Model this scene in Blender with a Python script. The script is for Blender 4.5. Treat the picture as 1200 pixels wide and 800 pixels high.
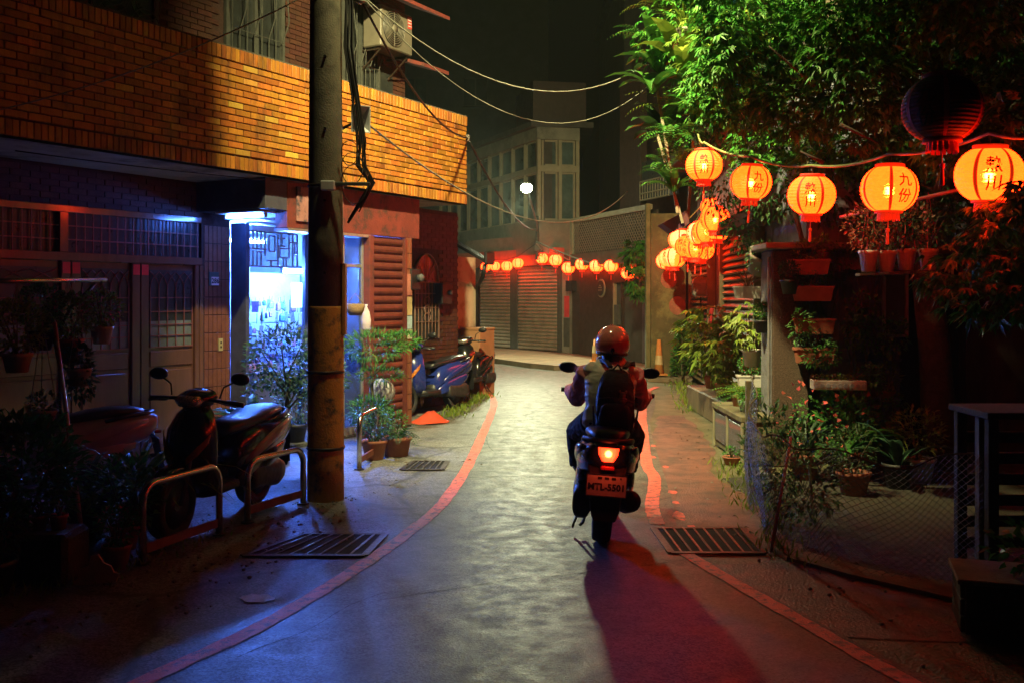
import bpy, bmesh, math, random
import numpy as np
from mathutils import Vector, Matrix, Euler

for _o in list(bpy.data.objects):
    bpy.data.objects.remove(_o)
S = bpy.context.scene
COL = S.collection
R = math.radians
random.seed(7)
rng = np.random.default_rng(11)

# ------------------------------------------------------------------ camera
FPX, CXP, HYP, EYE = 1167.0, 600.0, 348.0, 1.7      # focal length, principal column and horizon row in photo pixels, eye height in m
cd = bpy.data.cameras.new('camera')
cam = bpy.data.objects.new('camera', cd)
COL.objects.link(cam)
cam.location = (0, 0, EYE)
cam.rotation_euler = (R(90), 0, 0)
cd.sensor_width = 36
cd.lens = 36 * FPX / 1200
cd.shift_y = (HYP - 400) / 1200
cd.clip_start = .05
cd.clip_end = 800
S.camera = cam

# ------------------------------------------------------------------ night sky
w = bpy.data.worlds.new('World')
S.world = w
w.use_nodes = True
_nt = w.node_tree
_bg = _nt.nodes['Background']
_sky = _nt.nodes.new('ShaderNodeTexSky')
_sky.sky_type = 'NISHITA'
_sky.sun_disc = False
_sky.sun_elevation = R(-3)
_sky.sun_rotation = R(200)
_nt.links.new(_sky.outputs[0], _bg.inputs[0])
_bg.inputs[1].default_value = 0.012

# ------------------------------------------------------------------ view and sampling
vs = S.view_settings
vs.view_transform = 'Standard'
vs.look = 'None'
vs.exposure = -.1
vs.gamma = 1
vs.use_curve_mapping = False
cy = S.cycles
cy.use_denoising = True
try:
    cy.denoiser = 'OPENIMAGEDENOISE'
except Exception:
    pass
cy.use_adaptive_sampling = True
cy.adaptive_threshold = .025
cy.max_bounces = 5
cy.diffuse_bounces = 2
cy.glossy_bounces = 3
cy.transmission_bounces = 4
cy.transparent_max_bounces = 8
cy.volume_bounces = 0
cy.sample_clamp_indirect = 4
cy.caustics_reflective = False
cy.caustics_refractive = False


# ------------------------------------------------------------------ lamps the place has (their housings are built further down)
FAR_LAMP = Vector((.365, 25.0, 4.44))       # the street lamp that shows over the bend
NEAR_LAMP = Vector((-.30, 7.29, 7.5))     # the street lamp over the lane above the frame; it throws the pole's shadow on the balcony


def spot(name, loc, target, energy, colour, size, blend, radius):
    ld = bpy.data.lights.new(name, 'SPOT')
    ld.energy = energy
    ld.color = colour
    ld.spot_size = R(size)
    ld.spot_blend = blend
    ld.shadow_soft_size = radius
    o = bpy.data.objects.new(name, ld)
    COL.objects.link(o)
    o.location = loc
    o.rotation_euler = (Vector(target) - Vector(loc)).to_track_quat('-Z', 'Y').to_euler()
    return o


LAMP_FAR = spot('street_lamp_light', FAR_LAMP + Vector((-.03, -.05, -.17)), FAR_LAMP + Vector((-.82, -.29, -.69)), 2200, (.93, 1, .62), 166, .05, .22)
LAMP_NEAR = spot('overhead_lamp_light', NEAR_LAMP + Vector((-.05, .12, -.12)), (1.25, 12.0, 3.9), 9000, (1, .88, .40), 112, 1.0, .10)


# ------------------------------------------------------------------ pixel helpers: a pixel plus a surface it lies on gives a point
def G(px, py, z=0.0):
    y = FPX * (EYE - z) / (py - HYP)
    return Vector(((px - CXP) / FPX * y, y, z))


def A(px, py, y):
    return Vector(((px - CXP) / FPX * y, y, EYE - (py - HYP) / FPX * y))


UX, UY = .4929, .8701
HC = Vector((-.64, 14.05, 0))          # foot of the balcony's far corner; the house frame runs s along the street, n into the house
HROT = math.atan2(UY, UX)


def L(px, py, n):
    k = (px - CXP) / FPX
    s = (k * (HC.y + UX * n) - HC.x + UY * n) / (UX - UY * k)
    y = HC.y + UY * s + UX * n
    return s, EYE - (py - HYP) / FPX * y


def HW(s, n, z=0):
    return Vector((HC.x + UX * s - UY * n, HC.y + UY * s + UX * n, z))


# ------------------------------------------------------------------ materials
MATS = {}


def _nodes(name):
    m = bpy.data.materials.new(name)
    m.use_nodes = True
    nt = m.node_tree
    return m, nt, nt.nodes['Principled BSDF']


def mat(name, c1, c2=None, scale=6.0, rough=.6, bump=.15, bscale=60.0, metal=0.0, rnd=0.0, spec=.5, coat=0.0,
        trans=0.0, detail=6.0, r2=None, lo=.35, hi=.65, stretch=None, emit=None, estr=0.0, isl=False, c3=None, s3=1.3):
    """Procedural principled material: two colours mixed by world-space noise, noise bump, per-object or per-island tint."""
    if name in MATS:
        return MATS[name]
    m, nt, p = _nodes(name)
    N, K = nt.nodes, nt.links
    c2 = c2 or tuple(x * .7 for x in c1)
    geo = N.new('ShaderNodeNewGeometry')
    src = geo.outputs['Position']
    if stretch:
        mp = N.new('ShaderNodeMapping')
        mp.inputs['Scale'].default_value = stretch
        K.new(src, mp.inputs[0])
        src = mp.outputs[0]
    n1 = N.new('ShaderNodeTexNoise')
    n1.inputs['Scale'].default_value = scale
    n1.inputs['Detail'].default_value = detail
    n1.inputs['Roughness'].default_value = .65
    K.new(src, n1.inputs['Vector'])
    mr = N.new('ShaderNodeMapRange')
    mr.inputs[1].default_value = lo
    mr.inputs[2].default_value = hi
    K.new(n1.outputs[0], mr.inputs[0])
    mx = N.new('ShaderNodeMixRGB')
    mx.inputs[1].default_value = (*c1, 1)
    mx.inputs[2].default_value = (*c2, 1)
    K.new(mr.outputs[0], mx.inputs[0])
    out = mx.outputs[0]
    if c3:
        n3 = N.new('ShaderNodeTexNoise')
        n3.inputs['Scale'].default_value = s3
        n3.inputs['Detail'].default_value = 8
        n3.inputs['Roughness'].default_value = .7
        K.new(src, n3.inputs['Vector'])
        m3 = N.new('ShaderNodeMapRange')
        m3.inputs[1].default_value = .5
        m3.inputs[2].default_value = .62
        K.new(n3.outputs[0], m3.inputs[0])
        x3 = N.new('ShaderNodeMixRGB')
        x3.inputs[2].default_value = (*c3, 1)
        K.new(m3.outputs[0], x3.inputs[0])
        K.new(out, x3.inputs[1])
        out = x3.outputs[0]
    if rnd:
        oi = N.new('ShaderNodeObjectInfo')
        ra = oi.outputs['Random']
        if isl:
            ra = geo.outputs['Random Per Island']
        hs = N.new('ShaderNodeHueSaturation')
        m2 = N.new('ShaderNodeMapRange')
        m2.inputs[3].default_value = 1 - rnd
        m2.inputs[4].default_value = 1 + rnd
        K.new(ra, m2.inputs[0])
        K.new(m2.outputs[0], hs.inputs['Value'])
        m4 = N.new('ShaderNodeMapRange')
        m4.inputs[3].default_value = .5 - rnd * .05
        m4.inputs[4].default_value = .5 + rnd * .05
        wn = N.new('ShaderNodeTexWhiteNoise')
        wn.noise_dimensions = '1D'
        K.new(ra, wn.inputs['W'])
        K.new(wn.outputs[0], m4.inputs[0])
        K.new(m4.outputs[0], hs.inputs['Hue'])
        K.new(out, hs.inputs['Color'])
        out = hs.outputs[0]
    K.new(out, p.inputs['Base Color'])
    p.inputs['Metallic'].default_value = metal
    p.inputs['Specular IOR Level'].default_value = spec
    p.inputs['Coat Weight'].default_value = coat
    p.inputs['Coat Roughness'].default_value = .08
    if r2 is None:
        r2 = min(1, rough + .12)
    rr = N.new('ShaderNodeMapRange')
    rr.inputs[1].default_value = .3
    rr.inputs[2].default_value = .7
    rr.inputs[3].default_value = rough
    rr.inputs[4].default_value = r2
    K.new(n1.outputs[0], rr.inputs[0])
    K.new(rr.outputs[0], p.inputs['Roughness'])
    if bump:
        n2 = N.new('ShaderNodeTexNoise')
        n2.inputs['Scale'].default_value = bscale
        n2.inputs['Detail'].default_value = 4
        K.new(src, n2.inputs['Vector'])
        b = N.new('ShaderNodeBump')
        b.inputs['Strength'].default_value = bump
        b.inputs['Distance'].default_value = .02
        K.new(n2.outputs[0], b.inputs['Height'])
        K.new(b.outputs[0], p.inputs['Normal'])
    if emit:
        p.inputs['Emission Color'].default_value = (*emit, 1)
        p.inputs['Emission Strength'].default_value = estr
    if trans:
        tr = N.new('ShaderNodeBsdfTranslucent')
        K.new(out, tr.inputs['Color'])
        ms = N.new('ShaderNodeMixShader')
        ms.inputs[0].default_value = trans
        K.new(p.outputs[0], ms.inputs[1])
        K.new(tr.outputs[0], ms.inputs[2])
        K.new(ms.outputs[0], N['Material Output'].inputs[0])
    MATS[name] = m
    return m


def glass(name, col, rough=.05, alpha=.35):
    if name in MATS:
        return MATS[name]
    m, nt, p = _nodes(name)
    N, K = nt.nodes, nt.links
    n1 = N.new('ShaderNodeTexNoise')
    n1.inputs['Scale'].default_value = 3
    mr = N.new('ShaderNodeMapRange')
    mr.inputs[3].default_value = alpha * .8
    mr.inputs[4].default_value = min(1, alpha * 1.2)
    K.new(n1.outputs[0], mr.inputs[0])
    K.new(mr.outputs[0], p.inputs['Alpha'])
    p.inputs['Base Color'].default_value = (*col, 1)
    p.inputs['Roughness'].default_value = rough
    MATS[name] = m
    return m


def emis(name, col, strength):
    if name in MATS:
        return MATS[name]
    m, nt, p = _nodes(name)
    p.inputs['Base Color'].default_value = (.6, .6, .6, 1)
    p.inputs['Emission Color'].default_value = (*col, 1)
    p.inputs['Emission Strength'].default_value = strength
    MATS[name] = m
    return m


# ------------------------------------------------------------------ mesh builder
class MB:
    def __init__(self):
        self.v, self.f = [], []

    def add(self, vs, fs):
        o = len(self.v)
        self.v.extend([tuple(p) for p in vs])
        self.f.extend([tuple(i + o for i in q) for q in fs])
        return self

    def box(self, lo, hi):
        x0, y0, z0 = [min(a, b) for a, b in zip(lo, hi)]
        x1, y1, z1 = [max(a, b) for a, b in zip(lo, hi)]
        return self.add([(x0, y0, z0), (x1, y0, z0), (x1, y1, z0), (x0, y1, z0), (x0, y0, z1), (x1, y0, z1), (x1, y1, z1), (x0, y1, z1)],
                        [(0, 3, 2, 1), (4, 5, 6, 7), (0, 1, 5, 4), (1, 2, 6, 5), (2, 3, 7, 6), (3, 0, 4, 7)])

    def bbox(self, lo, hi, b=.01):
        """box with chamfered vertical and horizontal edges"""
        lo = [min(a, c) for a, c in zip(lo, hi)], [max(a, c) for a, c in zip(lo, hi)]
        lo, hi = lo
        bm = bmesh.new()
        bmesh.ops.create_cube(bm, size=1)
        for v in bm.verts:
            v.co = Vector([(lo[i] + hi[i]) / 2 + v.co[i] * (hi[i] - lo[i]) for i in range(3)])
        b = min(b, *[(hi[i] - lo[i]) * .45 for i in range(3)])
        bmesh.ops.bevel(bm, geom=bm.edges[:], offset=b, segments=1, affect='EDGES', profile=.5)
        bm.verts.index_update()
        self.add([v.co[:] for v in bm.verts], [[v.index for v in f.verts] for f in bm.faces])
        bm.free()
        return self

    def obox(self, c, ax, ay, az):
        """oriented box: centre and three half-axis vectors"""
        c, ax, ay, az = map(Vector, (c, ax, ay, az))
        vs = [c + sx * ax + sy * ay + sz * az for sz in (-1, 1) for sx, sy in ((-1, -1), (1, -1), (1, 1), (-1, 1))]
        return self.add(vs, [(0, 3, 2, 1), (4, 5, 6, 7), (0, 1, 5, 4), (1, 2, 6, 5), (2, 3, 7, 6), (3, 0, 4, 7)])

    def bar(self, a, b, w, h=None):
        a, b = Vector(a), Vector(b)
        d = (b - a).normalized()
        up = Vector((0, 0, 1)) if abs(d.z) < .9 else Vector((0, 1, 0))
        s = d.cross(up).normalized()
        u = s.cross(d)
        return self.obox((a + b) / 2, (b - a) / 2, s * w / 2, u * (h or w) / 2)

    def tube(self, pts, r, k=8, cap=True):
        pts = [Vector(p) for p in pts]
        n = len(pts)
        rs = r if isinstance(r, (list, tuple)) else [r] * n
        d0 = (pts[1] - pts[0]).normalized()
        ref = Vector((0, 0, 1)) if abs(d0.z) < .9 else Vector((1, 0, 0))
        s = d0.cross(ref).normalized()
        vs, fs = [], []
        for i in range(n):
            d = (pts[min(i + 1, n - 1)] - pts[max(i - 1, 0)])
            d = d.normalized() if d.length > 1e-9 else d0
            s = (s - d * s.dot(d))
            s = s.normalized() if s.length > 1e-6 else d.cross(Vector((.3, .5, .8))).normalized()
            u = d.cross(s)
            for j in range(k):
                a = 2 * math.pi * j / k
                vs.append(pts[i] + (s * math.cos(a) + u * math.sin(a)) * rs[i])
        for i in range(n - 1):
            for j in range(k):
                a, b = i * k + j, i * k + (j + 1) % k
                fs.append((a, b, b + k, a + k))
        if cap:
            fs.append(tuple(range(k))[::-1])
            fs.append(tuple((n - 1) * k + j for j in range(k)))
        return self.add(vs, fs)

    def lathe(self, prof, k=16, c=(0, 0, 0), axis='z', cap=True):
        c = Vector(c)
        vs, fs = [], []
        for r, h in prof:
            for j in range(k):
                a = 2 * math.pi * j / k
                p = (r * math.cos(a), r * math.sin(a), h)
                if axis == 'y':
                    p = (p[0], p[2], p[1])
                elif axis == 'x':
                    p = (p[2], p[0], p[1])
                vs.append(c + Vector(p))
        n = len(prof)
        for i in range(n - 1):
            for j in range(k):
                a, b = i * k + j, i * k + (j + 1) % k
                fs.append((a, b, b + k, a + k))
        if cap:
            fs.append(tuple(range(k))[::-1])
            fs.append(tuple((n - 1) * k + j for j in range(k)))
        return self.add(vs, fs)

    def loft(self, rings, cap=True):
        k = len(rings[0])
        vs = [p for r in rings for p in r]
        fs = []
        for i in range(len(rings) - 1):
            for j in range(k):
                a, b = i * k + j, i * k + (j + 1) % k
                fs.append((a, b, b + k, a + k))
        if cap:
            fs.append(tuple(range(k))[::-1])
            fs.append(tuple((len(rings) - 1) * k + j for j in range(k)))
        return self.add(vs, fs)

    def prism(self, pts, a, b):
        """extrude a closed outline of 3-D points from offset vector a to b"""
        a, b = Vector(a), Vector(b)
        n = len(pts)
        vs = [Vector(p) + a for p in pts] + [Vector(p) + b for p in pts]
        fs = [tuple(range(n))[::-1], tuple(range(n, 2 * n))] + [(i, (i + 1) % n, n + (i + 1) % n, n + i) for i in range(n)]
        return self.add(vs, fs)

    def mesh(self, name):
        me = bpy.data.meshes.new(name)
        me.from_pydata(self.v, [], self.f)
        me.validate()
        bm = bmesh.new()
        bm.from_mesh(me)
        bmesh.ops.recalc_face_normals(bm, faces=bm.faces[:])
        bm.to_mesh(me)
        bm.free()
        return me

    def build(self, name, m, parent=None, smooth=False, sub=0, kind=None):
        o = link(name, self.mesh(name), m, parent)
        if smooth:
            o.data.polygons.foreach_set('use_smooth', [True] * len(o.data.polygons))
        if sub:
            md = o.modifiers.new('sub', 'SUBSURF')
            md.levels = md.render_levels = sub
        if kind:
            o['kind'] = kind
        return o


def link(name, me, m, parent=None):
    o = bpy.data.objects.new(name, me)
    if m is not None and me is not None:
        if not me.materials:
            me.materials.append(m)
    COL.objects.link(o)
    if parent is not None:
        o.parent = parent
    return o


def thing(name, label, cat, loc=(0, 0, 0), rz=0.0, group=None):
    o = bpy.data.objects.new(name, None)
    o.empty_display_size = .1
    COL.objects.link(o)
    o.location = loc
    o.rotation_euler = (0, 0, rz)
    return tag(o, label, cat, group)


def tag(o, label, cat, group=None):
    o['label'] = label
    o['category'] = cat
    if group:
        o['group'] = group
    return o


def struct(o):
    o['kind'] = 'structure'
    return o


def copy_tree(o, parent=None):
    c = o.copy()
    COL.objects.link(c)
    c.parent = parent
    for ch in list(o.children):
        copy_tree(ch, c)
    return c


def sharing(src, name, parent, loc=(0, 0, 0), rot=None):
    """another piece with the mesh of src"""
    o = bpy.data.objects.new(name, src.data if hasattr(src, 'data') else src)
    COL.objects.link(o)
    o.parent = parent
    o.location = loc
    if rot:
        o.rotation_euler = rot
    return o


def ring(x, yc, zc, w, h, p=2.6, k=16, tilt=0.0):
    """superellipse in the y-z plane at x"""
    out = []
    for j in range(k):
        a = 2 * math.pi * j / k
        c, s = math.cos(a), math.sin(a)
        yy = math.copysign(abs(c) ** (2 / p), c) * w / 2
        zz = math.copysign(abs(s) ** (2 / p), s) * h / 2
        out.append((x + tilt * zz, yc + yy, zc + zz))
    return out


def text_mesh(name, txt, size, bold=0.0):
    cu = bpy.data.curves.new(name, 'FONT')
    cu.body = txt
    cu.size = size
    cu.align_x = 'CENTER'
    cu.align_y = 'CENTER'
    cu.offset = bold
    cu.resolution_u = 2
    o = bpy.data.objects.new(name, cu)
    COL.objects.link(o)
    bpy.context.view_layer.update()
    dg = bpy.context.evaluated_depsgraph_get()
    me = bpy.data.meshes.new_from_object(o.evaluated_get(dg))
    bpy.data.objects.remove(o)
    bpy.data.curves.remove(cu)
    return me


def flat_text(name, txt, size, m, parent, origin, xdir, ydir, bold=0.0, lift=.003):
    me = text_mesh(name, txt, size, bold)
    X, Y = Vector(xdir).normalized(), Vector(ydir).normalized()
    n = X.cross(Y)
    O = Vector(origin)
    for v in me.vertices:
        v.co = O + X * v.co.x + Y * v.co.y + n * lift
    me.materials.clear()
    return link(name, me, m, parent)


def catenary(a, b, sag, n=14):
    a, b = Vector(a), Vector(b)
    return [a.lerp(b, i / n) - Vector((0, 0, sag * 4 * (i / n) * (1 - i / n))) for i in range(n + 1)]


def leaf_mesh(name, P, D, Nn, ln, wd, fold=.25, kind='lance'):
    """many folded leaves: position, direction, normal, length, width arrays -> one mesh (6 verts, 4 faces a leaf)"""
    n = len(P)
    D = D / (np.linalg.norm(D, axis=1, keepdims=True) + 1e-9)
    Sd = np.cross(D, Nn)
    Sd /= (np.linalg.norm(Sd, axis=1, keepdims=True) + 1e-9)
    U = np.cross(Sd, D)
    ln = np.asarray(ln).reshape(-1, 1) * np.ones((n, 1))
    wd = np.asarray(wd).reshape(-1, 1) * np.ones((n, 1))
    m = .38 if kind == 'lance' else .5
    base = P
    mid = P + D * ln * m
    tip = P + D * ln - U * ln * .18
    l = mid + Sd * wd * .5 + U * wd * fold
    r = mid - Sd * wd * .5 + U * wd * fold
    V = np.stack([base, l, mid, r, tip], axis=1).reshape(-1, 3)
    idx = (np.arange(n) * 5).reshape(-1, 1)
    F = np.concatenate([idx + np.array([[0, 2, 1]]), idx + np.array([[0, 3, 2]]), idx + np.array([[1, 2, 4]]), idx + np.array([[2, 3, 4]])], axis=1).reshape(-1, 3)
    return raw_mesh(name, V, F)


def raw_mesh(name, V, F):
    me = bpy.data.meshes.new(name)
    k = F.shape[1]
    me.vertices.add(len(V))
    me.vertices.foreach_set('co', np.ascontiguousarray(V, dtype=np.float32).ravel())
    me.loops.add(F.size)
    me.loops.foreach_set('vertex_index', np.ascontiguousarray(F, dtype=np.int32).ravel())
    me.polygons.add(len(F))
    me.polygons.foreach_set('loop_start', np.arange(0, F.size, k, dtype=np.int32))
    me.update(calc_edges=True)
    return me


def unit(n):
    v = rng.normal(size=(n, 3))
    return v / np.linalg.norm(v, axis=1, keepdims=True)

# ================================================================== ground, lane, pavements
def chain(pts, n):
    """resample a polyline smoothly (Catmull-Rom) to n+1 points"""
    P = [Vector((p[0], p[1], 0)) for p in pts]
    P = [P[0] * 2 - P[1]] + P + [P[-1] * 2 - P[-2]]
    out = []
    m = len(P) - 3
    for i in range(n + 1):
        t = i / n * m
        k = min(int(t), m - 1)
        u = t - k
        a, b, c, d = P[k:k + 4]
        out.append(.5 * ((2 * b) + (c - a) * u + (2 * a - 5 * b + 4 * c - d) * u * u + (3 * b - a - 3 * c + d) * u ** 3))
    return out


def surface(name, left, right, z, m, n=40, k=6, jit=0.0):
    a, b = chain(left, n), chain(right, n)
    mb = MB()
    vs, fs = [], []
    for i in range(n + 1):
        for j in range(k + 1):
            p = a[i].lerp(b[i], j / k)
            jx = random.uniform(-jit, jit) if j in (0, k) else 0
            vs.append((p.x + jx, p.y + jx, z))
    for i in range(n):
        for j in range(k):
            q = i * (k + 1) + j
            fs.append((q, q + 1, q + k + 2, q + k + 1))
    mb.add(vs, fs)
    return struct(mb.build(name, m))


def asphalt(name, dark, light):
    """worn asphalt: broad worn tracks and stains, patches, light aggregate speckle, fine relief"""
    m, nt, p = _nodes(name)
    N, K = nt.nodes, nt.links
    pos = N.new('ShaderNodeNewGeometry').outputs['Position']

    def noise(scale, detail=6, rough=.6, st=None):
        n = N.new('ShaderNodeTexNoise')
        n.inputs['Scale'].default_value = scale
        n.inputs['Detail'].default_value = detail
        n.inputs['Roughness'].default_value = rough
        src = pos
        if st:
            mp = N.new('ShaderNodeMapping')
            mp.inputs['Scale'].default_value = st
            K.new(pos, mp.inputs[0])
            src = mp.outputs[0]
        K.new(src, n.inputs['Vector'])
        return n.outputs[0]

    def rng_(v, a, b, c=0.0, d=1.0):
        r = N.new('ShaderNodeMapRange')
        for i, q in enumerate((a, b, c, d)):
            r.inputs[i + 1].default_value = q
        K.new(v, r.inputs[0])
        return r.outputs[0]

    def mixc(f, a, b, mode='MIX'):
        x = N.new('ShaderNodeMixRGB')
        x.blend_type = mode
        for i, q in ((0, f), (1, a), (2, b)):
            if isinstance(q, (tuple, float)):
                x.inputs[i].default_value = q if isinstance(q, float) else (*q, 1)
            else:
                K.new(q, x.inputs[i])
        return x.outputs[0]

    base = mixc(rng_(noise(.7, 5, .55, (1.3, .35, 1)), .36, .62), dark, light)
    base = mixc(rng_(noise(2.2, 9, .7), .52, .66), base, tuple(x * .55 for x in dark))
    vor = N.new('ShaderNodeTexVoronoi')
    vor.inputs['Scale'].default_value = 95
    K.new(pos, vor.inputs['Vector'])
    sp = N.new('ShaderNodeSeparateColor')
    K.new(vor.outputs['Color'], sp.inputs[0])
    speck = rng_(sp.outputs[0], .0, 1.0, .30, 1.95)
    cx = N.new('ShaderNodeCombineColor')
    for i in range(3):
        K.new(speck, cx.inputs[i])
    base = mixc(1.0, base, cx.outputs[0], 'MULTIPLY')
    crk = N.new('ShaderNodeTexVoronoi')
    crk.feature = 'DISTANCE_TO_EDGE'
    crk.inputs['Scale'].default_value = .55
    wp = N.new('ShaderNodeMixRGB')
    wp.inputs[0].default_value = .25
    K.new(pos, wp.inputs[1])
    n5 = N.new('ShaderNodeTexNoise')
    n5.inputs['Scale'].default_value = 2.5
    n5.inputs['Detail'].default_value = 6
    K.new(pos, n5.inputs['Vector'])
    K.new(n5.outputs[1], wp.inputs[2])
    K.new(wp.outputs[0], crk.inputs['Vector'])
    base = mixc(rng_(crk.outputs[0], .0, .016, .85, .0), base, tuple(x * .3 for x in dark))
    K.new(base, p.inputs['Base Color'])
    K.new(rng_(noise(6, 6, .7), .35, .65, .42, .60), p.inputs['Roughness'])
    b = N.new('ShaderNodeBump')
    b.inputs['Strength'].default_value = .22
    b.inputs['Distance'].default_value = .004
    K.new(vor.outputs['Distance'], b.inputs['Height'])
    b2 = N.new('ShaderNodeBump')
    b2.inputs['Strength'].default_value = .02
    b2.inputs['Distance'].default_value = .03
    K.new(noise(7, 8, .7), b2.inputs['Height'])
    K.new(b.outputs[0], b2.inputs['Normal'])
    K.new(b2.outputs[0], p.inputs['Normal'])
    MATS[name] = m
    return m


M_ASPH = asphalt('asphalt', (.052, .062, .053), (.082, .094, .080))
M_CONC = asphalt('stained concrete', (.085, .085, .08), (.17, .17, .165))
M_CONC0 = mat('plain concrete', (.17, .17, .165), (.075, .075, .07), scale=3.5, rough=.3, r2=.62, bump=.25, bscale=60, c3=(.04, .04, .036), s3=1.6)
M_MOSS = mat('mossy concrete', (.17, .15, .085), (.085, .085, .035), scale=3.0, rough=.5, bump=.6, bscale=50, c3=(.06, .07, .02), s3=2.3)
M_REDTINT = mat('paving with red lantern tint', (.19, .085, .06), (.11, .055, .04), scale=4, rough=.45, bump=.6, bscale=60, c3=(.07, .05, .04), s3=2)  # dark paving patch; the lanterns' red light is put into its colour
M_DIRT_SHADE = mat('dark soil and yard shade', (.055, .05, .035), (.03, .028, .02), scale=5, rough=.8, bump=1.0, bscale=30)
M_LINE = mat('red road paint', (.88, .13, .085), (.76, .11, .07), scale=9, rough=.5, bump=.35, bscale=120, lo=.4, hi=.7, c3=(.20, .05, .04), s3=14)
M_IRON = mat('cast iron', (.05, .048, .045), (.09, .05, .03), scale=20, rough=.4, metal=.7, bump=.3)
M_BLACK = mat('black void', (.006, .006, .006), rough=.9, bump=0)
M_STEEL = mat('stainless steel', (.62, .60, .56), (.5, .48, .45), scale=30, rough=.16, metal=1, bump=.03)

gm = MB().add([(-80, -30, -.02), (80, -30, -.02), (80, 120, -.02), (-80, 120, -.02)], [(0, 1, 2, 3)])
struct(gm.build('ground', M_DIRT_SHADE))

LEFT_LINE = [(-2.15, 2.6), (-1.86, 3.7), (-1.636, 4.39), (-1.233, 5.33), (-.783, 7.03), (-.524, 8.74), (-.367, 12.25), (-.30, 16.4), (-.62, 18.4)]
RIGHT_LINE = [(2.45, 2.6), (2.05, 3.6), (1.76, 4.39), (1.49, 5.33), (1.15, 6.60)]
RIGHT_LINE2 = [(1.09, 7.45), (1.14, 8.1), (1.34, 9.36), (1.38, 10.2), (1.72, 13.05), (1.86, 14.2), (2.36, 17.6), (2.75, 18.9)]
lft = [(-9, -6), (-3.5, -.5), (-1.95, 3.7), (-1.30, 5.33), (-.85, 7.03), (-.59, 8.74), (-.43, 12.25), (-.36, 16.4), (-1.3, 19.5), (-6.5, 23.5), (-14, 27)]
rgt = [(9, -6), (3.6, -.5), (2.12, 3.7), (1.58, 5.33), (1.21, 6.7), (1.40, 8.9), (1.80, 13.0), (2.44, 17.6), (1.9, 23.2), (-.2, 25.2), (-10, 38)]
surface('road', lft, rgt, 0.0, M_ASPH, 60, 8, .012)
surface('pavement_left', [(-12, -4), (-6.5, 2), (-5.2, 6), (-4.3, 9), (-3.4, 12), (-2.0, 15.5), (-2.6, 20), (-9, 25)],
        [(-3.2, -4), (-1.9, 3.0), (-1.15, 5.33), (-.7, 7.03), (-.4, 9.5), (-.3, 13.0), (-.3, 17), (-5.5, 23)], -.006, M_CONC, 40, 6)
surface('pavement_right', [(4, -4), (2.15, 3.0), (1.42, 5.33), (1.1, 6.7), (1.25, 8.9), (1.65, 13.0), (2.3, 17.6), (1.8, 24.0)],
        [(12, -4), (9, 3), (8, 6), (7, 8), (6.5, 10), (5.5, 13), (5, 18), (5, 24.2)], -.006, M_MOSS, 40, 6)
surface('pavement_red_tint', [(1.02, 6.55), (1.27, 8.2), (1.42, 9.6), (1.75, 12.2), (2.1, 14.3)],
        [(1.95, 6.6), (1.98, 8.2), (1.96, 9.6), (2.3, 11.6), (2.5, 14.4)], -.001, M_REDTINT, 30, 5, .05)
surface('yard_shade_sheet', [(2.0, 9.4), (1.95, 8.2), (1.86, 7.0), (1.95, 6.55), (2.35, 6.1), (2.9, 5.9)], [(4.6, 10.3), (4.6, 9), (4.6, 8), (4.6, 7.5), (4.6, 7), (4.6, 6.5)], -.003, M_DIRT_SHADE, 20, 5, .02)  # dark sheet laid over the pavement, stands in for the yard's shade
surface('pavement_apron', [(1.60, 5.0), (1.25, 6.35)], [(2.35, 4.9), (1.9, 6.4)], -.002, M_REDTINT, 12, 4, .03)

# raised far footway in front of the shutters
M_FOOT = mat('footway paving', (.24, .18, .11), (.15, .11, .07), scale=3, rough=.6, bump=.5, bscale=40)
fk = [(-7, 33.5), (-2.2, 28.6), (-.53, 25.9), (.4, 23.9), (.98, 23.1), (1.62, 23.0), (2.55, 21.4), (2.75, 20.1), (3.9, 20.1), (3.9, 30), (3, 36), (-7, 36)]
fo = MB()
fo.prism([(x, y, 0) for x, y in fk], (0, 0, -.01), (0, 0, .12))
struct(fo.build('footway_far', M_FOOT))


def ribbon(name, pts, wd, z, m, n=60, wob=.006):
    c = chain(pts, n)
    mb = MB()
    vs, fs = [], []
    for i, p in enumerate(c):
        d = (c[min(i + 1, n)] - c[max(i - 1, 0)]).normalized()
        s = Vector((d.y, -d.x, 0))
        for e in (-1, 1):
            q = p + s * e * (wd / 2 + random.uniform(-wob, wob))
            vs.append((q.x, q.y, z))
    for i in range(n):
        fs.append((2 * i, 2 * i + 1, 2 * i + 3, 2 * i + 2))
    mb.add(vs, fs)
    return struct(mb.build(name, m))


ribbon('road_marking_left', LEFT_LINE, .108, .004, M_LINE, 110)
ribbon('road_marking_right', RIGHT_LINE, .10, .004, M_LINE, 60)
ribbon('road_marking_right_far', RIGHT_LINE2, .115, .004, M_LINE, 120, .004)
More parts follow.
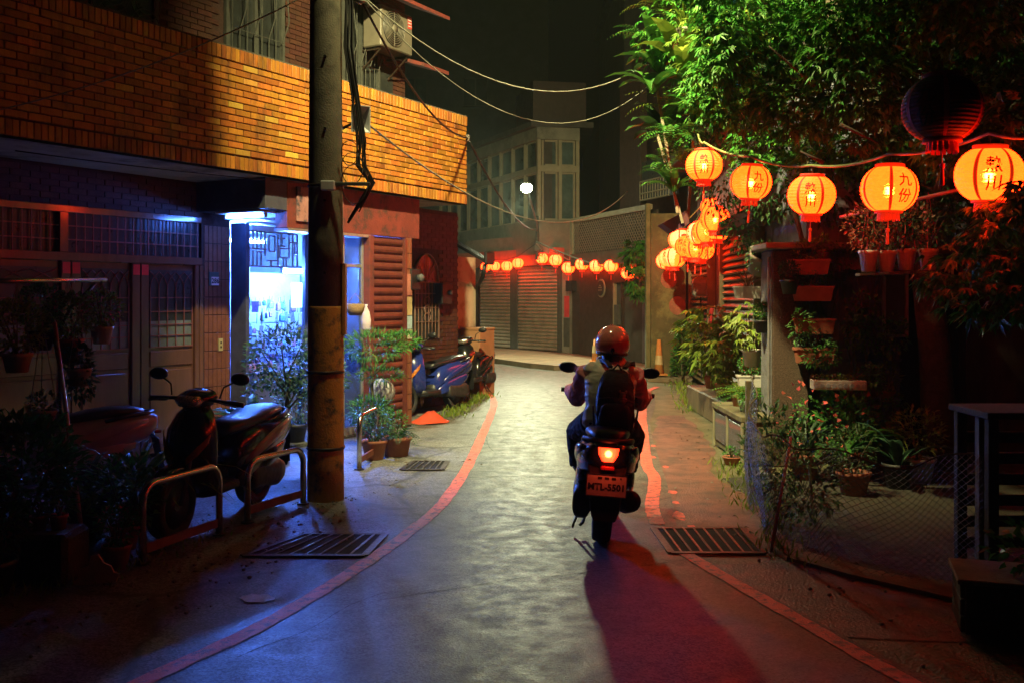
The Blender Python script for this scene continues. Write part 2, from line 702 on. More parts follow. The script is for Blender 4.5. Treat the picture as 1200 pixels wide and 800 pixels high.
# cracks and one old trench repair in the asphalt
M_CRACK = mat('crack filled with dirt', (.022, .022, .02), (.04, .04, .036), rough=.9, bump=0)
for x0, y0, ang, ln_ in ((-1.15, 5.45, .12, 2.6), (-.45, 9.4, .2, 1.9), (-.2, 11.0, 1.7, 2.2), (1.0, 11.4, 1.35, 1.6), (-.3, 14.0, .1, 1.8), (-1.3, 4.7, .9, 1.2)):
    pts, x, y, a = [], x0, y0, ang
    for i in range(9):
        pts.append((x, y))
        a += random.uniform(-.35, .35)
        a = ang + (a - ang) * .7
        x += math.cos(a) * ln_ / 8
        y += math.sin(a) * ln_ / 8
    ribbon('road_crack', pts, .005, .0015, M_CRACK, 60, .0025)
M_PATCH = asphalt('repair asphalt', (.040, .045, .040), (.056, .062, .055))
surface('road_patch', [(-.25, 9.9), (-.05, 13.2)], [(.30, 9.8), (.52, 13.1)], .0012, M_PATCH, 16, 2, .012)
# loose flakes of an older red line beside it
for i, (x, y, a) in enumerate([(1.30, 7.75, .09), (1.36, 8.25, .05), (1.40, 8.7, .06), (1.50, 10.6, .06), (1.54, 10.0, .05), (1.62, 11.4, .05), (1.33, 7.35, .07)]):
    mb = MB()
    k = 9
    pts = [(x + math.cos(2 * math.pi * j / k) * a * random.uniform(.4, .8), y + math.sin(2 * math.pi * j / k) * a * random.uniform(1.0, 2.2), .002) for j in range(k)]
    mb.add(pts, [tuple(range(k))])
    struct(mb.build('road_marking_flake', M_LINE))


M_WORN = mat('worn grate steel', (.22, .21, .2), (.12, .09, .07), scale=25, rough=.35, metal=.9, bump=.2)


def grate(label, quad, bars, cat='drain grate', lengthwise=True):
    """drain grate on four ground corners (near-left, near-right, far-right, far-left)"""
    a, b, c, d = [Vector((p[0], p[1], 0)) for p in quad]
    o = thing('drain_grate', label, cat, (a + c) / 2, 0, 'drain grates in the lane')
    off = (a + c) / 2
    a, b, c, d = [p - off for p in (a, b, c, d)]
    up = Vector((0, 0, 1))
    MB().add([p + up * .003 for p in (a, b, c, d)], [(0, 1, 2, 3)]).build('pit_dark_sheet', M_BLACK, o)  # flat black sheet stands in for the darkness inside the drain
    fr = MB()
    for p, q in ((a, b), (b, c), (c, d), (d, a)):
        fr.bar(p + up * .004, q + up * .004, .05, .008)
    fr.build('frame', M_IRON, o)
    for i in range(1, bars):
        t = i / bars
        MB().bar(d.lerp(c, t) + up * .006, a.lerp(b, t) + up * .006, .014, .006).build('bar', M_WORN if i % 2 else M_IRON, o)
    return o


grate('wide iron drain grate beside the concrete utility pole', [(-1.77, 6.55), (-.97, 6.55), (-.91, 7.14), (-1.50, 7.14)], 8)
grate('small iron drain grate in the pavement before the slatted shop shutter', [(-1.09, 9.82), (-.69, 9.82), (-.67, 10.33), (-1.02, 10.33)], 6)
grate('iron drain grate at the foot of the net fence', [(1.06, 6.62), (1.68, 6.62), (1.70, 7.33), (1.04, 7.33)], 9)

# white puddle-like paint splash and loose stones on the left pavement
M_SPL = mat('white paint splash', (.55, .55, .57), (.3, .3, .32), scale=12, rough=.4, bump=.2)
mb = MB()
pts = []
for j in range(20):
    t = 2 * math.pi * j / 20
    q = G(302 + 22 * math.cos(t) * random.uniform(.75, 1.1), 700 - 5 * math.sin(t) * random.uniform(.7, 1.15))
    pts.append((q.x, q.y, .0))
mb.add(pts, [tuple(range(20))])
struct(mb.build('pavement_paint_splash', M_SPL))
M_STONE = mat('loose stone', (.3, .29, .27), (.2, .19, .18), scale=20, rough=.8)
gb = MB()
for i in range(200):
    if i % 3:
        t = random.random()
        p = Vector((-2.2, 5.2, 0)).lerp(Vector((-1.25, 9.3, 0)), t) + Vector((random.gauss(0, .28), random.gauss(0, .3), 0))
        if p.x > -.95 + (7.0 - p.y) * .22:
            continue
    else:
        t = random.random()
        p = Vector((1.9, 4.6, 0)).lerp(Vector((1.75, 9.8, 0)), t) + Vector((random.gauss(.1, .2), random.gauss(0, .3), 0))
    r = random.uniform(.004, .016)
    pr = [(r * .5, -.004), (r, r * .3), (r * .7, r * .8), (r * .15, r)]
    gb.lathe(pr, 5, (p.x, p.y, -.004))
o = gb.build('gravel', M_STONE)
o['kind'] = 'stuff'
o['label'] = 'small loose stones and grit along both edges of the lane'
# dead leaves and litter on the pavements
P, D, Nn = [], [], []
for i in range(260):
    if random.random() < .6:
        t = random.random()
        p = Vector((-2.6, 5.0, .006)).lerp(Vector((-1.0, 10.5, .006)), t) + Vector((random.gauss(0, .35), random.gauss(0, .2), 0))
    else:
        p = Vector((random.uniform(1.55, 2.3), random.uniform(5, 14), .006))
        p.x += max(0, (p.y - 9) * .12)
    P.append(p[:])
    a = random.uniform(0, 6.28)
    D.append((math.cos(a), math.sin(a), random.uniform(.0, .25)))
    Nn.append((random.gauss(0, .2), random.gauss(0, .2), 1))
M_DEAD = mat('dead leaves', (.16, .10, .04), (.09, .06, .02), rnd=.4, isl=True, rough=.7, bump=0)
o = link('fallen_leaves', leaf_mesh('fallen_leaves', np.array(P), np.array(D), np.array(Nn), rng.uniform(.02, .06, len(P)), rng.uniform(.012, .03, len(P))), M_DEAD)
o['kind'] = 'stuff'
o['label'] = 'brown fallen leaves scattered along the pavement edges'

# ================================================================== the brick house with the shop (left)
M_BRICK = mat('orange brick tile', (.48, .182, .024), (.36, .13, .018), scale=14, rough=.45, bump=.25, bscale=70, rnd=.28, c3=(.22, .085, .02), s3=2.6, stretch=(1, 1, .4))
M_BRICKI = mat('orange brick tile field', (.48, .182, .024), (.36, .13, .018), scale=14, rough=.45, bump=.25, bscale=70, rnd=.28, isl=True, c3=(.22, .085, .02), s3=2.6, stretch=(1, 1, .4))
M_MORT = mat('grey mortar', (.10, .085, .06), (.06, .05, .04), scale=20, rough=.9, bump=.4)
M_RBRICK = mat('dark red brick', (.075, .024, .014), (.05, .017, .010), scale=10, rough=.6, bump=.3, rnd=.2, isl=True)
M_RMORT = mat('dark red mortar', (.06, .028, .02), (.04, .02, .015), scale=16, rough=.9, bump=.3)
M_PLAST = mat('painted soffit plaster', (.52, .52, .5), (.40, .39, .37), scale=3, rough=.7, bump=.2, c3=(.2, .19, .17), s3=1.1)
M_BROWN = mat('brown painted timber', (.20, .085, .055), (.14, .06, .04), scale=8, rough=.15, r2=.24, bump=.04, coat=.5, spec=.8, stretch=(1, 1, .2))
M_BAR = mat('red-brown iron bars', (.32, .10, .07), (.2, .07, .05), scale=20, rough=.4, bump=.1)
M_DGLASS = mat('dark frosted glass', (.035, .04, .038), (.02, .022, .022), scale=8, rough=.25, bump=.05)
M_FROST = mat('frosted glass', (.20, .24, .22), (.12, .14, .13), scale=9, rough=.3, bump=.1)
M_TILE = mat('brown facade tile', (.22, .085, .045), (.16, .06, .032), scale=12, rough=.35, bump=.15, rnd=.2, isl=True)
M_REDPNT = mat('peeling red paint', (.22, .045, .035), (.16, .034, .027), scale=4, rough=.5, bump=.3, c3=(.07, .035, .03), s3=5)
M_SHUT = mat('red-brown rolling shutter', (.17, .042, .03), (.11, .03, .022), scale=8, rough=.38, bump=.15, metal=.15)
M_ALU = mat('aluminium frame', (.55, .56, .57), (.42, .42, .43), scale=12, rough=.3, metal=.7, bump=.05)
M_GREYF = mat('grey window frame', (.075, .078, .066), (.05, .052, .046), scale=10, rough=.5)
M_WHITE = mat('white painted metal', (.75, .76, .78), (.6, .61, .63), scale=6, rough=.35, bump=.05)
M_NAVY = mat('dark blue-grey paint', (.08, .085, .12), (.05, .05, .08), scale=5, rough=.5)
M_BLKP = mat('black plastic', (.02, .02, .022), (.012, .012, .013), scale=10, rough=.4, bump=.05)

house = thing('brick_house', 'two-storey brick house with an orange brick balcony over a lit shop and wooden doors', 'house', HC, HROT)


def hb(name, m, lo, hi, parent=house, bev=0.0):
    mb = MB()
    (mb.bbox(lo, hi, bev) if bev else mb.box(lo, hi))
    return mb.build(name, m, parent)


S0 = -10.5
# balcony parapet: mortar core, 300 nearest bricks in view as parts, the rest joined
hb('balcony_core', M_MORT, (S0, .016, 3.0), (0, .14, 4.235))
hb('balcony_slab', M_PLAST, (S0, .02, 2.93 + .07), (-.004, 1.6, 3.09))
BL, BH = .202, .0575
proto = MB().bbox((-BL / 2, 0, -BH / 2), (BL / 2, .028, BH / 2), .004).mesh('brick')
proto.materials.append(M_BRICK)
proto2 = proto.copy()
proto2.materials.clear()
proto2.materials.append(mat('replaced yellow brick', (.55, .30, .05), (.42, .22, .04), scale=14, rough=.5, bump=.3, rnd=.3, stretch=(1, 1, .4)))
rest = MB()
cand = []
COURSES = 14
for c in range(COURSES):
    z = 3.15 + (c + .5) * (.945 / COURSES)
    n = int(-S0 / (BL + .009)) + 2
    for i in range(n):
        s = -(i + (.5 if c % 2 else 1.0)) * (BL + .009) + BL / 2
        if s + BL / 2 > 0:
            s = -BL / 2
        if s < S0 + .1:
            continue
        cand.append((s, z))
cand = sorted(set(cand))
inview = [q for q in cand if q[0] > -7.1]
big = set(inview[:300])
for s, z in cand:
    off = random.uniform(-.003, .003)
    if (s, z) in big:
        o = sharing(proto2 if random.random() < .07 else proto, 'brick', house, (s, -.004 + off, z), (random.gauss(0, .006), 0, random.gauss(0, .006)))
    else:
        rest.bbox((s - BL / 2, -.004 + off, z - BH / 2), (s + BL / 2, .024 + off, z + BH / 2), .004)
rest.build('brickwork', M_BRICKI, house, kind='stuff')
ep = MB().bbox((-.0285, 0, -.066), (.0285, .034, .066), .004).mesh('edge_brick')
ep.materials.append(M_BRICK)
er = MB()
cnt = 0
for row, z, nn in ((0, 3.068, -.006), (1, 4.168, -.012)):
    s = -.03
    while s > S0 + .05:
        if -7.0 < s < -.02 and cnt < 300:
            o = sharing(ep, 'edge_brick', house, (s, nn + random.uniform(-.003, .002), z), (random.gauss(0, .01), random.gauss(0, .01), 0))
            cnt += 1
        else:
            er.box((s - .0285, nn, z - .066), (s + .0285, nn + .03, z + .066))
        s -= .0645
er.build('edge_brickwork', M_BRICKI, house, kind='stuff')
hb('parapet_coping', M_MORT, (S0, -.004, 4.2345), (0, .16, 4.25))


def brickfield(name, s0, s1, z0, z1, n, holes=(), L_=.21, H_=.062, m=M_RBRICK, face=-1):
    """joined real bricks on a wall plane n, skipping rectangular holes"""
    mb = MB()
    c = 0
    z = z0
    while z + H_ < z1:
        s = s0 - (L_ / 2 if c % 2 else 0)
        while s < s1:
            a, b = max(s, s0), min(s + L_ - .01, s1)
            if b - a > .03 and not any(a < h[1] and b > h[0] and z < h[3] and z + H_ > h[2] for h in holes):
                j = random.uniform(0, .004)
                mb.box((a, n - .012 - j, z), (b, n + .004, z + H_ - .009))
            s += L_
        z += H_
        c += 1
    return mb.build(name, m, house, kind='stuff')


# upper storey wall
UN = .9
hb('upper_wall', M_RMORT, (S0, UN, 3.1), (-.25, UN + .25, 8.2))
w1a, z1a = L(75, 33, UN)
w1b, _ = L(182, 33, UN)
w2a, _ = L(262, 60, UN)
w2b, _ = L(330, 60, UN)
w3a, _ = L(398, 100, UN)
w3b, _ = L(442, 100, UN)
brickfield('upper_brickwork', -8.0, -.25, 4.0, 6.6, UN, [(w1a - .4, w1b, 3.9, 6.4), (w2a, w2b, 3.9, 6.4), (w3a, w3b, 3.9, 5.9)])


def upper_window(a, b, z0, z1, style):
    o = hb('window', M_DGLASS, (a + .04, UN - .012, z0), (b - .04, UN - .004, z1))
    fr = MB()
    for s in (a + .025, b - .025, (a + b) / 2):
        fr.box((s - .03, UN - .05, z0), (s + .03, UN - .006, z1))
    for z in (z0 + .03, z1 - .03):
        fr.box((a + .056, UN - .048, z - .03), (b - .056, UN - .006, z + .03))
    fr.build('window_frame', M_GREYF, o)
    g = MB()
    if style == 'rings':
        k = 4
        for i in range(k):
            cx = a + (i + .5) * (b - a) / k
            for dz in (.35, .62):
                for rr in (.13, .19):
                    g.tube([(cx + rr * math.cos(t * math.pi / 10), UN - .09, z0 + dz + rr * math.sin(t * math.pi / 10)) for t in range(21)], .007, 5, False)
        for z in (z0 + .05, z0 + .15):
            g.tube([(a, UN - .09, z), (b, UN - .09, z)], .007, 5)
    else:
        k = 7
        for i in range(k + 1):
            s = a + .06 + i * (b - a - .12) / k
            g.tube([(s, UN - .075, z0), (s, UN - .075, z0 + .75), (s + .05 * (1 if i % 2 else -1), UN - .13, z0 + 1.0), (s, UN - .075, z1 - .05)], .007, 5)
        for z in (z0 + .2, z0 + .45, z0 + .75):
            g.tube([(a + .05, UN - .075, z), (b - .05, UN - .075, z)], .006, 5)
    g.build('window_grille', M_GREYF, o)
    return o


upper_window(w1a - .5, w1b, 4.1, 5.7, 'rings')
upper_window(w2a, w2b, 4.0, 6.3, 'bars')
upper_window(w3a, w3b, 4.05, 5.8, 'bars')
# dark doorway and bracket eave right of the condenser
d1, _ = L(480, 100, UN)
hb('upper_opening', M_DGLASS, (-.95, UN - .02, 4.1), (-.55, UN - .004, 4.9))
ev = MB()
ev.prism([(-1.9, .25, 5.62), (-.05, .25, 5.62), (-.05, .9, 5.9), (-1.9, .9, 5.9)], (0, 0, 0), (0, 0, .05))
ev.build('eave', M_REDPNT, house)
ev = MB()
ev.prism([(-.62, .3, 4.86), (.0, .3, 4.86), (.0, .9, 5.06), (-.62, .9, 5.06)], (0, 0, 0), (0, 0, .05))
ev.build('eave', M_REDPNT, house)
hb('roof_slab', M_RMORT, (S0, .2, 8.2), (-.1, 8, 8.4))
hb('end_wall', M_RMORT, (-.5, UN + .252, 3.1), (-.25, 8, 8.2))

# ground floor, recessed door wall at n = 1.17
DN = 1.17
a0 = -8.6
tr0, tr1 = a0, -3.85
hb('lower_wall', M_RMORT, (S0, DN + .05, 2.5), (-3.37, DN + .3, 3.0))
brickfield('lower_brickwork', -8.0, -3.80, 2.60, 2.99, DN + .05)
hb('transom_beam', M_BROWN, (a0, DN - .02, 2.53), (-3.81, DN + .06, 2.60), bev=.006)
hb('door_beam', M_BROWN, (a0, DN - .03, 2.055), (-3.81, DN + .06, 2.14), bev=.006)
hb('transom_glass', M_DGLASS, (a0, DN + .03, 2.14), (-3.81, DN + .045, 2.53))
tb = MB()
tb_n = 0
s = -3.86
sp = MB().box((-.006, 0, 0), (.006, .012, .39)).mesh('transom_bar')
sp.materials.append(M_BAR)
while s > -7.0:
    sharing(sp, 'transom_bar', house, (s, DN - .004, 2.14))
    s -= .098
for z in (2.265, 2.40):
    hb('transom_rail', M_BAR, (a0, DN - .012, z - .006), (-3.85, DN - .005, z + .006))
hb('transom_post', M_BROWN, (L(68, 270, DN)[0], DN - .03, 2.14), (L(78, 270, DN)[0], DN + .025, 2.53), bev=.004)

leaf_edges = [(-7.2, L(70, 320, DN)[0]), (L(93, 320, DN)[0], L(153, 320, DN)[0]), (L(173, 320, DN)[0], L(227, 320, DN)[0])]
posts = [(-7.5, -7.2), (leaf_edges[0][1], leaf_edges[1][0]), (leaf_edges[1][1], leaf_edges[2][0]), (leaf_edges[2][1], -3.79)]
for a, b in posts:
    m_ = (a + b) / 2
    hb('door_post', M_BROWN, (a, DN - .025, .02), (m_ - .004, DN + .05, 2.055), bev=.006)
    hb('door_post', M_BROWN, (m_ + .004, DN - .025, .02), (b, DN + .05, 2.055), bev=.006)
for a, b in posts[1:]:
    m_ = (a + b) / 2
    for e0, e1 in ((a + .012, m_ - .012), (m_ + .012, b - .012)):
        if e1 - e0 > .04:
            hb('post_red_reflection', mat('painted red reflection', (.85, .02, .012), (.75, .015, .01), rough=.35, bump=.05), (e0, DN - .029, 1.93), (e1, DN - .0255, 2.04))  # lantern reflection on the post top, painted as a red patch
for a, b in leaf_edges:
    d = hb('door', M_BROWN, (a + .002, DN + .012, .02), (b - .002, DN + .048, 2.052))
    hb('door_glass', M_DGLASS, (a + .03, DN + .004, 1.44), (b - .03, DN + .0105, 1.99), d)
    hb('door_glass', M_FROST, (a + .03, DN + .004, 1.16), (b - .03, DN + .0105, 1.438), d)
    hb('door_panel', M_BROWN, (a + .03, DN - .006, .95), (b - .03, DN + .0105, 1.12), d, .008)
    hb('door_panel', M_BROWN, (a + .03, DN - .006, .10), (b - .03, DN + .0105, .91), d, .008)
    g = MB()
    wv = b - a - .06
    for k in range(6):
        s = a + .03 + wv * k / 5
        g.box((s - .005, DN - .01, 1.16), (s + .005, DN, 1.80))
    for z in (1.16, 1.28, 1.40, 1.54, 1.69):
        g.box((a + .03, DN - .0125, z - .005), (b - .03, DN - .0025, z + .005))
    for k in range(6):
        s = a + .03 + wv * k / 5
        for sg in (-1, 1):
            e = s + sg * wv / 5
            if a + .02 < e < b - .02:
                pts = [(s + sg * wv / 5 * (t ** 1.6), DN - .005, 1.80 + .17 * t ** .8) for t in (0, .2, .4, .6, .8, 1)]
                pts = [(s, DN - .005, 1.80)] + pts[1:]
                g.tube(pts, .0055, 4)
    g.build('door_grille', M_BAR, d)
# tiled pier between the doors and the shop, with the number plaque on it
tp = MB().bbox((-.0, 0, 0), (.058, .012, .196), .003).mesh('facade_tile')
tp.materials.append(M_TILE)
hb('pier_core', M_RMORT, (-3.80, DN - .001, 0), (-3.36, DN + .3, 2.6))
for i in range(6):
    for j in range(12):
        sharing(tp, 'facade_tile', house, (-3.765 + i * .0655, DN - .012, .06 + j * .205))
hb('socket_plate', mat('yellowed plastic', (.5, .42, .2), (.4, .33, .15), rough=.4), (-3.56, DN - .03, 1.08), (-3.50, DN - .012, 1.22))
hb('socket_hole', M_BLACK, (-3.54, DN - .033, 1.16), (-3.52, DN - .0301, 1.185))
hb('socket_hole', M_BLACK, (-3.54, DN - .033, 1.11), (-3.52, DN - .0301, 1.135))

# fascia box above the shop and the peeling fascia with its old painted board
hb('fascia_box', M_NAVY, (-3.84, .16, 2.66), (-3.50, DN + .04, 2.998), bev=.004)
hb('fascia', M_REDPNT, (-3.495, .16, 2.47), (-.93, .34, 2.998), bev=.004)
M_BOARD = mat('peeling pink sign board', (.42, .20, .19), (.34, .15, .14), scale=5, rough=.6, bump=.2, c3=(.05, .05, .07), s3=7)
hb('old_sign_board', M_BOARD, (-3.36, .135, 2.55), (-2.55, .158, 2.94), bev=.003)
hb('fascia_trim', M_ALU, (-3.49, .15, 2.435), (-2.0, .36, 2.468))
# shop room
hb('shop_wall', M_WHITE, (-3.40, DN + .3, 0), (-3.36, 3.0, 2.62))
hb('shop_wall', M_WHITE, (-3.36, 2.9, 0), (-1.24, 3.0, 2.62))
hb('shop_wall', M_NAVY, (-1.262, .36, 0), (-1.24, 2.9, 2.62))
hb('shop_ceiling', M_WHITE, (-3.40, .36, 2.60), (-1.24, 3.0, 2.66))
hb('shop_floor', M_CONC, (-3.36, .2, 0), (-1.262, 2.9, .03))
hb('shop_jamb', M_NAVY, (-3.358, .92, .0), (-3.30, 1.16, 2.56))
hb('shop_header', M_WHITE, (-3.298, .88, 2.475), (-2.04, .96, 2.54), bev=.004)
hb('shop_header', M_WHITE, (-3.298, .80, 2.555), (-2.04, .96, 2.58))
# geometric lattice transom
la = MB()
lz0, lz1, ls0, ls1 = 2.06, 2.47, -3.30, -2.47
ln = .92


def lat(x0, x1, y0, y1):
    X = lambda t: ls0 + (ls1 - ls0) * t
    Z = lambda t: lz0 + (lz1 - lz0) * t
    if x0 == x1:
        la.box((X(x0) - .008, ln, Z(y0)), (X(x0) + .008, ln + .02, Z(y1)))
    else:
        la.box((X(x0), ln + .002, Z(y0) - .008), (X(x1), ln + .022, Z(y0) + .008))


for q in [(0, 1, 0, 0), (0, 1, 1, 1), (0, 0, 0, 1), (1, 1, 0, 1), (.08, .08, 0, .45), (0, .36, .5, .5), (.16, .16, .5, 1), (.08, .08, .5, 1), (.24, .24, .5, 1), (.32, .32, .3, 1),
          (.16, .16, 0, .42), (.16, .32, .42, .42), (.24, .24, 0, .42), (.4, .4, .45, .9), (.4, .52, .9, .9), (.52, .52, .45, .9), (.4, .52, .45, .45), (.58, .58, 0, 1),
          (.58, .74, .62, .62), (.58, .74, .85, .85), (.66, .66, .62, 1), (.62, .82, .28, .28), (.62, .62, .28, .62), (.82, .82, .28, .62), (.7, .7, 0, .28), (.76, .76, 0, .28),
          (.62, .82, .55, .55), (.82, .82, .62, 1), (.9, .9, 0, 1), (.82, 1, .75, .75), (.9, 1, .4, .4), (.95, .95, .4, .75), (.36, .58, .18, .18), (.44, .44, 0, .18)]:
    lat(*q)
la.build('lattice_transom', mat('pale timber lattice', (.5, .45, .36), (.4, .35, .28), rough=.5), house)
hb('lattice_pane', glass('lattice glass', (.55, .7, .3), .2, .25), (ls0 + .02, ln + .03, lz0), (ls1 - .02, ln + .034, lz1))
# inner shelf wall the goods hang from and the cold fluorescent tubes above it
hb('shop_shelf', mat('blue-grey shelf board', (.34, .35, .38), (.26, .27, .3), rough=.6), (-2.95, 1.95, .35), (-1.27, 2.0, 2.02))
for z in (1.02, 1.36):
    hb('shop_rail', M_ALU, (-2.95, 1.62, z), (-1.3, 1.64, z + .015))
hb('shop_counter', M_NAVY, (-2.9, 1.2, .03), (-1.6, 1.55, .78), bev=.01)
hb('shop_light_blocker', M_NAVY, (-2.30, .95, .03), (-1.9, 1.0, 2.56))  # added panel, keeps the tubes' blue light off the lane
# glass door leaf right of the pole
dg = hb('shop_door', glass('door glass', (.05, .07, .07), .06, .55), (-2.42, .24, .05), (-2.09, .248, 2.42))
for a, b in ((-2.45, -2.42), (-2.09, -2.05)):
    hb('door_frame', M_ALU, (a, .22, .0), (b, .27, 2.435), dg, .004)
hb('door_frame', M_ALU, (-2.42, .222, 2.06), (-2.09, .268, 2.10), dg)
hb('door_frame', M_ALU, (-2.42, .222, .02), (-2.09, .268, .12), dg)
# rolling shutter with its slats
sh = hb('shutter', M_SHUT, (-1.98, .20, 0), (-1.27, .22, 2.46))
hb('shutter_rail', M_REDPNT, (-2.045, .13, 0), (-1.955, .24, 2.46), sh, .004)
hb('shutter_rail', M_SHUT, (-1.285, .14, 0), (-1.235, .24, 2.46), sh, .004)
slp = MB().loft([[(x, .2 - .03 * math.sin(math.pi * t) ** .6, .1 * t) for t in (0, .1, .25, .5, .75, .9, 1)] + [(x, .2, .1), (x, .2, 0)] for x in (-1.953, -1.287)]).mesh('slat')
slp.materials.append(M_SHUT)
for i in range(23):
    sharing(slp, 'slat', sh, (0, 0, .03 + i * .1055))
# tiled end pier with paper notices
hb('end_pier_core', M_RMORT, (-1.234, .17, 0), (-1.10, .6, 2.47))
for i in range(2):
    for j in range(12):
        sharing(tp, 'facade_tile', house, (-1.232 + i * .066, .158, .02 + j * .205))
for z0, z1, c in ((1.72, 2.0, (.55, .2, .15)), (1.46, 1.70, (.65, .5, .25)), (1.28, 1.45, (.4, .55, .65)), (1.15, 1.27, (.6, .55, .4))):
    hb('paper_notice', mat('notice %.2f' % z0, c, tuple(x * .75 for x in c), scale=30, rough=.8), (-1.225, .149, z0), (-1.115, .1565, z1))
hb('side_wall', M_RMORT, (-1.235, .6, 0), (-1.10, DN + .05, 3.0))
# the recessed wall beyond with the arched iron window
RS1 = L(536, 350, DN + .05)[0]
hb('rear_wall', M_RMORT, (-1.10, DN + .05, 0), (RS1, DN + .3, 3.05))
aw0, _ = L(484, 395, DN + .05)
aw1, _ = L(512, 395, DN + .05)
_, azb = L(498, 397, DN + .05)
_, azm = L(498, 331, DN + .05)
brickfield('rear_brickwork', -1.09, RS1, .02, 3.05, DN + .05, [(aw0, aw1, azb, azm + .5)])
wn = MB()
acx, ar = (aw0 + aw1) / 2, (aw1 - aw0) / 2
out = [(aw0, DN + .035, azb), (aw1, DN + .035, azb)] + [(acx + ar * math.cos(t * math.pi / 12), DN + .035, azm + 1.35 * ar * math.sin(t * math.pi / 12)) for t in range(13)]
wn.prism(out, (0, 0, 0), (0, .01, 0))
wn_o = wn.build('arched_window', M_DGLASS, house)
g = MB()
arc = [(acx + ar * math.cos(t * math.pi / 12), DN + .015, azm + 1.35 * ar * math.sin(t * math.pi / 12)) for t in range(13)]
g.tube([(aw1, DN + .015, azb)] + arc + [(aw0, DN + .015, azb)], .014, 6)
g.tube([(aw0, DN + .015, azm), (aw1, DN + .015, azm)], .012, 6)
for k in (3, 6, 9):
    g.tube([(acx, DN + .015, azm), arc[k]], .008, 5)
for k in range(1, 7):
    s = aw0 + (aw1 - aw0) * k / 7
    g.tube([(s, DN + .015, azb), (s, DN + .015, azm)], .007, 5)
for t in (.3, .55, .8):
    z = azb + (azm - azb) * t
    g.tube([(aw0, DN + .013, z), (aw1, DN + .013, z)], .008, 5)
for t in range(3):
    cz = azb + (azm - azb) * (.38 + .14 * t)
    g.tube([(acx + .09 * math.cos(q * math.pi / 6), DN + .008, cz + .07 * math.sin(q * math.pi / 6)) for q in range(13)], .006, 4, False)
g.build('window_grille', mat('brown iron grille', (.24, .14, .11), (.16, .09, .07), rough=.4), wn_o)

# number plaque
pl = thing('number_plaque', 'small white house number plaque reading 286 on the tiled pier', 'sign', HW(-3.63, DN - .02, 1.9), HROT)
hbm = MB().bbox((-.075, -.006, -.075), (.075, .006, .085), .004)
hbm.build('backing', mat('green enamel', (.05, .12, .11), (.04, .09, .09), rough=.3), pl)
MB().bbox((-.045, -.009, -.068), (.07, -.0055, .028), .002).build('number_panel', M_WHITE, pl)
flat_text('number', '286', .078, M_BLACK, pl, (.012, -.009, -.02), (1, 0, 0), (0, 0, 1), .002)

# fluorescent tubes of the shop
M_TUBE = emis('cold fluorescent tube', (.07, .21, 1.0), 4400)
for s0, s1, n, z, nm in ((-2.45, -1.5, 1.18, 2.02, 'lower front'), (-2.3, -1.6, 2.3, 2.45, 'ceiling')):
    t = thing('tube_light', 'glowing cold fluorescent tube at the %s of the shop' % nm, 'light', HW((s0 + s1) / 2, n, z), HROT)
    hl = (s1 - s0) / 2
    MB().tube([(-hl, 0, 0), (hl, 0, 0)], .016, 10).build('tube', M_TUBE, t, True)
    fx = MB().bbox((-hl - .04, -.03, .03), (hl + .04, .03, .07), .008)
    fx.bbox((-hl - .035, -.015, -.02), (-hl - .005, .015, .03), .004)
    fx.bbox((hl + .005, -.015, -.02), (hl + .035, .015, .03), .004)
    fx.build('fitting', M_WHITE, t)

# tube fitting under the fascia box, running into the house
t = thing('tube_light', 'glowing cold fluorescent tube under the fascia box above the shop entrance', 'light', HW(-3.67, .62, 2.60), HROT)
MB().tube([(0, -.28, 0), (0, .28, 0)], .014, 10).build('tube', emis('cold entrance tube', (.06, .19, 1.0), 170), t, True)
fx = MB().bbox((-.05, -.32, .03), (.05, .32, .056), .006)
fx.bbox((-.018, -.315, -.02), (.018, -.285, .03), .004)
fx.bbox((-.018, .285, -.02), (.018, .315, .03), .004)
fx.build('fitting', M_WHITE, t)
for sx_ in (-.1, .1):
    MB().bbox((sx_ - .045, -.32, .03), (sx_ + .045, .32, .05), .004).build('reflector', M_WHITE, t)

# goods hanging in the shop
cols = [(.6, .55, .62), (.30, .14, .38), (.5, .45, .15), (.14, .2, .45), (.55, .18, .18), (.65, .65, .7), (.42, .26, .42), (.5, .3, .14), (.14, .3, .26), (.6, .4, .45), (.5, .5, .52), (.3, .3, .34)]
pm = []
for i, c in enumerate(cols):
    mb = MB()
    wv, hv = random.uniform(.05, .075), random.uniform(.08, .13)
    if i % 4 == 0:
        mb.loft([[(x, y, z) for x, y, z in ((-wv / 2 * q, -d, z_), (wv / 2 * q, -d, z_), (wv / 2 * q, d, z_), (-wv / 2 * q, d, z_))] for q, d, z_ in ((.7, .006, -hv), (1, .018, -hv * .9), (1, .014, -hv * .3), (.75, .006, -.01), (.3, .004, 0))])
    elif i % 4 == 1:
        mb.bbox((-wv * .7, -.004, -hv * 1.3), (wv * .7, .004, 0), .002)
    elif i % 4 == 2:
        mb.lathe([(.004, -hv), (.022, -hv * .85), (.026, -hv * .6), (.012, -hv * .35), (.018, -hv * .2), (.004, 0)], 8)
    else:
        for q in range(5):
            mb.tube([(-.02 + q * .01, 0, 0), (-.024 + q * .012, .004, -hv * random.uniform(1.0, 1.7))], .004, 4)
    mb.tube([(0, 0, -.005), (0, 0, .05)], .003, 4)
    me = mb.mesh('hanging_trinket')
    me.materials.append(mat('pouch cloth %d' % i, tuple(x * .55 for x in c), tuple(x * .35 for x in c), scale=25, rough=.7, bump=.2))
    pm.append(me)
k = 0
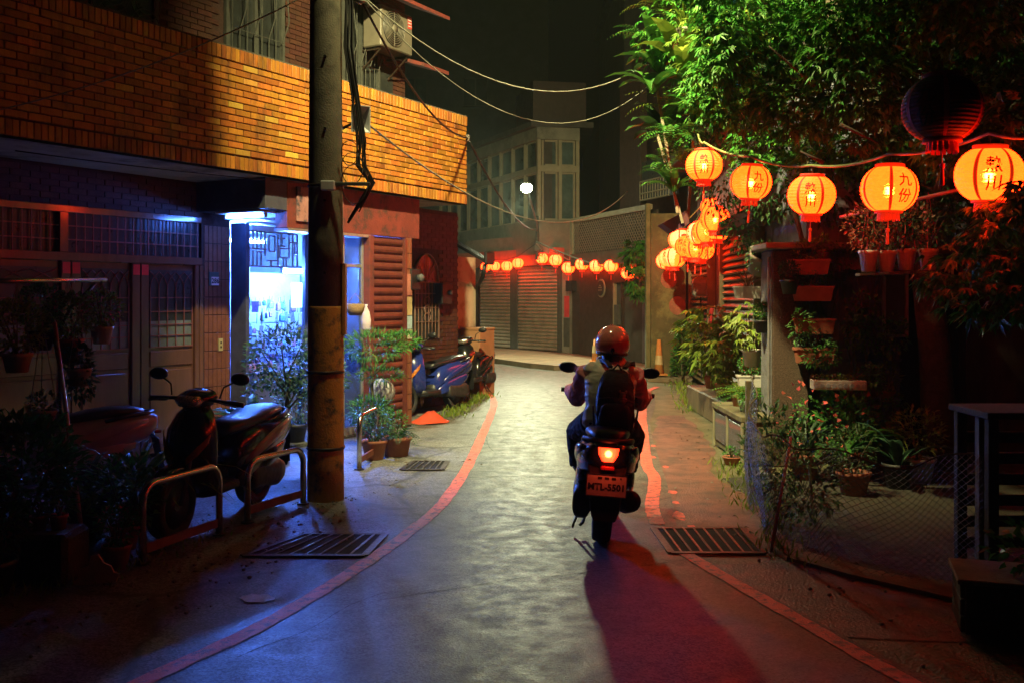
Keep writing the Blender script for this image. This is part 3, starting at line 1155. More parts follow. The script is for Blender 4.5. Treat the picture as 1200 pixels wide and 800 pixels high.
for row, (z, n) in enumerate(((1.70, 1.5), (1.55, 1.42), (1.36, 1.63), (1.20, 1.40), (1.02, 1.63), (.95, 1.3))):
    for i in range(15):
        s = -2.92 + i * .078 + random.uniform(-.02, .02)
        if s > -1.7:
            continue
        o = bpy.data.objects.new('hanging_trinket', pm[(i * 3 + row * 5 + random.randrange(3)) % len(pm)])
        COL.objects.link(o)
        o.location = HW(s, n + random.uniform(-.03, .03), z - .05 + random.uniform(-.02, .02))
        o.rotation_euler = (0, random.uniform(-.12, .12), HROT + random.uniform(-.7, .7))
        o.scale = [random.uniform(.65, 1.3)] * 3
        ci = pm.index(o.data)
        tag(o, 'small %s %s hanging on display in the blue-lit shop' % (['grey', 'violet', 'yellow', 'blue', 'red', 'white', 'mauve', 'orange', 'green', 'pink', 'silver', 'charcoal'][ci], ['pouch', 'card', 'bell charm', 'tasselled lanyard'][ci % 4]), 'trinket', 'trinkets hanging in the shop')
        k += 1
# white price sheet
o = MB().bbox((-.10, -.003, -.16), (.10, .003, .16), .001).build('price_sheet', M_WHITE)
o.location = HW(-2.0, 1.35, 1.72)
o.rotation_euler = (0, 0, HROT - .1)
tag(o, 'white printed sheet hanging beside the pouches in the shop', 'paper')
lines = MB()
for i in range(8):
    z = .12 - i * .033
    lines.box((-.08, -.0045, z), (.08 - random.uniform(0, .06), -.0034, z + .012))
lines.build('print', M_NAVY, o)

# ================================================================== far corner: shop with shutters, window storey, brown house
M_FSHUT = mat('grey steel shutter', (.42, .38, .30), (.30, .27, .22), scale=4, rough=.35, metal=.3, bump=.1)
M_BEIGE = mat('beige render', (.20, .195, .15), (.14, .135, .105), scale=2.2, rough=.8, bump=.2, c3=(.09, .09, .07), s3=.9)
M_FGLASS = mat('dusky window glass', (.06, .09, .085), (.03, .045, .045), scale=2, rough=.15, bump=.02, rnd=.6)
M_FFRAME = mat('pale window frame', (.26, .23, .15), (.2, .18, .12), scale=4, rough=.5)
M_BTILE = mat('brown tile wall', (.045, .026, .02), (.03, .018, .014), scale=6, rough=.4, bump=.1)
M_REDBEAM = mat('red fascia paint', (.42, .10, .05), (.3, .07, .04), scale=4, rough=.5)
M_ROOF = mat('dark roof', (.06, .055, .05), (.04, .035, .03), scale=3, rough=.8)


class Wall:
    """a vertical wall plane through two ground points; p(px, py) puts a pixel on it, q(t, z, d) gives a point d in front"""
    def __init__(self, a, b):
        self.a, self.b = Vector((*a, 0)), Vector((*b, 0))
        self.u = (self.b - self.a).normalized()
        self.len = (self.b - self.a).length
        self.n = Vector((self.u.y, -self.u.x, 0))
        if self.n.dot(-self.a) < 0:
            self.n = -self.n

    def px(self, px, py):
        k = (px - CXP) / FPX
        t = (k * self.a.y - self.a.x) / (self.u.x - k * self.u.y)
        y = self.a.y + self.u.y * t
        return t, EYE - (py - HYP) / FPX * y

    def q(self, t, z, d=0.0):
        return self.a + self.u * t + self.n * d + Vector((0, 0, z))

    def slab(self, mb, t0, t1, z0, z1, d0, d1, o=Vector((0, 0, 0))):
        c = self.q((t0 + t1) / 2, (z0 + z1) / 2, (d0 + d1) / 2) - o
        return mb.obox(c, self.u * (t1 - t0) / 2, self.n * (d1 - d0) / 2, Vector((0, 0, (z1 - z0) / 2)))

    def part(self, name, m, parent, t0, t1, z0, z1, d0, d1, o=Vector((0, 0, 0))):
        mb = MB()
        self.slab(mb, min(t0, t1), max(t0, t1), z0, z1, d0, d1, o)
        return mb.build(name, m, parent)


SW = Wall((-2.9, 34.1), (1.84, 27.54))       # shutter front
so = Vector((0, 30, 0))
shop = thing('corner_shop', 'corner shop with two closed roller shutters and a window storey above', 'shop', so)
te = SW.px(678, 400)[0]
SW.part('wall', M_BTILE, shop, 0, te, .12, 2.9, -.5, -.25, so)
ztop = 2.62


def shutter(t0, t1, z0, z1, n):
    sh = SW.part('shutter', M_FSHUT, shop, t0, t1, z0, z1, -.24, -.20, so)
    hgt = (z1 - z0) / n
    me = None
    for i in range(n):
        mb = MB()
        z = z0 + i * hgt
        prof = [(0, 0), (.035, .25), (.045, .5), (.035, .75), (0, .96)]
        mb.loft([[SW.q(t, z + h * hgt, d - .2) - so for d, h in prof] + [SW.q(t, z + .96 * hgt, -.21) - so, SW.q(t, z, -.21) - so] for t in (t0, t1)])
        mb.build('slat', M_FSHUT, sh)


ts = [SW.px(x, 400)[0] for x in (558, 594, 602, 649)]
shutter(ts[0], ts[1], .14, ztop, 24)
shutter(ts[2], ts[3], .14, ztop, 24)
for a, b in ((ts[1], ts[2]), (ts[3], SW.px(653, 400)[0]), (ts[0] - .5, ts[0])):
    SW.part('shutter_post', M_GREYF, shop, a, b, .12, ztop, -.25, -.12, so)
SW.part('fascia', M_REDBEAM, shop, 0, SW.px(653, 300)[0], ztop, 3.1, -.26, .05, so)
# narrow door with red couplet, grey pillar, brown end
tn0, tn1 = SW.px(653, 400)[0], SW.px(664, 400)[0]
nd = SW.part('narrow_door', mat('grey door', (.30, .29, .25), (.22, .21, .18), scale=5, rough=.5), shop, tn0, tn1, .12, ztop, -.24, -.18, so)
SW.part('door_panel', M_GREYF, nd, tn0 + .08, tn1 - .08, .3, 1.1, -.18, -.165, so)
zc0, zc1 = SW.px(658, 372)[1], SW.px(658, 347)[1]
SW.part('couplet', mat('red paper', (.6, .04, .05), (.5, .03, .04), rough=.6), nd, tn0 + .1, tn1 - .1, zc0, zc1, -.178, -.172, so)
SW.part('pillar', M_BEIGE, shop, tn1, tn1 + .10, .12, 2.9, -.25, -.1, so)
SW.part('pillar', M_BTILE, shop, SW.px(668, 400)[0], te + .3, .12, 2.9, -.25, -.08, so)
SW.part('wall_box', M_BLKP, shop, SW.px(666, 400)[0], SW.px(673, 400)[0], 1.85, 2.15, -.08, .1, so)
# upper window storey, corner at pixel column 630
UC = (.735, 28.45)
UL = Wall(UC, (-3.2, 37.3))
UR = Wall(UC, (1.95, 28.7))
zt = 6.2
for W, t1 in ((UL, 8.5), (UR, UR.len)):
    W.part('upper_wall', M_BEIGE, shop, 0, t1, 2.92, 3.9, -.25, 0, so)
    W.part('upper_wall', M_BEIGE, shop, 0, t1, zt, zt + .35, -.25, .02, so)
    W.part('upper_core', M_ROOF, shop, .02, t1, 3.9, zt, -.5, -.2, so)


def win_bay(W, t0, t1, z0, z1):
    w_ = W.part('window', M_FFRAME, shop, t0, t1, z0, z1, -.19, -.13, so)
    W.part('pane', M_FGLASS, w_, t0 + .05, t1 - .05, z0 + .05, z1 - .05, -.128, -.12, so)
    fr = MB()
    for a, b, c, d in ((t0, t0 + .05, z0, z1), (t1 - .05, t1, z0, z1), (t0 + .05, t1 - .05, z0, z0 + .05), (t0 + .05, t1 - .05, z1 - .05, z1)):
        W.slab(fr, a, b, c, d, -.13, -.07, so)
    fr.build('window_frame', M_FFRAME, w_)


nb = 9
for i in range(nb):
    a = .12 + i * .92
    for z0, z1 in ((3.9, 5.28), (5.42, zt)):
        win_bay(UL, a, a + .86, z0, z1)
    UL.part('mullion', M_FFRAME, shop, a + .86, a + .92, 3.9, zt, -.18, -.03, so)
UL.part('transom', M_FFRAME, shop, 0, 8.5, 5.28, 5.42, -.17, -.01, so)
for i in range(2):
    a = .14 + i * .52
    for z0, z1 in ((3.9, 5.28), (5.46, zt)):
        win_bay(UR, a, a + .46, z0, z1)
UR.part('transom', M_FFRAME, shop, 0, UR.len, 5.28, 5.46, -.17, -.01, so)
for t in (0, .62, 1.14):
    UR.part('mullion', M_FFRAME, shop, t, t + .10, 3.9, zt, -.18, -.02, so)
roof = MB()
roof.prism([UL.q(0, 0, .2) - so, UL.q(8.5, 0, .2) - so, UL.q(8.5, 0, -6) - so, UR.q(3, 0, -6) - so, UR.q(1.6, 0, .2) - so], (0, 0, zt + .35), (0, 0, zt + .5))
roof.build('roof', M_ROOF, shop)
SW.part('signboard', M_BEIGE, shop, ts[0] - .6, SW.px(640, 300)[0], 3.1, 3.5, -.25, .0, so)
mb = MB()
UR.slab(mb, 0, 1.6, zt + .5, 8.0, -3, -.6, so)
mb.build('roof_room', M_BTILE, shop)

# ---- brown house with round sign, lattice balcony and dark door
BW = Wall((1.86, 27.45), (3.72, 22.2))
bo = Vector((3, 25, 0))
bh = thing('brown_house', 'dark brown tiled house with a lattice balcony and a tall dark doorway', 'house', bo)
BW.part('wall', M_BTILE, bh, 0, BW.len, .12, 3.1, -.3, 0, bo)
BW.part('wall', M_BTILE, bh, .02, BW.len, 3.1, 9, -2.4, -1.6, bo)
t0, z1 = BW.px(682, 258)
t1, _ = BW.px(776, 240)
t1 = min(t1, BW.len)
zb = BW.px(690, 297)[1]
bal = BW.part('balcony', mat('weathered concrete', (.08, .06, .04), (.05, .038, .025), scale=4, rough=.8, c3=(.08, .07, .05), s3=2), bh, t0, t1, zb - .35, zb - .02, -.1, .35, bo)
BW.part('balcony_frame', M_FFRAME, bal, t0, t1, z1 - .10, z1 + .02, .25, .36, bo)
BW.part('balcony_frame', M_FFRAME, bal, t0, t0 + .14, zb - .02, z1 - .10, .25, .36, bo)
BW.part('balcony_back', M_ROOF, bal, t0 + .14, t1, zb - .02, z1 - .1, .10, .14, bo)
lt = MB()
hh = z1 - .10 - zb
nx = int((t1 - t0) / .13)
for i in range(-8, nx + 8):
    for sg in (1, -1):
        a = t0 + .14 + i * .13
        p0, p1 = (a, zb), (a + sg * hh, z1 - .1)
        lo_, hi_ = t0 + .14, t1
        # clip to the frame
        (xa, za), (xb, zb_) = p0, p1
        if xb < xa:
            xa, za, xb, zb_ = xb, zb_, xa, za
        if xb <= lo_ or xa >= hi_:
            continue
        if xa < lo_:
            za += (zb_ - za) * (lo_ - xa) / (xb - xa); xa = lo_
        if xb > hi_:
            zb_ = za + (zb_ - za) * (hi_ - xa) / (xb - xa); xb = hi_
        lt.bar(BW.q(xa, za, .30) - bo, BW.q(xb, zb_, .30) - bo, .016, .016)
lt.build('lattice', mat('lattice metal', (.22, .16, .11), (.15, .11, .08), rough=.5), bal, kind='stuff')
# upper railing window
t2, z2 = BW.px(733, 235)
t3, z3 = BW.px(766, 205)
rl = BW.part('upper_window', M_DGLASS, bh, t2, t3 + .3, z2, z3 + .5, -.5, -.45, bo)
BW.part('window_wall', M_BTILE, bh, t2 - 1.2, t2 - .02, z2 - .2, 7.5, -.6, -.42, bo)
rb = MB()
for i in range(12):
    t = t2 + (t3 - t2) * i / 11
    rb.tube([BW.q(t, z2, -.4) - bo, BW.q(t, z3, -.4) - bo], .012, 5)
for z in (z2, z2 + (z3 - z2) * .35, z3):
    rb.tube([BW.q(t2, z, -.4) - bo, BW.q(t3, z, -.4) - bo], .02, 5)
rb.build('railing', M_FFRAME, rl)
# round sign
t4, z4 = BW.px(706, 338)
rs = thing('round_sign', 'round black shop sign with a pale ring on the brown wall', 'sign', BW.q(t4, z4, .02))
c_ = Vector((0, 0, 0))
for rr, m_, dd, nm in ((.24, M_FFRAME, .03, 'ring'), (.20, M_BLKP, .05, 'face')):
    mb = MB()
    k = 24
    pts = [BW.u * rr * math.cos(2 * math.pi * j / k) + Vector((0, 0, rr * math.sin(2 * math.pi * j / k))) for j in range(k)]
    mb.prism(pts, BW.n * (dd - .03), BW.n * dd)
    mb.build(nm, m_, rs)
mb = MB()
for i, (a, b, z) in enumerate(((-.1, .1, .02), (-.12, .12, -.05), (-.05, .05, .07))):
    mb.obox(BW.u * ((a + b) / 2) + BW.n * .053 + Vector((0, 0, z)), BW.u * (b - a) / 2, BW.n * .003, Vector((0, 0, .012)))
mb.build('sign_mark', M_FFRAME, rs)
# doorway: dark recess, post, door leaf
t5, t6 = BW.px(722, 400)[0], BW.px(772, 400)[0]
t6 = min(t6, BW.len - .02)
zt5 = BW.px(740, 328)[1]
dr = BW.part('door', M_ROOF, bh, t5, t6, .12, zt5, .0, .02, bo)
for a, m_ in ((t5, M_FFRAME), (t5 + .45, M_BTILE), (t6 - .06, M_BTILE)):
    BW.part('door_post', m_, dr, a, a + .08, .12, zt5, .02, .09, bo)
BW.part('door_leaf', mat('dusk blue door', (.10, .09, .11), (.07, .06, .08), rough=.4), dr, t6 - .75, t6 - .1, .14, zt5 - .1, .02, .05, bo)
BW.part('couplet', MATS['red paper'], dr, t6 - .5, t6 - .36, 1.55, 2.0, .05, .056, bo)
BW.part('door_head', M_BTILE, dr, t5, t6, zt5 - .06, zt5 + .3, .02, .12, bo)
BW.part('post_box', M_GREYF, bh, t5 + .12, t5 + .40, 1.0, 1.5, .021, .12, bo)

# ---- pale wall with two faded red discs, conical hedge and cones before it
M_OLDP = mat('mossy post', (.13, .12, .05), (.08, .075, .03), rough=.8)
pw = thing('pale_wall', 'narrow mossy pale wall panel with two faded red discs painted on it', 'wall', (3.25, 20.3, 0))
MB().bbox((-.42, 0, 0), (.30, .2, 3.4), .01).build('panel', mat('mossy pale plaster', (.09, .075, .03), (.06, .05, .02), scale=3, rough=.8, bump=.3, c3=(.14, .13, .05), s3=2), pw)
for dx, z in ((-.05, 2.06), (.12, 1.52)):
    mb = MB()
    k = 20
    mb.prism([(dx + .17 * math.cos(2 * math.pi * j / k), -.002, z + .19 * math.sin(2 * math.pi * j / k)) for j in range(k)], (0, -.004, 0), (0, 0, 0))
    mb.build('painted_disc', mat('faded red disc', (.30, .10, .06), (.2, .08, .05), scale=9, rough=.8), pw)
MB().bbox((-.52, -.03, 0), (-.43, .17, 3.6), .008).build('post', M_OLDP, pw)


M_CONE = mat('faded orange cone', (.55, .22, .05), (.42, .17, .05), scale=10, rough=.6)


def cone(label, x, y, h):
    o = thing('traffic_cone', label, 'traffic cone', (x, y, .12 if y < 25 else .12), 0, 'traffic cones by the far doorway')
    MB().lathe([(.10 * h / .7, .03), (.035 * h / .7, h), (.02, h)], 16).build('body', M_CONE, o, True)
    MB().bbox((-.16 * h / .7, -.16 * h / .7, 0), (.16 * h / .7, .16 * h / .7, .035), .01).build('base', M_CONE, o)
    MB().lathe([(.085 * h / .7, .22), (.066 * h / .7, .40)], 16, cap=False).build('band', mat('cone band', (.5, .42, .25), (.4, .3, .15), rough=.5), o, True)


cone('tall faded orange cone by the mossy pale wall', 2.98, 20.2, .72)
cone('small faded orange cone at the corner shop door', 2.02, 24.3, .55)

# ---- cream wall and black awning behind the parked scooters
ca = HW(1.15, 1.05)
cw = thing('cream_house', 'cream rendered wall under a black corrugated awning beyond the parked scooters', 'house', HW(2.2, 1.95), HROT)
k0, _ = L(530, 350, 1.95)
k1, _ = L(556, 350, 1.95)
k2, _ = L(575, 350, 1.2)
zc = L(545, 308, 1.95)[1]
MB().bbox((k0 - 2.2, 0, 0), (k1 - 2.2 + .05, .2, zc + .1), .01).build('wall', mat('cream render', (.62, .5, .36), (.52, .42, .3), scale=3, rough=.8, c3=(.35, .22, .15), s3=1.5), cw)
aw = MB()
za = L(550, 281, 1.6)[1]
na = 24
for i in range(na):
    a, b = (k0 - .15 + (k2 - k0 + .2) * i / na) - 2.2, (k0 - .15 + (k2 - k0 + .2) * (i + 1) / na) - 2.2
    dz = .02 if i % 2 else 0
    aw.prism([(a, -.75, zc - .03 + dz), (b, -.75, zc - .03 + dz), (b, .25, za + .1 + dz), (a, .25, za + .1 + dz)], (0, 0, 0), (0, 0, .03))
aw.build('awning', M_BLKP, cw)
MB().bbox((k0 - 2.35, -.78, zc - .06), (k2 - 2.1, -.72, zc + .16), .02).build('gutter', M_BLKP, cw)
MB().tube([(k2 - 2.3, -.7, zc - .05), (k2 - 2.3, -.66, zc - .25), (k1 - 2.2 + .02, -.06, zc - .4), (k1 - 2.2 + .02, -.06, .1)], .04, 8).build('downpipe', M_BLKP, cw, True)
MB().bbox((k1 - 2.2 - .15, .21, 0), (k1 - 2.2 + .04, 6, zc + .1), .01).build('side_wall', M_RMORT, cw)
b2 = thing('carton', 'brown cardboard carton stacked by the cream wall behind the black scooter', 'box', HW(k1 - .3, 1.7, 0), HROT)
MB().bbox((-.25, -.2, .0), (.25, .2, 1.12), .01).build('carton_body', mat('cardboard', (.42, .2, .1), (.33, .16, .08), rough=.8), b2)
MB().bbox((-.26, -.21, 1.12), (.26, .21, 1.16), .005).build('lid', mat('cardboard', (.42, .2, .1)), b2)

# ---- dark backdrop houses behind, night silhouettes
M_NIGHT = mat('unlit render', (.05, .05, .047), (.035, .035, .032), scale=2, rough=.9)


def block(label, x0, x1, y0, y1, h, windows):
    o = thing('background_house', label, 'house', ((x0 + x1) / 2, y0, 0))
    mx = (x0 + x1) / 2
    MB().box((x0 - mx, 0, 0), (x1 - mx, y1 - y0, h)).build('wall', M_NIGHT, o)
    MB().box((x0 - mx - .2, -.2, h), (x1 - mx + .2, y1 - y0 + .2, h + .25)).build('roof', M_ROOF, o)
    for wx, wz in windows:
        f = MB().box((wx - mx - .5, -.06, wz), (wx - mx + .5, -.002, wz + 1.2)).build('window', M_NIGHT, o)
        for q in (-.25, .25):
            MB().box((wx - mx + q - .22, -.07, wz + .06), (wx - mx + q + .22, -.0605, wz + 1.14)).build('pane', M_FGLASS, f)
    return o


block('tall unlit house rising behind the corner shop', -9, 1.5, 41, 48, 14, [(-4, 9.5), (-1.5, 9.5), (-4, 6.8)])
block('unlit slab of a house up the hill beyond the alley', -22, -8, 46, 56, 16, [(-12, 10), (-16, 10)])
block('unlit house rising behind the brown tiled house', 3.5, 14, 31, 40, 12, [(5, 8), (8, 8)])

# ================================================================== street furniture
M_POLE = mat('concrete pole', (.20, .185, .13), (.145, .135, .10), scale=6, rough=.75, bump=.3, bscale=80, c3=(.10, .095, .07), s3=3)
M_POLEP = mat('worn orange pole paint', (.62, .29, .06), (.5, .22, .045), scale=5, rough=.6, bump=.3, c3=(.09, .07, .05), s3=6)
PP = Vector((-1.575, 8.42, 0))
pole = thing('utility_pole', 'thick concrete utility pole with a worn orange painted base', 'utility pole', PP)
MB().lathe([(.148, 1.62), (.146, 2.2), (.128, 4.6), (.118, 6), (.1, 9)], 28).build('shaft', M_POLE, pole, True)
MB().lathe([(.154, -.05), (.153, .3), (.150, 1.0), (.1485, 1.60), (.1475, 1.64)], 28).build('painted_base', M_POLEP, pole, True)
for z, r in ((4.28, .133), (4.22, .134), (2.62, .147), (.42, .156), (1.06, .153)):
    MB().lathe([(r, z), (r + .006, z + .004), (r + .006, z + .022), (r, z + .026)], 24, cap=False).build('band', M_IRON if z > .5 else M_BLKP, pole, True)
for z in (1.9, 2.5, 3.1, 3.7):
    MB().tube([(.02, -.13, z), (.02, -.155, z)], .012, 6).build('bolt_hole', M_BLACK, pole)
MB().bbox((.10, -.035, 4.31), (.36, .01, 4.36), .006).build('bracket', mat('old timber', (.3, .2, .08), (.22, .15, .06)), pole)
MB().lathe([(.02, 0), (.05, .02), (.03, .04), (.055, .06), (.03, .09), (0.01, .1)], 12, (.3, -.02, 4.17)).build('insulator', mat('glazed insulator', (.5, .55, .5), rough=.15), pole, True)
MB().bbox((.145, -.06, 1.38), (.175, .03, 1.98), .004).build('pole_tag', mat('orange plate', (.5, .2, .06)), pole)
MB().bbox((-.01, -.20, 2.58), (.11, -.14, 2.66), .008).build('clip', M_WHITE, pole)
MB().bbox((.06, -.18, 2.62), (.40, -.15, 2.65), .005).build('arm', M_GREYF, pole)

# flood lamp with square reflector on the pole
fl = thing('floodlight', 'unlit square floodlight with a pale reflector fixed to the utility pole', 'floodlight', (PP.x + .30, PP.y - .02, 3.2))
fd = Vector((.42, -.85, .0)).normalized()
fs = Vector((fd.y, -fd.x, 0)) * -1
mb = MB()
for i, (w_, d_) in enumerate(((.085, .02),)):
    pass
def sq(c, w_, h_):
    return [c + fs * a * w_ + Vector((0, 0, b * h_)) for a, b in ((-1, -1), (1, -1), (1, 1), (-1, 1))]
mb.loft([sq(-fd * .10, .035, .035), sq(Vector((0, 0, 0)), .085, .115), sq(Vector((0, 0, 0)), .078, .108), sq(-fd * .085, .03, .03)])
mb.build('reflector', M_WHITE, fl)
MB().loft([sq(-fd * .18, .03, .04), sq(-fd * .10, .038, .045)]).build('housing', M_BLKP, fl)
MB().tube([-fd * .14, -fd * .14 + Vector((-.12, .05, -.05)), Vector((-.17, .02, -.05))], .012, 6).build('bracket', M_IRON, fl)

# bundle of cables on the pole
M_CABLE = mat('black cable', (.02, .02, .02), (.012, .012, .012), rough=.5, bump=0)
M_CABLE2 = mat('pale cable', (.26, .26, .21), (.18, .18, .15), rough=.5, bump=0)
M_STRING = mat('green lantern string', (.30, .34, .12), (.2, .24, .08), rough=.6)


def cable(name, label, pts, r, m=M_CABLE, group='cables strung over the lane'):
    o = MB().tube(pts, r, 6).build(name, m, None, True)
    return tag(o, label, 'cable', group)


for i in range(7):
    x = PP.x + .17 + .018 * (i % 4) + random.uniform(-.01, .01)
    y = PP.y - .06 + .02 * (i // 4)
    pts = [Vector((x + random.uniform(-.05, .05), y, 6.0))]
    for z in (5.2, 4.5, 4.15, 3.8, 3.4, 3.0, 2.8):
        pts.append(Vector((x + random.uniform(-.02, .02) + (.06 if z < 3.6 else 0) + (.05 if z < 3.1 else 0), y + random.uniform(-.01, .01), z)))
    pts.append(Vector((x + .20, y + .02, 2.66)))
    pts.append(Vector((x + .16 - .03 * i, y, 2.5 - .03 * i)))
    cable('pole_cable', 'black cable running down the utility pole beside the floodlight', pts, random.choice((.006, .008, .012)), group='cables running down the utility pole')
for i in range(3):
    c0 = Vector((PP.x + .22 + .02 * i, PP.y - .1, 2.9 - .13 * i))
    rr = .07 + .02 * i
    cable('cable_loop', 'thin loop of slack cable hanging from the pole', [c0 + Vector((rr * math.cos(t), .02 * math.sin(2 * t), rr * 1.5 * math.sin(t))) for t in [j * math.pi / 8 for j in range(17)]], .004, group='slack loops on the pole')
ins = PP + Vector((.30, -.02, 4.25))
cable('service_cable', 'pale cable sagging from the pole insulator across to the ferns', catenary(ins, A(760, 74, 11.5), .55, 20), .006, M_CABLE2, None)
cable('service_cable', 'second pale cable drooping lower from the pole insulator towards the ferns', catenary(ins + Vector((.03, 0, -.04)), A(765, 96, 12), .75, 20), .0045, M_CABLE2, None)
cable('service_cable', 'thick dark cable from the pole down to the balcony corner clamp', catenary(ins + Vector((.02, 0, -.08)), HW(-.02, -.03, 3.93), .25, 14), .012)
bc = HW(-.02, -.03, 3.93)
cable('service_cable', 'dark cable from the balcony corner to the far street lamp', catenary(bc, (.70, 28.2, 3.6), .35, 14), .016, M_CABLE, None)
cable('service_cable', 'thin cable crossing low before the balcony bricks to the far house', catenary((PP.x + .28, PP.y - .05, 3.22), A(735, 225, 20), .75, 24), .008, M_CABLE2, None)
cable('service_cable', 'thin cable from the pole along the dark end of the balcony', catenary(PP + Vector((-.1, -.08, 4.25)), A(-60, 142, 7.2), .12, 10), .006, M_CABLE2, None)
cable('service_cable', 'slim cable across the soffit into the fascia', catenary(HW(-6.5, .55, 2.97), HW(-3.3, .1, 2.98), .02, 6), .006)
clamp = MB().bbox((-.03, -.03, -.05), (.03, .03, .05), .008).tube([(0, 0, .0), (.03, -.05, .03), (.03, -.08, 0)], .008, 5).build('cable_clamp', M_IRON)
clamp.location = HW(-.03, -.04, 3.93)
tag(clamp, 'small iron cable clamp at the balcony corner', 'clamp')

# air conditioner
ac = thing('air_conditioner', 'outdoor air conditioner with round fan grille above the balcony', 'air conditioner', HW(-.97, .5, 5.02), HROT)
MB().bbox((-.36, 0, 0), (.36, .30, .55), .015).build('case', mat('aged ivory metal', (.16, .14, .105), (.12, .105, .08), scale=5, rough=.5), ac)
MB().lathe([(.02, -.004), (.235, -.004), (.235, .0), (.02, 0)], 28, (-.08, -.001, .28), 'y').build('fan_recess', M_BLKP, ac, True)
fg = MB()
for r_ in (.05, .08, .11, .14, .17, .20, .23):
    fg.tube([(-.08 + r_ * math.cos(t * math.pi / 14), -.02, .28 + r_ * math.sin(t * math.pi / 14)) for t in range(29)], .005, 4, False)
for t in range(8):
    fg.tube([(-.08, -.018, .28), (-.08 + .24 * math.cos(t * math.pi / 4), -.018, .28 + .24 * math.sin(t * math.pi / 4))], .004, 4)
fg.build('fan_grille', MATS['aged ivory metal'], ac)
MB().lathe([(.045, -.035), (.05, -.02), (.05, -.01)], 16, (-.08, 0, .28), 'y').build('fan_cap', MATS['aged ivory metal'], ac, True)
MB().bbox((.245, -.006, .36), (.335, -.0005, .53), .002).build('energy_label', mat('red label', (.6, .06, .05)), ac)
for z in (.39, .43, .47, .50):
    MB().box((.255, -.0075, z), (.325, -.0062, z + .012)).build('label_print', M_WHITE, ac)
for x_ in (-.3, .3):
    MB().bar((x_, .05, -.02), (x_, .5, -.02), .03, .03).bar((x_, .38, -.3), (x_, .05, -.03), .02).build('wall_bracket', M_IRON, ac)
MB().tube([(-.34, .2, .52), (-.4, .25, .7), (-.42, .4, .9)], .02, 8).build('coolant_pipe', M_WHITE, ac, True)

# meter box with round dial at the shop's end pier
mt = thing('electric_meter', 'black meter box with a round glass dial at the end pier', 'meter', HW(-1.02, .2, 1.93), HROT)
MB().bbox((-.13, -.06, -.14), (.10, .08, .14), .012).build('box', M_BLKP, mt)
MB().lathe([(.045, -.12), (.052, -.105), (.054, -.06)], 18, (.05, 0, .02), 'y').build('dial', mat('meter glass', (.16, .16, .18), rough=.08), mt, True)
mt2 = thing('electric_meter', 'second black meter box on the brick wall beyond the arched window', 'meter', HW(L(522, 340, 1.1)[0], 1.1, 1.75), HROT)
MB().bbox((-.16, -.05, -.16), (.12, .11, .16), .012).build('box', M_BLKP, mt2)
MB().lathe([(.035, -.09), (.04, -.08), (.042, -.05)], 18, (.05, 0, .02), 'y').build('dial', MATS['meter glass'], mt2, True)

# stainless hoop rails
def hoop(label, a, b, h):
    a, b = Vector((*a, 0)), Vector((*b, 0))
    o = thing('hoop_rail', label, 'rail', (a + b) / 2, 0, 'stainless hoop rails along the pavement')
    c = (a + b) / 2
    u = (b - a).normalized()
    r = .12
    pts = [a - c + Vector((0, 0, -.01))]
    for t in range(7):
        q = t / 6 * math.pi / 2
        pts.append(a - c + u * r * (1 - math.cos(q)) + Vector((0, 0, h - r + r * math.sin(q))))
    for t in range(7):
        q = t / 6 * math.pi / 2
        pts.append(b - c - u * r * (1 - math.sin(q)) + Vector((0, 0, h - r + r * math.cos(q))))
    pts.append(b - c + Vector((0, 0, -.01)))
    MB().tube(pts, .024, 14).build('hoop', M_STEEL, o, True)
    MB().bar(a - c + u * .03 + Vector((0, 0, .09)), b - c - u * .03 + Vector((0, 0, .09)), .02, .06).build('cross_bar', mat('red-brown bar', (.25, .08, .05), rough=.5), o)
    for p in (a - c, b - c):
        MB().lathe([(.05, 0), (.05, .008), (.026, .012)], 14, p).build('foot_plate', M_IRON, o)


hoop('bent stainless hoop rail in front of the parked black scooter', (-2.36, 6.36), (-2.1, 7.14), .50)
hoop('stainless hoop rail between the scooter and the utility pole', (-2.0, 7.53), (-1.72, 8.2), .46)
hoop('short stainless hoop rail by the shop door planters', (-1.51, 9.85), (-1.43, 10.55), .53)

# far street lamp on its bracket pole
M_LAMPGLOW = emis('street lamp glass', (.93, 1, .66), 120)
lp = thing('street_lamp', 'glowing street lamp on a bracket arm over the bend', 'street lamp', (.72, 28.36, 0))
o_ = Vector((.72, 28.36, 0))
MB().tube([(0, 0, 2.75), (0, 0, 4.0)], [.06, .045], 10).build('post', M_GREYF, lp, True)
MB().tube([Vector((0, 0, 3.55)), Vector((-.02, -.5, 3.75)), Vector((-.25, -2.6, 4.2)), FAR_LAMP - o_ + Vector((.02, .18, .02))], .028, 8).build('arm', M_GREYF, lp, True)
h = FAR_LAMP - o_
MB().loft([ring(0, 0, 0, .1, .1, 2, 12)] and [[(h.x + math.cos(t) * r_, h.y + math.sin(t) * r_ * 1.4, h.z + z) for t in [j * math.pi / 6 for j in range(12)]] for r_, z in ((.10, .082), (.11, .10), (.09, .13), (.04, .15))]).build('hood', M_GREYF, lp, True)
MB().lathe([(.02, -.13), (.08, -.115), (.13, -.06), (.15, .0), (.13, .05), (.08, .085), (.02, .10)], 18, h).build('globe', M_LAMPGLOW, lp, True)
MB().bbox((-.09, -.1, 3.0), (.09, .06, 3.25), .01).build('junction_box', M_GREYF, lp)
for i in range(3):
    MB().tube([Vector((.1 + .06 * math.cos(t), -.08, 2.85 + .10 * i + .08 * math.sin(t))) for t in [j * math.pi / 6 for j in range(13)]], .008, 5, False).build('cable_coil', M_CABLE, lp)

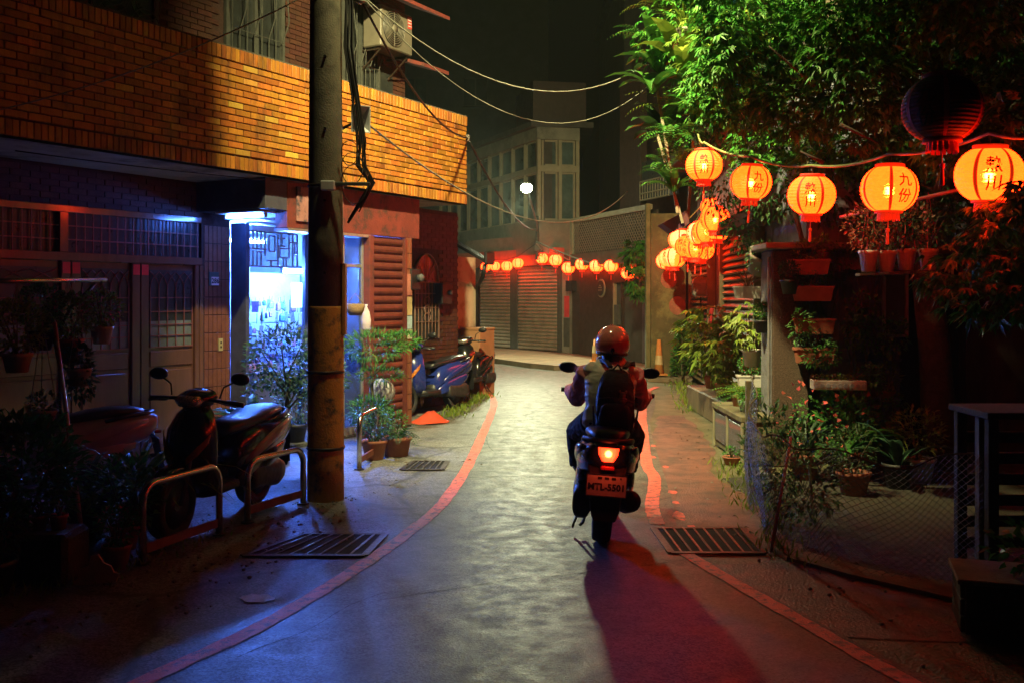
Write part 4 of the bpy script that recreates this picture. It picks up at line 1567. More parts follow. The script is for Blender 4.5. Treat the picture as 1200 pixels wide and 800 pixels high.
# near street lamp above the frame, on a gooseneck from the utility pole
nl = thing('overhead_street_lamp', 'hooded street lamp on a long arm reaching from the utility pole over the lane', 'street lamp', PP)
h = NEAR_LAMP - PP
MB().tube([Vector((.08, -.06, 7.7)), Vector((.4, -.35, 7.95)), Vector((.9, -.8, 7.9)), h + Vector((-.05, .04, .14))], .03, 8).build('arm', M_GREYF, nl, True)
MB().lathe([(.03, .16), (.10, .13), (.17, .02), (.165, .0), (.09, .11), (.02, .13)], 16, h).build('hood', M_GREYF, nl, True)
MB().lathe([(.01, -.02), (.04, .0), (.045, .05), (.02, .09)], 12, h).build('bulb', emis('near lamp bulb', (1, .78, .36), 8), nl, True)
# small distant lamp high on the hill
dl = thing('hill_lamp', 'tiny white lamp shining high in the dark above the balcony', 'street lamp', A(514, 29, 44))
MB().lathe([(.01, -.06), (.05, -.03), (.05, .03), (.01, .06)], 10).build('globe', emis('hill lamp glass', (.95, 1, .8), 40), dl, True)
MB().lathe([(.09, .05), (.03, .10)], 10).build('hood', M_GREYF, dl)
MB().tube([(0, 0, .08), (0, .4, .2), (0, .6, -12.5)], .03, 6).build('post', M_GREYF, dl)
# red plastic sheet by the shutter
mb = MB()
k = 9
vs, fs_ = [], []
for i in range(k):
    for j in range(k):
        u_, v_ = i / (k - 1) - .5, j / (k - 1) - .5
        rr = 1 - .35 * abs(u_ * v_) * 4
        z = max(.004, .16 * math.exp(-9 * (u_ ** 2 + v_ ** 2)) + .035 * math.sin(9 * u_ + 5 * v_) * (1 - 2 * max(abs(u_), abs(v_))))
        vs.append((u_ * .62 * rr, v_ * .42 * rr, z))
for i in range(k - 1):
    for j in range(k - 1):
        q = i * k + j
        fs_.append((q, q + 1, q + k + 1, q + k))
mb.add(vs, fs_)
o = mb.build('plastic_sheet', mat('red plastic sheet', (.6, .08, .04), (.45, .06, .03), rough=.35, bump=.3, bscale=20), None, True)
o.location = HW(-.72, .15, .0)
o.rotation_euler = (0, 0, .5)
tag(o, 'crumpled red plastic sheet on the ground by the tiled end pier', 'plastic sheet')

# ================================================================== scooters
M_TYRE = mat('tyre rubber', (.022, .022, .022), (.014, .014, .014), scale=30, rough=.7, bump=.3)
M_RIM = mat('grey alloy', (.18, .18, .19), (.12, .12, .13), rough=.35, metal=.8)
M_SEAT = mat('black vinyl seat', (.022, .022, .026), (.015, .015, .018), scale=20, rough=.30, bump=.12, bscale=200)
M_ENG = mat('dull engine metal', (.09, .09, .09), (.05, .05, .05), scale=15, rough=.45, metal=.6)
M_LENS = mat('clear lamp lens', (.8, .8, .78), (.5, .45, .4), scale=60, rough=.1, bump=.8, bscale=70, metal=.9)
M_AMBER = mat('amber lens', (.6, .2, .03), (.4, .12, .02), scale=50, rough=.1, bump=.4, bscale=80)
M_REDL = mat('red tail lens', (.45, .02, .015), (.3, .01, .01), rough=.12)
M_TAILON = emis('lit tail lamp', (1, .022, .004), 7)
M_TAILHOT = emis('lit tail bulb', (1, .38, .06), 12)
M_MIRR = mat('mirror glass', (.5, .5, .52), rough=.03, metal=1, bump=0)
M_PLATE = mat('white number plate', (.66, .62, .56), (.56, .52, .46), scale=8, rough=.4, bump=.05)
M_PLK = mat('plate lettering', (.03, .03, .03), rough=.5, bump=0)


def lathe_part(name, m, parent, prof, c, k=24, axis='y', smooth=True):
    return MB().lathe(prof, k, c, axis).build(name, m, parent, smooth)


def scooter(label, body_m, side_m, loc, heading, lean=0.0, lit=False, plate=None, cat='scooter', group=None):
    o = thing('scooter', label, cat, (0, 0, 0), 0, group)
    o.matrix_world = Matrix.Translation(loc) @ Matrix.Rotation(heading, 4, 'Z') @ Matrix.Rotation(lean, 4, 'X')
    for nm, x in (('rear_wheel', 0.0), ('front_wheel', 1.26)):
        R0 = .245
        t = lathe_part(nm, M_TYRE, o, [(.165, -.052), (.20, -.066), (.230, -.060), (R0, -.026), (R0 + .002, 0), (R0, .026), (.230, .060), (.20, .066), (.165, .052), (.165, -.052)], (x, 0, R0), 30)
        lathe_part('rim', M_RIM, t, [(.168, -.042), (.155, -.03), (.155, .03), (.168, .042)], (x, 0, R0), 24)
        sp = MB()
        for j in range(5):
            a = j * 2 * math.pi / 5
            sp.bar((x, 0, R0), (x + .158 * math.cos(a), 0, R0 + .158 * math.sin(a)), .05, .035)
        sp.lathe([(.04, -.05), (.05, -.03), (.05, .03), (.04, .05)], 12, (x, 0, R0), 'y')
        sp.build('spokes', M_RIM, t)
    # tail body
    secs = [(.60, .40, .22, .22), (.50, .50, .32, .34), (.28, .55, .40, .36), (.05, .58, .42, .33), (-.15, .60, .40, .29), (-.30, .635, .34, .23), (-.38, .66, .27, .17), (-.415, .668, .18, .12)]
    MB().loft([ring(x, 0, zc, w_, h_, 2.7, 20) for x, zc, w_, h_ in secs]).build('tail_body', body_m, o, True)
    for sg in (1, -1):
        MB().loft([ring(x, sg * y, zc, .035, h_, 2.2, 12) for x, y, zc, h_ in ((.48, .155, .44, .05), (.3, .195, .53, .10), (.05, .208, .61, .11), (-.15, .195, .66, .08), (-.32, .15, .69, .03))]).build('side_panel', side_m, o, True)
        MB().loft([ring(x, sg * y, zc, .05, h_, 2.4, 12) for x, y, zc, h_ in ((.62, .14, .30, .10), (.40, .18, .36, .18), (.10, .185, .42, .18), (-.10, .175, .47, .12), (-.22, .14, .50, .05))]).build('lower_cover', body_m, o, True)
    # seat
    MB().loft([ring(x, 0, zc, w_, h_, 2.6, 18) for x, zc, w_, h_ in ((.66, .67, .14, .07), (.60, .70, .22, .11), (.42, .715, .28, .10), (.20, .735, .31, .09), (.12, .75, .32, .10), (-.05, .765, .30, .10), (-.22, .765, .24, .09), (-.31, .755, .14, .06))]).build('seat', M_SEAT, o, True)
    # grab rail
    MB().tube([(.02, .17, .70), (-.15, .165, .735), (-.33, .11, .75), (-.40, 0, .755), (-.33, -.11, .75), (-.15, -.165, .735), (.02, -.17, .70)], .016, 8).build('grab_rail', M_BLKP, o, True)
    # engine, transmission, exhaust
    MB().loft([ring(x, 0, zc, w_, h_, 3, 12) for x, zc, w_, h_ in ((.62, .34, .16, .14), (.45, .33, .22, .22), (.15, .30, .20, .22), (.02, .28, .10, .14))]).build('engine', M_ENG, o, True)
    MB().loft([ring(x, .15, zc, .13, h_, 3, 14) for x, zc, h_ in ((.42, .30, .14), (.36, .30, .22), (.15, .29, .20), (-.05, .28, .24), (-.13, .28, .16))]).build('transmission_case', M_ENG, o, True)
    MB().tube([(.42, -.06, .22), (.30, -.13, .20), (.16, -.155, .23), (.12, -.16, .25)], .018, 8).build('exhaust_pipe', M_ENG, o, True)
    MB().tube([(.14, -.16, .245), (.10, -.16, .255), (-.20, -.175, .335), (-.26, -.178, .35), (-.27, -.178, .353)], [.03, .068, .075, .062, .03], 16).build('muffler', M_BLKP, o, True)
    MB().loft([ring(x, -.225, zc, .012, h_, 2.4, 10) for x, zc, h_ in ((.05, .27, .06), (-.05, .30, .09), (-.18, .33, .08))]).build('heat_shield', M_RIM, o, True)
    for sg in (1, -1):
        MB().tube([(.05, sg * .10, .27), (-.03, sg * .115, .52)], .022, 8).build('shock_absorber', M_RIM, o, True)
    # floor and legs
    MB().loft([ring(x, 0, zc, w_, h_, 4, 16) for x, zc, w_, h_ in ((.50, .30, .30, .12), (.62, .295, .36, .09), (.90, .295, .37, .09), (1.0, .31, .30, .12))]).build('floorboard', M_BLKP, o, True)
    # leg shield and apron
    def hr(z, xc, w_, d_, k=18):
        out = []
        for j in range(k):
            a = 2 * math.pi * j / k
            c, s_ = math.cos(a), math.sin(a)
            out.append((xc + math.copysign(abs(c) ** .7, c) * d_ / 2 - .10 * (s_ * s_) * (1 if c > 0 else .6), math.copysign(abs(s_) ** .8, s_) * w_ / 2, z))
        return out
    MB().loft([hr(.29, 1.02, .24, .10), hr(.40, 1.06, .36, .14), hr(.58, 1.10, .42, .18), hr(.74, 1.09, .38, .19), hr(.86, 1.05, .28, .17), hr(.92, 1.02, .16, .12)]).build('leg_shield', body_m, o, True)
    for sg in (1, -1):
        mb = MB()
        mb.loft([[(x0, sg * y0, z0), (x1, sg * y1, z1), (x1 + .012, sg * y1, z1), (x0 + .012, sg * y0, z0)] for (x0, y0, z0), (x1, y1, z1) in (((1.178, .05, .56), (1.185, .06, .52)), ((1.155, .12, .645), (1.16, .125, .58)), ((1.115, .165, .70), (1.11, .17, .655)), ((1.09, .185, .735), (1.09, .185, .72)))])
        mb.build('turn_signal', M_AMBER, o)
    # front fender and fork
    MB().loft([[(1.26 + (.275 + e) * math.cos(a), y, .245 + (.275 + e) * math.sin(a)) for y, e in ((-.07, -.03), (-.05, .005), (0, .015), (.05, .005), (.07, -.03), (0, -.005))] for a in [R(q) for q in (20, 45, 70, 95, 120, 145, 165)]]).build('front_fender', body_m, o, True)
    fk = MB()
    for sg in (1, -1):
        fk.tube([(1.26, sg * .075, .245), (1.16, sg * .07, .55), (1.08, sg * .04, .85)], .018, 8)
    fk.build('fork', M_RIM, o, True)
    # handlebar group
    cowl = MB().loft([hr(.88, 1.02, .12, .10), hr(.93, 1.04, .24, .17), hr(.985, 1.03, .30, .18), hr(1.02, 1.0, .22, .12), hr(1.035, .99, .10, .06)]).build('handlebar_cowl', body_m, o, True)
    mb = MB()
    mb.loft([[(1.0 + d_ + .03 - .25 * y * y, y, .955 + h_ * t) for y, t in ((-w_, .2), (-w_ * .7, .9), (0, 1), (w_ * .7, .9), (w_, .2), (w_ * .6, -.9), (0, -1.1), (-w_ * .6, -.9))] for d_, w_, h_ in ((.05, .11, .045), (.095, .10, .04), (.115, .06, .02))])
    mb.build('headlight', M_LENS, o, True)
    bar = MB().tube([(.98, -.36, .945), (1.0, -.2, .96), (1.01, 0, .97), (1.0, .2, .96), (.98, .36, .945)], .013, 8).build('handlebar', M_BLKP, o, True)
    for sg in (1, -1):
        MB().tube([(.985, sg * .24, .952), (.978, sg * .37, .944)], .019, 10).build('grip', M_BLKP, bar, True)
        MB().tube([(1.02, sg * .20, .955), (1.06, sg * .26, .95), (1.045, sg * .35, .935)], .006, 6).build('brake_lever', M_RIM, bar, True)
        MB().tube([(1.0, sg * .19, .98), (.985, sg * .21, 1.06), (.97, sg * .30, 1.11)], .007, 6).build('mirror_stalk', M_BLKP, o, True)
        mc = Vector((.96, sg * .325, 1.125))
        mm = MB().loft([[(mc.x + dx, mc.y + w_ * math.cos(t) * .075, mc.z + w_ * math.sin(t) * .045 + sg * 0 * .01) for t in [j * math.pi / 8 for j in range(16)]] for dx, w_ in ((.035, .45), (.025, .85), (.005, 1), (-.006, .96))]).build('mirror', M_BLKP, o, True)
        MB().add([(mc.x - .0065, mc.y + .066 * math.cos(j * math.pi / 8), mc.z + .038 * math.sin(j * math.pi / 8)) for j in range(16)], [tuple(range(16))]).build('mirror_glass', M_MIRR, mm)
    # tail lamp, lens, fender, plate
    def tl(x0, w_, z0, z1, d_):
        return [[(x0 - d_ * k_, y, z) for y, z in ((-w_ * e, z1), (w_ * e, z1), (w_ * e * .92, (z0 + z1) / 2), (w_ * e * .55, z0), (-w_ * e * .55, z0), (-w_ * e * .92, (z0 + z1) / 2))] for k_, e in ((0, 1), (.7, .95), (1, .7))]
    MB().loft(tl(-.385, .072, .625, .715, .05)).build('tail_light', M_TAILON if lit else M_REDL, o)
    if lit:
        MB().lathe([(.004, -.45), (.020, -.443), (.022, -.43)], 12, (0, 0, .678), 'x').build('tail_bulb', M_TAILHOT, o, True)
    MB().bbox((-.455, -.045, .572), (-.40, .045, .596), .005).build('reflector', M_REDL, o)
    MB().loft([[(x, -w_, z), (x, w_, z), (x - .014, w_ * .9, z - .004), (x - .014, -w_ * .9, z - .004)] for x, z, w_ in ((-.34, .60, .13), (-.41, .53, .12), (-.43, .42, .11), (-.45, .32, .10), (-.47, .25, .075))]).build('rear_fender', M_BLKP, o)
    if plate:
        # the plate's upper edge tilts forward
        pc = Vector((-.475, 0, .478))
        up = Vector((.16, 0, 1)).normalized()
        yx = Vector((0, -1, 0))
        nn = yx.cross(up)
        pl_ = MB().obox(pc, yx * .13, up * .07, nn * .0025).build('number_plate', M_PLATE, o)
        fr = MB()
        for a, b in (((-.13, -.07), (.13, -.07)), ((.13, -.07), (.13, .07)), ((.13, .07), (-.13, .07)), ((-.13, .07), (-.13, -.07))):
            fr.bar(pc + yx * a[0] + up * a[1] + nn * .003, pc + yx * b[0] + up * b[1] + nn * .003, .006, .006)
        fr.build('plate_rim', M_RIM, pl_)
        flat_text('plate_number', plate, .058, M_PLK, pl_, pc - up * .012 + nn * .003, yx, up, .0022, .001)
        for q in (-.045, 0, .045):
            MB().obox(pc + yx * q + up * .046 + nn * .0035, yx * .014, up * .008, nn * .0008).build('plate_mark', M_PLK, pl_)
        MB().tube([pc + up * .05 + yx * .09, pc + up * .05 + yx * .09 + nn * .006], .006, 6).build('plate_bolt', M_RIM, pl_)
    MB().tube([(.38, .12, .22), (.30, .19, .06), (.24, .20, .03)], .010, 6).build('side_stand', M_ENG, o, True)
    MB().tube([(.34, .09, .20), (.26, .13, .06), (.22, .15, .05)], .011, 6).build('centre_stand', M_ENG, o, True)
    return o


M_SBLK = mat('glossy black paint', (.012, .012, .014), (.009, .009, .010), rough=.18, coat=.6, bump=0)
M_SWHITE = mat('silver white paint', (.48, .46, .42), (.40, .38, .34), rough=.25, coat=.5, bump=0)
M_SBLUE = mat('blue scooter paint', (.018, .035, .24), (.012, .025, .18), rough=.2, coat=.6, bump=0)
M_SNAVY = mat('dark navy paint', (.014, .02, .045), (.01, .014, .03), rough=.2, coat=.6, bump=0)

# the ridden scooter
RH, RLEAN = R(90 - 4.5), R(4.0)
RIDE = Vector((.618, 6.95, 0))
ride = scooter('dark scooter being ridden up the lane with its red tail lamp lit', M_SNAVY, M_SNAVY, RIDE, RH, RLEAN, True, 'MTL-5501')
# parked black scooter on the left: rear up the street at right, front to camera-left
p0, p1 = G(205, 640), G(292, 612)
scooter('parked black scooter with silver side stripes behind the hoop rails', M_SBLK, M_SWHITE, Vector((-2.14, 8.22, 0)), R(258), R(-3), False, None, group='parked scooters')
scooter('parked pale scooter half hidden behind the hanging pots', M_SWHITE, M_SWHITE, Vector((-3.30, 8.05, 0)), R(215), R(3), False, None, group='parked scooters')
scooter('parked bright blue scooter with its nose behind the tiled pier', M_SBLUE, M_SBLUE, HW(.95, .82), HROT + math.pi, R(4), False, None, group='parked scooters')
scooter('parked black scooter facing out beside the cream wall', M_SBLK, M_SBLK, Vector((-.50, 17.7, 0)), R(256), R(4), False, None, group='parked scooters')
tail = bpy.data.lights.new('tail_lamp_light', 'POINT')
tail.energy = 1.2
tail.color = (1, .07, .02)
tail.shadow_soft_size = .04
tlo = bpy.data.objects.new('tail_lamp_light', tail)
COL.objects.link(tlo)
tlo.location = ride.matrix_world @ Vector((-.52, 0, .67))

# ================================================================== the rider
def fuse(name, mb, voxel, m, parent, it=4, fold=0.0, fs_=(9, 9, 20)):
    """union of overlapping lofts as one continuous smooth surface"""
    me = mb.mesh(name)
    t = bpy.data.objects.new('tmp', me)
    COL.objects.link(t)
    md = t.modifiers.new('r', 'REMESH')
    md.mode = 'VOXEL'
    md.voxel_size = voxel
    ms = t.modifiers.new('s', 'SMOOTH')
    ms.factor = .5
    ms.iterations = it
    bpy.context.view_layer.update()
    dg = bpy.context.evaluated_depsgraph_get()
    me2 = bpy.data.meshes.new_from_object(t.evaluated_get(dg))
    bpy.data.objects.remove(t)
    me2.name = name
    me2.materials.clear()
    if fold:
        from mathutils import noise as _nz
        nrm = [v.normal.copy() for v in me2.vertices]
        for v, n_ in zip(me2.vertices, nrm):
            p = Vector((v.co.x * fs_[0], v.co.y * fs_[1], v.co.z * fs_[2]))
            w_ = _nz.noise(p + Vector((.4 * _nz.noise(p * .5), 0, .8 * _nz.noise(p * .4 + Vector((5, 1, 2))))))
            v.co += n_ * fold * (1 - 2.2 * abs(w_)) 
    me2.polygons.foreach_set('use_smooth', [True] * len(me2.polygons))
    return link(name, me2, m, parent)


M_SKIN = mat('skin', (.55, .33, .24), (.48, .28, .2), scale=20, rough=.5, bump=.05)
M_PINK = mat('pink sweatshirt cloth', (.82, .30, .32), (.70, .24, .26), scale=14, rough=.85, bump=.5, bscale=25)
M_VEST = mat('off white puffer vest', (.80, .75, .64), (.68, .62, .52), scale=10, rough=.55, bump=.4, bscale=18)
M_JEAN = mat('dark navy trousers', (.018, .024, .05), (.012, .016, .034), scale=20, rough=.85, bump=.4, bscale=30)
M_SHOE = mat('dark shoe', (.03, .03, .04), rough=.6)
M_HELM = mat('salmon helmet paint', (.80, .26, .20), (.70, .21, .17), scale=14, r2=.3, c3=(.62, .2, .16), s3=30, rough=.12, coat=.8, bump=0)
M_HAIR = mat('black hair', (.015, .012, .01), (.02, .015, .012), scale=60, rough=.45, bump=.4, bscale=120)
M_PACK = mat('black backpack nylon', (.016, .016, .018), (.011, .011, .012), scale=25, rough=.6, bump=.35, bscale=35)

rider = thing('person', 'person in a salmon helmet and pale vest riding the scooter away from us', 'person')
rider.matrix_world = ride.matrix_world.copy()
bd = MB()
# trunk, neck, head
def ell(c, rx, ry, rz, k=16, n=8):
    c = Vector(c)
    return [[(c.x + rx * math.sin(math.pi * (i + .02) / (n + .04)) * math.cos(2 * math.pi * j / k), c.y + ry * math.sin(math.pi * (i + .02) / (n + .04)) * math.sin(2 * math.pi * j / k), c.z - rz * math.cos(math.pi * (i + .02) / (n + .04))) for j in range(k)] for i in range(n + 1)]


def trunk(e):
    out = []
    for x, z, wx, wy in ((.20, .765, .115, .15), (.20, .82, .13, .165), (.24, .92, .11, .145), (.30, 1.02, .115, .155), (.37, 1.11, .115, .165), (.42, 1.17, .09, .15), (.45, 1.215, .06, .08)):
        out.append([(x + (wx + e) * math.cos(2 * math.pi * j / 18), (wy + e) * math.sin(2 * math.pi * j / 18), z) for j in range(18)])
    return out


bd.loft(trunk(-.012))
bd.tube([(.44, 0, 1.17), (.47, 0, 1.24), (.49, 0, 1.29)], [.055, .05, .05], 12)
bd.loft(ell((.50, 0, 1.345), .088, .072, .108))
bd.tube([(.575, 0, 1.345), (.60, 0, 1.325), (.58, 0, 1.312)], [.008, .016, .012], 8)       # nose
bd.tube([(.57, -.025, 1.285), (.582, 0, 1.283), (.57, .025, 1.285)], [.006, .009, .006], 8)   # lips
bd.tube([(.56, 0, 1.25), (.575, 0, 1.255)], .022, 8)                                          # chin
for sg in (1, -1):
    bd.loft(ell((.50, sg * .072, 1.335), .02, .012, .03, 8, 6))                               # ears
    # arm
    sh_, el, wr = Vector((.41, sg * .165, 1.145)), Vector((.60, sg * .225, .955)), Vector((.90, sg * .300, .955))
    bd.tube([sh_, sh_.lerp(el, .5), el], [.05, .045, .038], 12)
    bd.tube([el, el.lerp(wr, .35), wr], [.038, .038, .025], 12)
    # leg
    hp, kn, an = Vector((.24, sg * .085, .80)), Vector((.70, sg * .215, .655)), Vector((.70, sg * .185, .40))
    bd.tube([hp, hp.lerp(kn, .5), kn], [.085, .07, .055], 12)
    bd.tube([kn, kn.lerp(an, .35), an], [.055, .053, .035], 12)
    bd.tube([an, an + Vector((.02, 0, -.035)), an + Vector((.16, sg * .02, -.04))], [.035, .035, .025], 10)
body = fuse('body', bd, .009, M_SKIN, rider, 3)
# hands with five fingers closed on the grips
for sg in (1, -1):
    hm = MB()
    wr = Vector((.895, sg * .305, .957))
    kc = Vector((.962, sg * .305, .968))
    hm.loft([[(p.x, p.y + w_ * q, p.z + h_ * e) for q, e in ((-1, -.7), (-1, .7), (-.5, 1), (.5, 1), (1, .7), (1, -.7), (.5, -1), (-.5, -1))] for p, w_, h_ in ((wr, .022, .020), (wr.lerp(kc, .5), .034, .016), (kc, .040, .014))])
    for i, l_ in enumerate((.9, 1.0, .95, .78)):
        y = sg * (.305 - sg * 0) + (i - 1.5) * .0195 * -sg
        g0 = Vector((.98, 0, .948))
        pts = []
        for a in (115, 75, 35, 0, -35, -70):
            rr = .029
            if a < -70 * l_ + 5 and False:
                continue
            pts.append((g0.x + rr * math.cos(R(a)) * (1 if a < 90 else 1.1), y, g0.z + rr * math.sin(R(a))))
        n_ = 6 if l_ > .85 else 5
        hm.tube([(kc.x - .012, y, kc.z)] + pts[:n_], [.0095, .0095, .009, .0088, .0085, .008, .007][:n_ + 1], 8)
    hm.tube([(wr.x + .02, wr.y - sg * .024, wr.z - .006), (.935, sg * .262, .945), (.968, sg * .252, .922), (.995, sg * .256, .924)], [.012, .011, .010, .008], 8)
    hm.build('hand', M_SKIN, rider, True, 1)
# clothing
ves = MB()
rings_ = []
for i in range(15):
    t = i / 14
    base = trunk(.012)
    f_ = t * (len(base) - 1.15)
    k_ = min(int(f_), len(base) - 2)
    u_ = f_ - k_
    puff = .012 * abs(math.sin(t * math.pi * 5.5))
    c0 = Vector((sum(p[0] for p in base[k_]) / 18, 0, base[k_][0][2])).lerp(Vector((sum(p[0] for p in base[k_ + 1]) / 18, 0, base[k_ + 1][0][2])), u_)
    rg = []
    for j in range(18):
        p = Vector(base[k_][j]).lerp(Vector(base[k_ + 1][j]), u_)
        d = Vector((p.x - c0.x, p.y, 0))
        rg.append(tuple(p + d.normalized() * (puff + .004)))
    rings_.append(rg)
ves.loft(rings_)
for sg in (1, -1):
    ves.loft(ell((.41, sg * .135, 1.15), .085, .07, .06, 14, 8))
ves.loft([[(.455 + r_ * math.cos(2 * math.pi * j / 16), r_ * 1.15 * math.sin(2 * math.pi * j / 16), z + .02 * math.cos(2 * math.pi * j / 16)) for j in range(16)] for r_, z in ((.085, 1.17), (.10, 1.205), (.095, 1.235), (.08, 1.25))])
fuse('vest', ves, .008, M_VEST, rider, 2, .008, (7, 7, 22))
for sg in (1, -1):
    slv = MB()
    sh_, el, wr = Vector((.41, sg * .17, 1.145)), Vector((.60, sg * .232, .945)), Vector((.875, sg * .300, .955))
    pts, rs = [], []
    for i in range(9):
        t = i / 8
        pts.append(sh_.lerp(el, t))
        rs.append(.074 - .006 * t + .005 * math.sin(i * 2.3))
    for i in range(1, 8):
        t = i / 7
        pts.append(el.lerp(wr, t))
        rs.append(.070 - .030 * t + .006 * math.sin(i * 2.6))
    slv.tube(pts, rs, 14)
    slv.loft(ell(el + Vector((0, sg * .004, -.012)), .066, .062, .07, 12, 6))
    fuse('sleeve', slv, .007, M_PINK, rider, 2, .010, (18, 12, 14))
tr = MB()
tr.loft(ell((.20, 0, .80), .15, .175, .085))
for sg in (1, -1):
    hp, kn, an = Vector((.24, sg * .09, .80)), Vector((.70, sg * .22, .655)), Vector((.69, sg * .19, .39))
    tr.tube([hp, hp.lerp(kn, .3), hp.lerp(kn, .65), kn], [.105, .102, .092, .08], 14)
    tr.loft(ell(kn, .078, .078, .075, 12, 6))
    tr.tube([kn, kn.lerp(an, .3), kn.lerp(an, .7), an], [.075, .074, .066, .06], 14)
fuse('trousers', tr, .008, M_JEAN, rider, 3, .008, (16, 12, 14))
for sg in (1, -1):
    shm = MB().loft([[(x, sg * y + w_ * q, .345 + e * h_) for q, e in ((-1, 0), (-.95, .5), (-.5, 1), (.5, 1), (.95, .5), (1, 0))] for x, y, w_, h_ in ((.63, .185, .030, .06), (.66, .185, .038, .085), (.72, .188, .042, .08), (.80, .195, .045, .06), (.87, .20, .036, .04), (.90, .20, .018, .02))])
    shm.build('shoe', M_SHOE, rider, True, 1)
# helmet: shell, trim, visor, strap and vents
hc = Vector((.495, 0, 1.355))
sh = []
k = 24
for i in range(13):
    ph = R(-32) + (R(90) - R(-32)) * i / 12 * .995
    rgn = []
    for j in range(k):
        a = 2 * math.pi * j / k
        front = max(0, math.cos(a))
        p_ = ph if ph > R(8) else ph + front ** 1.5 * (R(8) - ph) * .95
        rgn.append((hc.x + .150 * math.cos(p_) * math.cos(a), .130 * math.cos(p_) * math.sin(a), hc.z + .138 * math.sin(p_)))
    sh.append(rgn)
hel = MB().loft(sh).build('helmet', M_HELM, rider, True)
tm = [Vector(p) for p in sh[0]]
MB().tube([p + (p - hc) * .01 for p in tm] + [tm[0] + (tm[0] - hc) * .01], .008, 8, False).build('helmet_trim', M_BLKP, hel, True)
vi = [[(hc.x + r_ * math.cos(pp) * math.cos(a), r_ * .88 * math.cos(pp) * math.sin(a), hc.z + .9 * r_ * math.sin(pp)) for a in [R(q) for q in range(-62, 63, 12)]] for r_, pp in ((.152, R(34)), (.158, R(12)), (.16, R(-14)), (.157, R(-34)))]
vm = MB()
n_ = len(vi[0])
vm.add([p for r_ in vi for p in r_], [(i * n_ + j, i * n_ + j + 1, (i + 1) * n_ + j + 1, (i + 1) * n_ + j) for i in range(3) for j in range(n_ - 1)])
vm.build('visor', glass('smoked visor', (.05, .05, .06), .05, .5), hel, True)
for sg in (1, -1):
    MB().lathe([(.008, -.004), (.016, 0), (.012, .006)], 12, (hc.x + .02, sg * .122, hc.z + .02), 'y').build('visor_screw', M_BLKP, hel, True)
MB().bbox((hc.x - .147, -.014, hc.z - .055), (hc.x - .115, .014, hc.z - .015), .006).build('goggle_clip', M_BLKP, hel)
MB().bbox((hc.x - .152, -.006, hc.z - .075), (hc.x - .12, .006, hc.z - .05), .003).build('goggle_clip', M_BLKP, hel)
hr_ = MB().loft([[(.455 + x, y, z) for x, y in ((-.075, -.05), (-.085, 0), (-.075, .05), (-.02, .075), (.0, 0), (-.02, -.075))] for z in (1.33, 1.27, 1.235, 1.22)])
hr_.build('hair', M_HAIR, rider, True)
for sg in (1, -1):
    MB().loft(ell((.574, sg * .032, 1.35), .01, .014, .009, 8, 6)).build('eye', mat('eye', (.4, .4, .4), rough=.1), rider, True)

# backpack
bp = thing('backpack', 'black backpack with a small plush charm worn by the rider', 'backpack')
bp.matrix_world = ride.matrix_world.copy()


def packring(z, xc, w_, d_, k=16):
    return [(xc + math.copysign(abs(math.cos(a)) ** .7, math.cos(a)) * d_ / 2, math.copysign(abs(math.sin(a)) ** .75, math.sin(a)) * w_ / 2, z) for a in [2 * math.pi * j / k for j in range(k)]]


BO = Vector((0, -.04, 0))
pkm = MB().loft([[Vector(p) + BO for p in packring(*q)] for q in ((.745, .05, .20, .10), (.77, .035, .26, .15), (.88, .055, .27, .17), (1.0, .12, .26, .16), (1.10, .185, .235, .14), (1.155, .235, .18, .11), (1.18, .265, .10, .06))])
fuse('pack_body', pkm, .007, M_PACK, bp, 2, .007, (9, 9, 13))
MB().loft([[Vector(p) + BO for p in packring(*q)] for q in ((.77, -.04, .20, .05), (.80, -.05, .24, .08), (.92, -.035, .23, .08), (.97, -.005, .18, .05))]).build('front_pocket', M_PACK, bp, True, 1)
for sg in (1, -1):
    MB().loft([[(x, sg * y + BO.y - .016, z), (x, sg * y + BO.y + .016, z), (x + nx_, sg * y + BO.y + .016, z + nz_), (x + nx_, sg * y + BO.y - .016, z + nz_)] for x, y, z, nx_, nz_ in ((.24, .05, 1.19, -.02, .02), (.32, .085, 1.222, 0, .022), (.42, .115, 1.222, .0, .02), (.51, .135, 1.16, .02, .008), (.52, .14, 1.04, .02, 0), (.44, .165, .92, .01, -.012))]).build('strap', M_PACK, bp)
    MB().bar((-.005, sg * .14 + BO.y, .80), (.05, sg * .158 + BO.y, .93), .02, .012).build('side_strap', mat('pack webbing', (.12, .12, .13), rough=.6), bp)
MB().tube([(.22, -.03 + BO.y, 1.185), (.19, 0 + BO.y, 1.225), (.22, .03 + BO.y, 1.185)], .008, 6).build('carry_loop', M_PACK, bp)
MB().tube([Vector((-.035 + .10 * t * t, -.125 + .25 * t + BO.y, .985 + .02 * math.sin(math.pi * t))) for t in (0, .25, .5, .75, 1)], .004, 5).build('zip', mat('pack webbing', (.12, .12, .13)), bp)
ch = MB()
cc = Vector((.045, -.085, 1.02))
ch.loft(ell(cc, .022, .022, .026, 10, 6))
ch.loft(ell(cc + Vector((-.006, 0, -.042)), .024, .026, .03, 10, 6))
for a, b in ((-.022, .028), (.022, .028)):
    ch.loft(ell(cc + Vector((0, a, b)), .008, .009, .012, 8, 4))
for a, b in ((-.024, -.03), (.024, -.03), (-.016, -.07), (.016, -.07)):
    ch.loft(ell(cc + Vector((-.008, a, b)), .010, .010, .016, 8, 4))
fuse('plush_charm', ch, .004, mat('tan plush', (.6, .42, .22), (.5, .34, .18), scale=60, rough=.9, bump=.6, bscale=150), bp, 2)

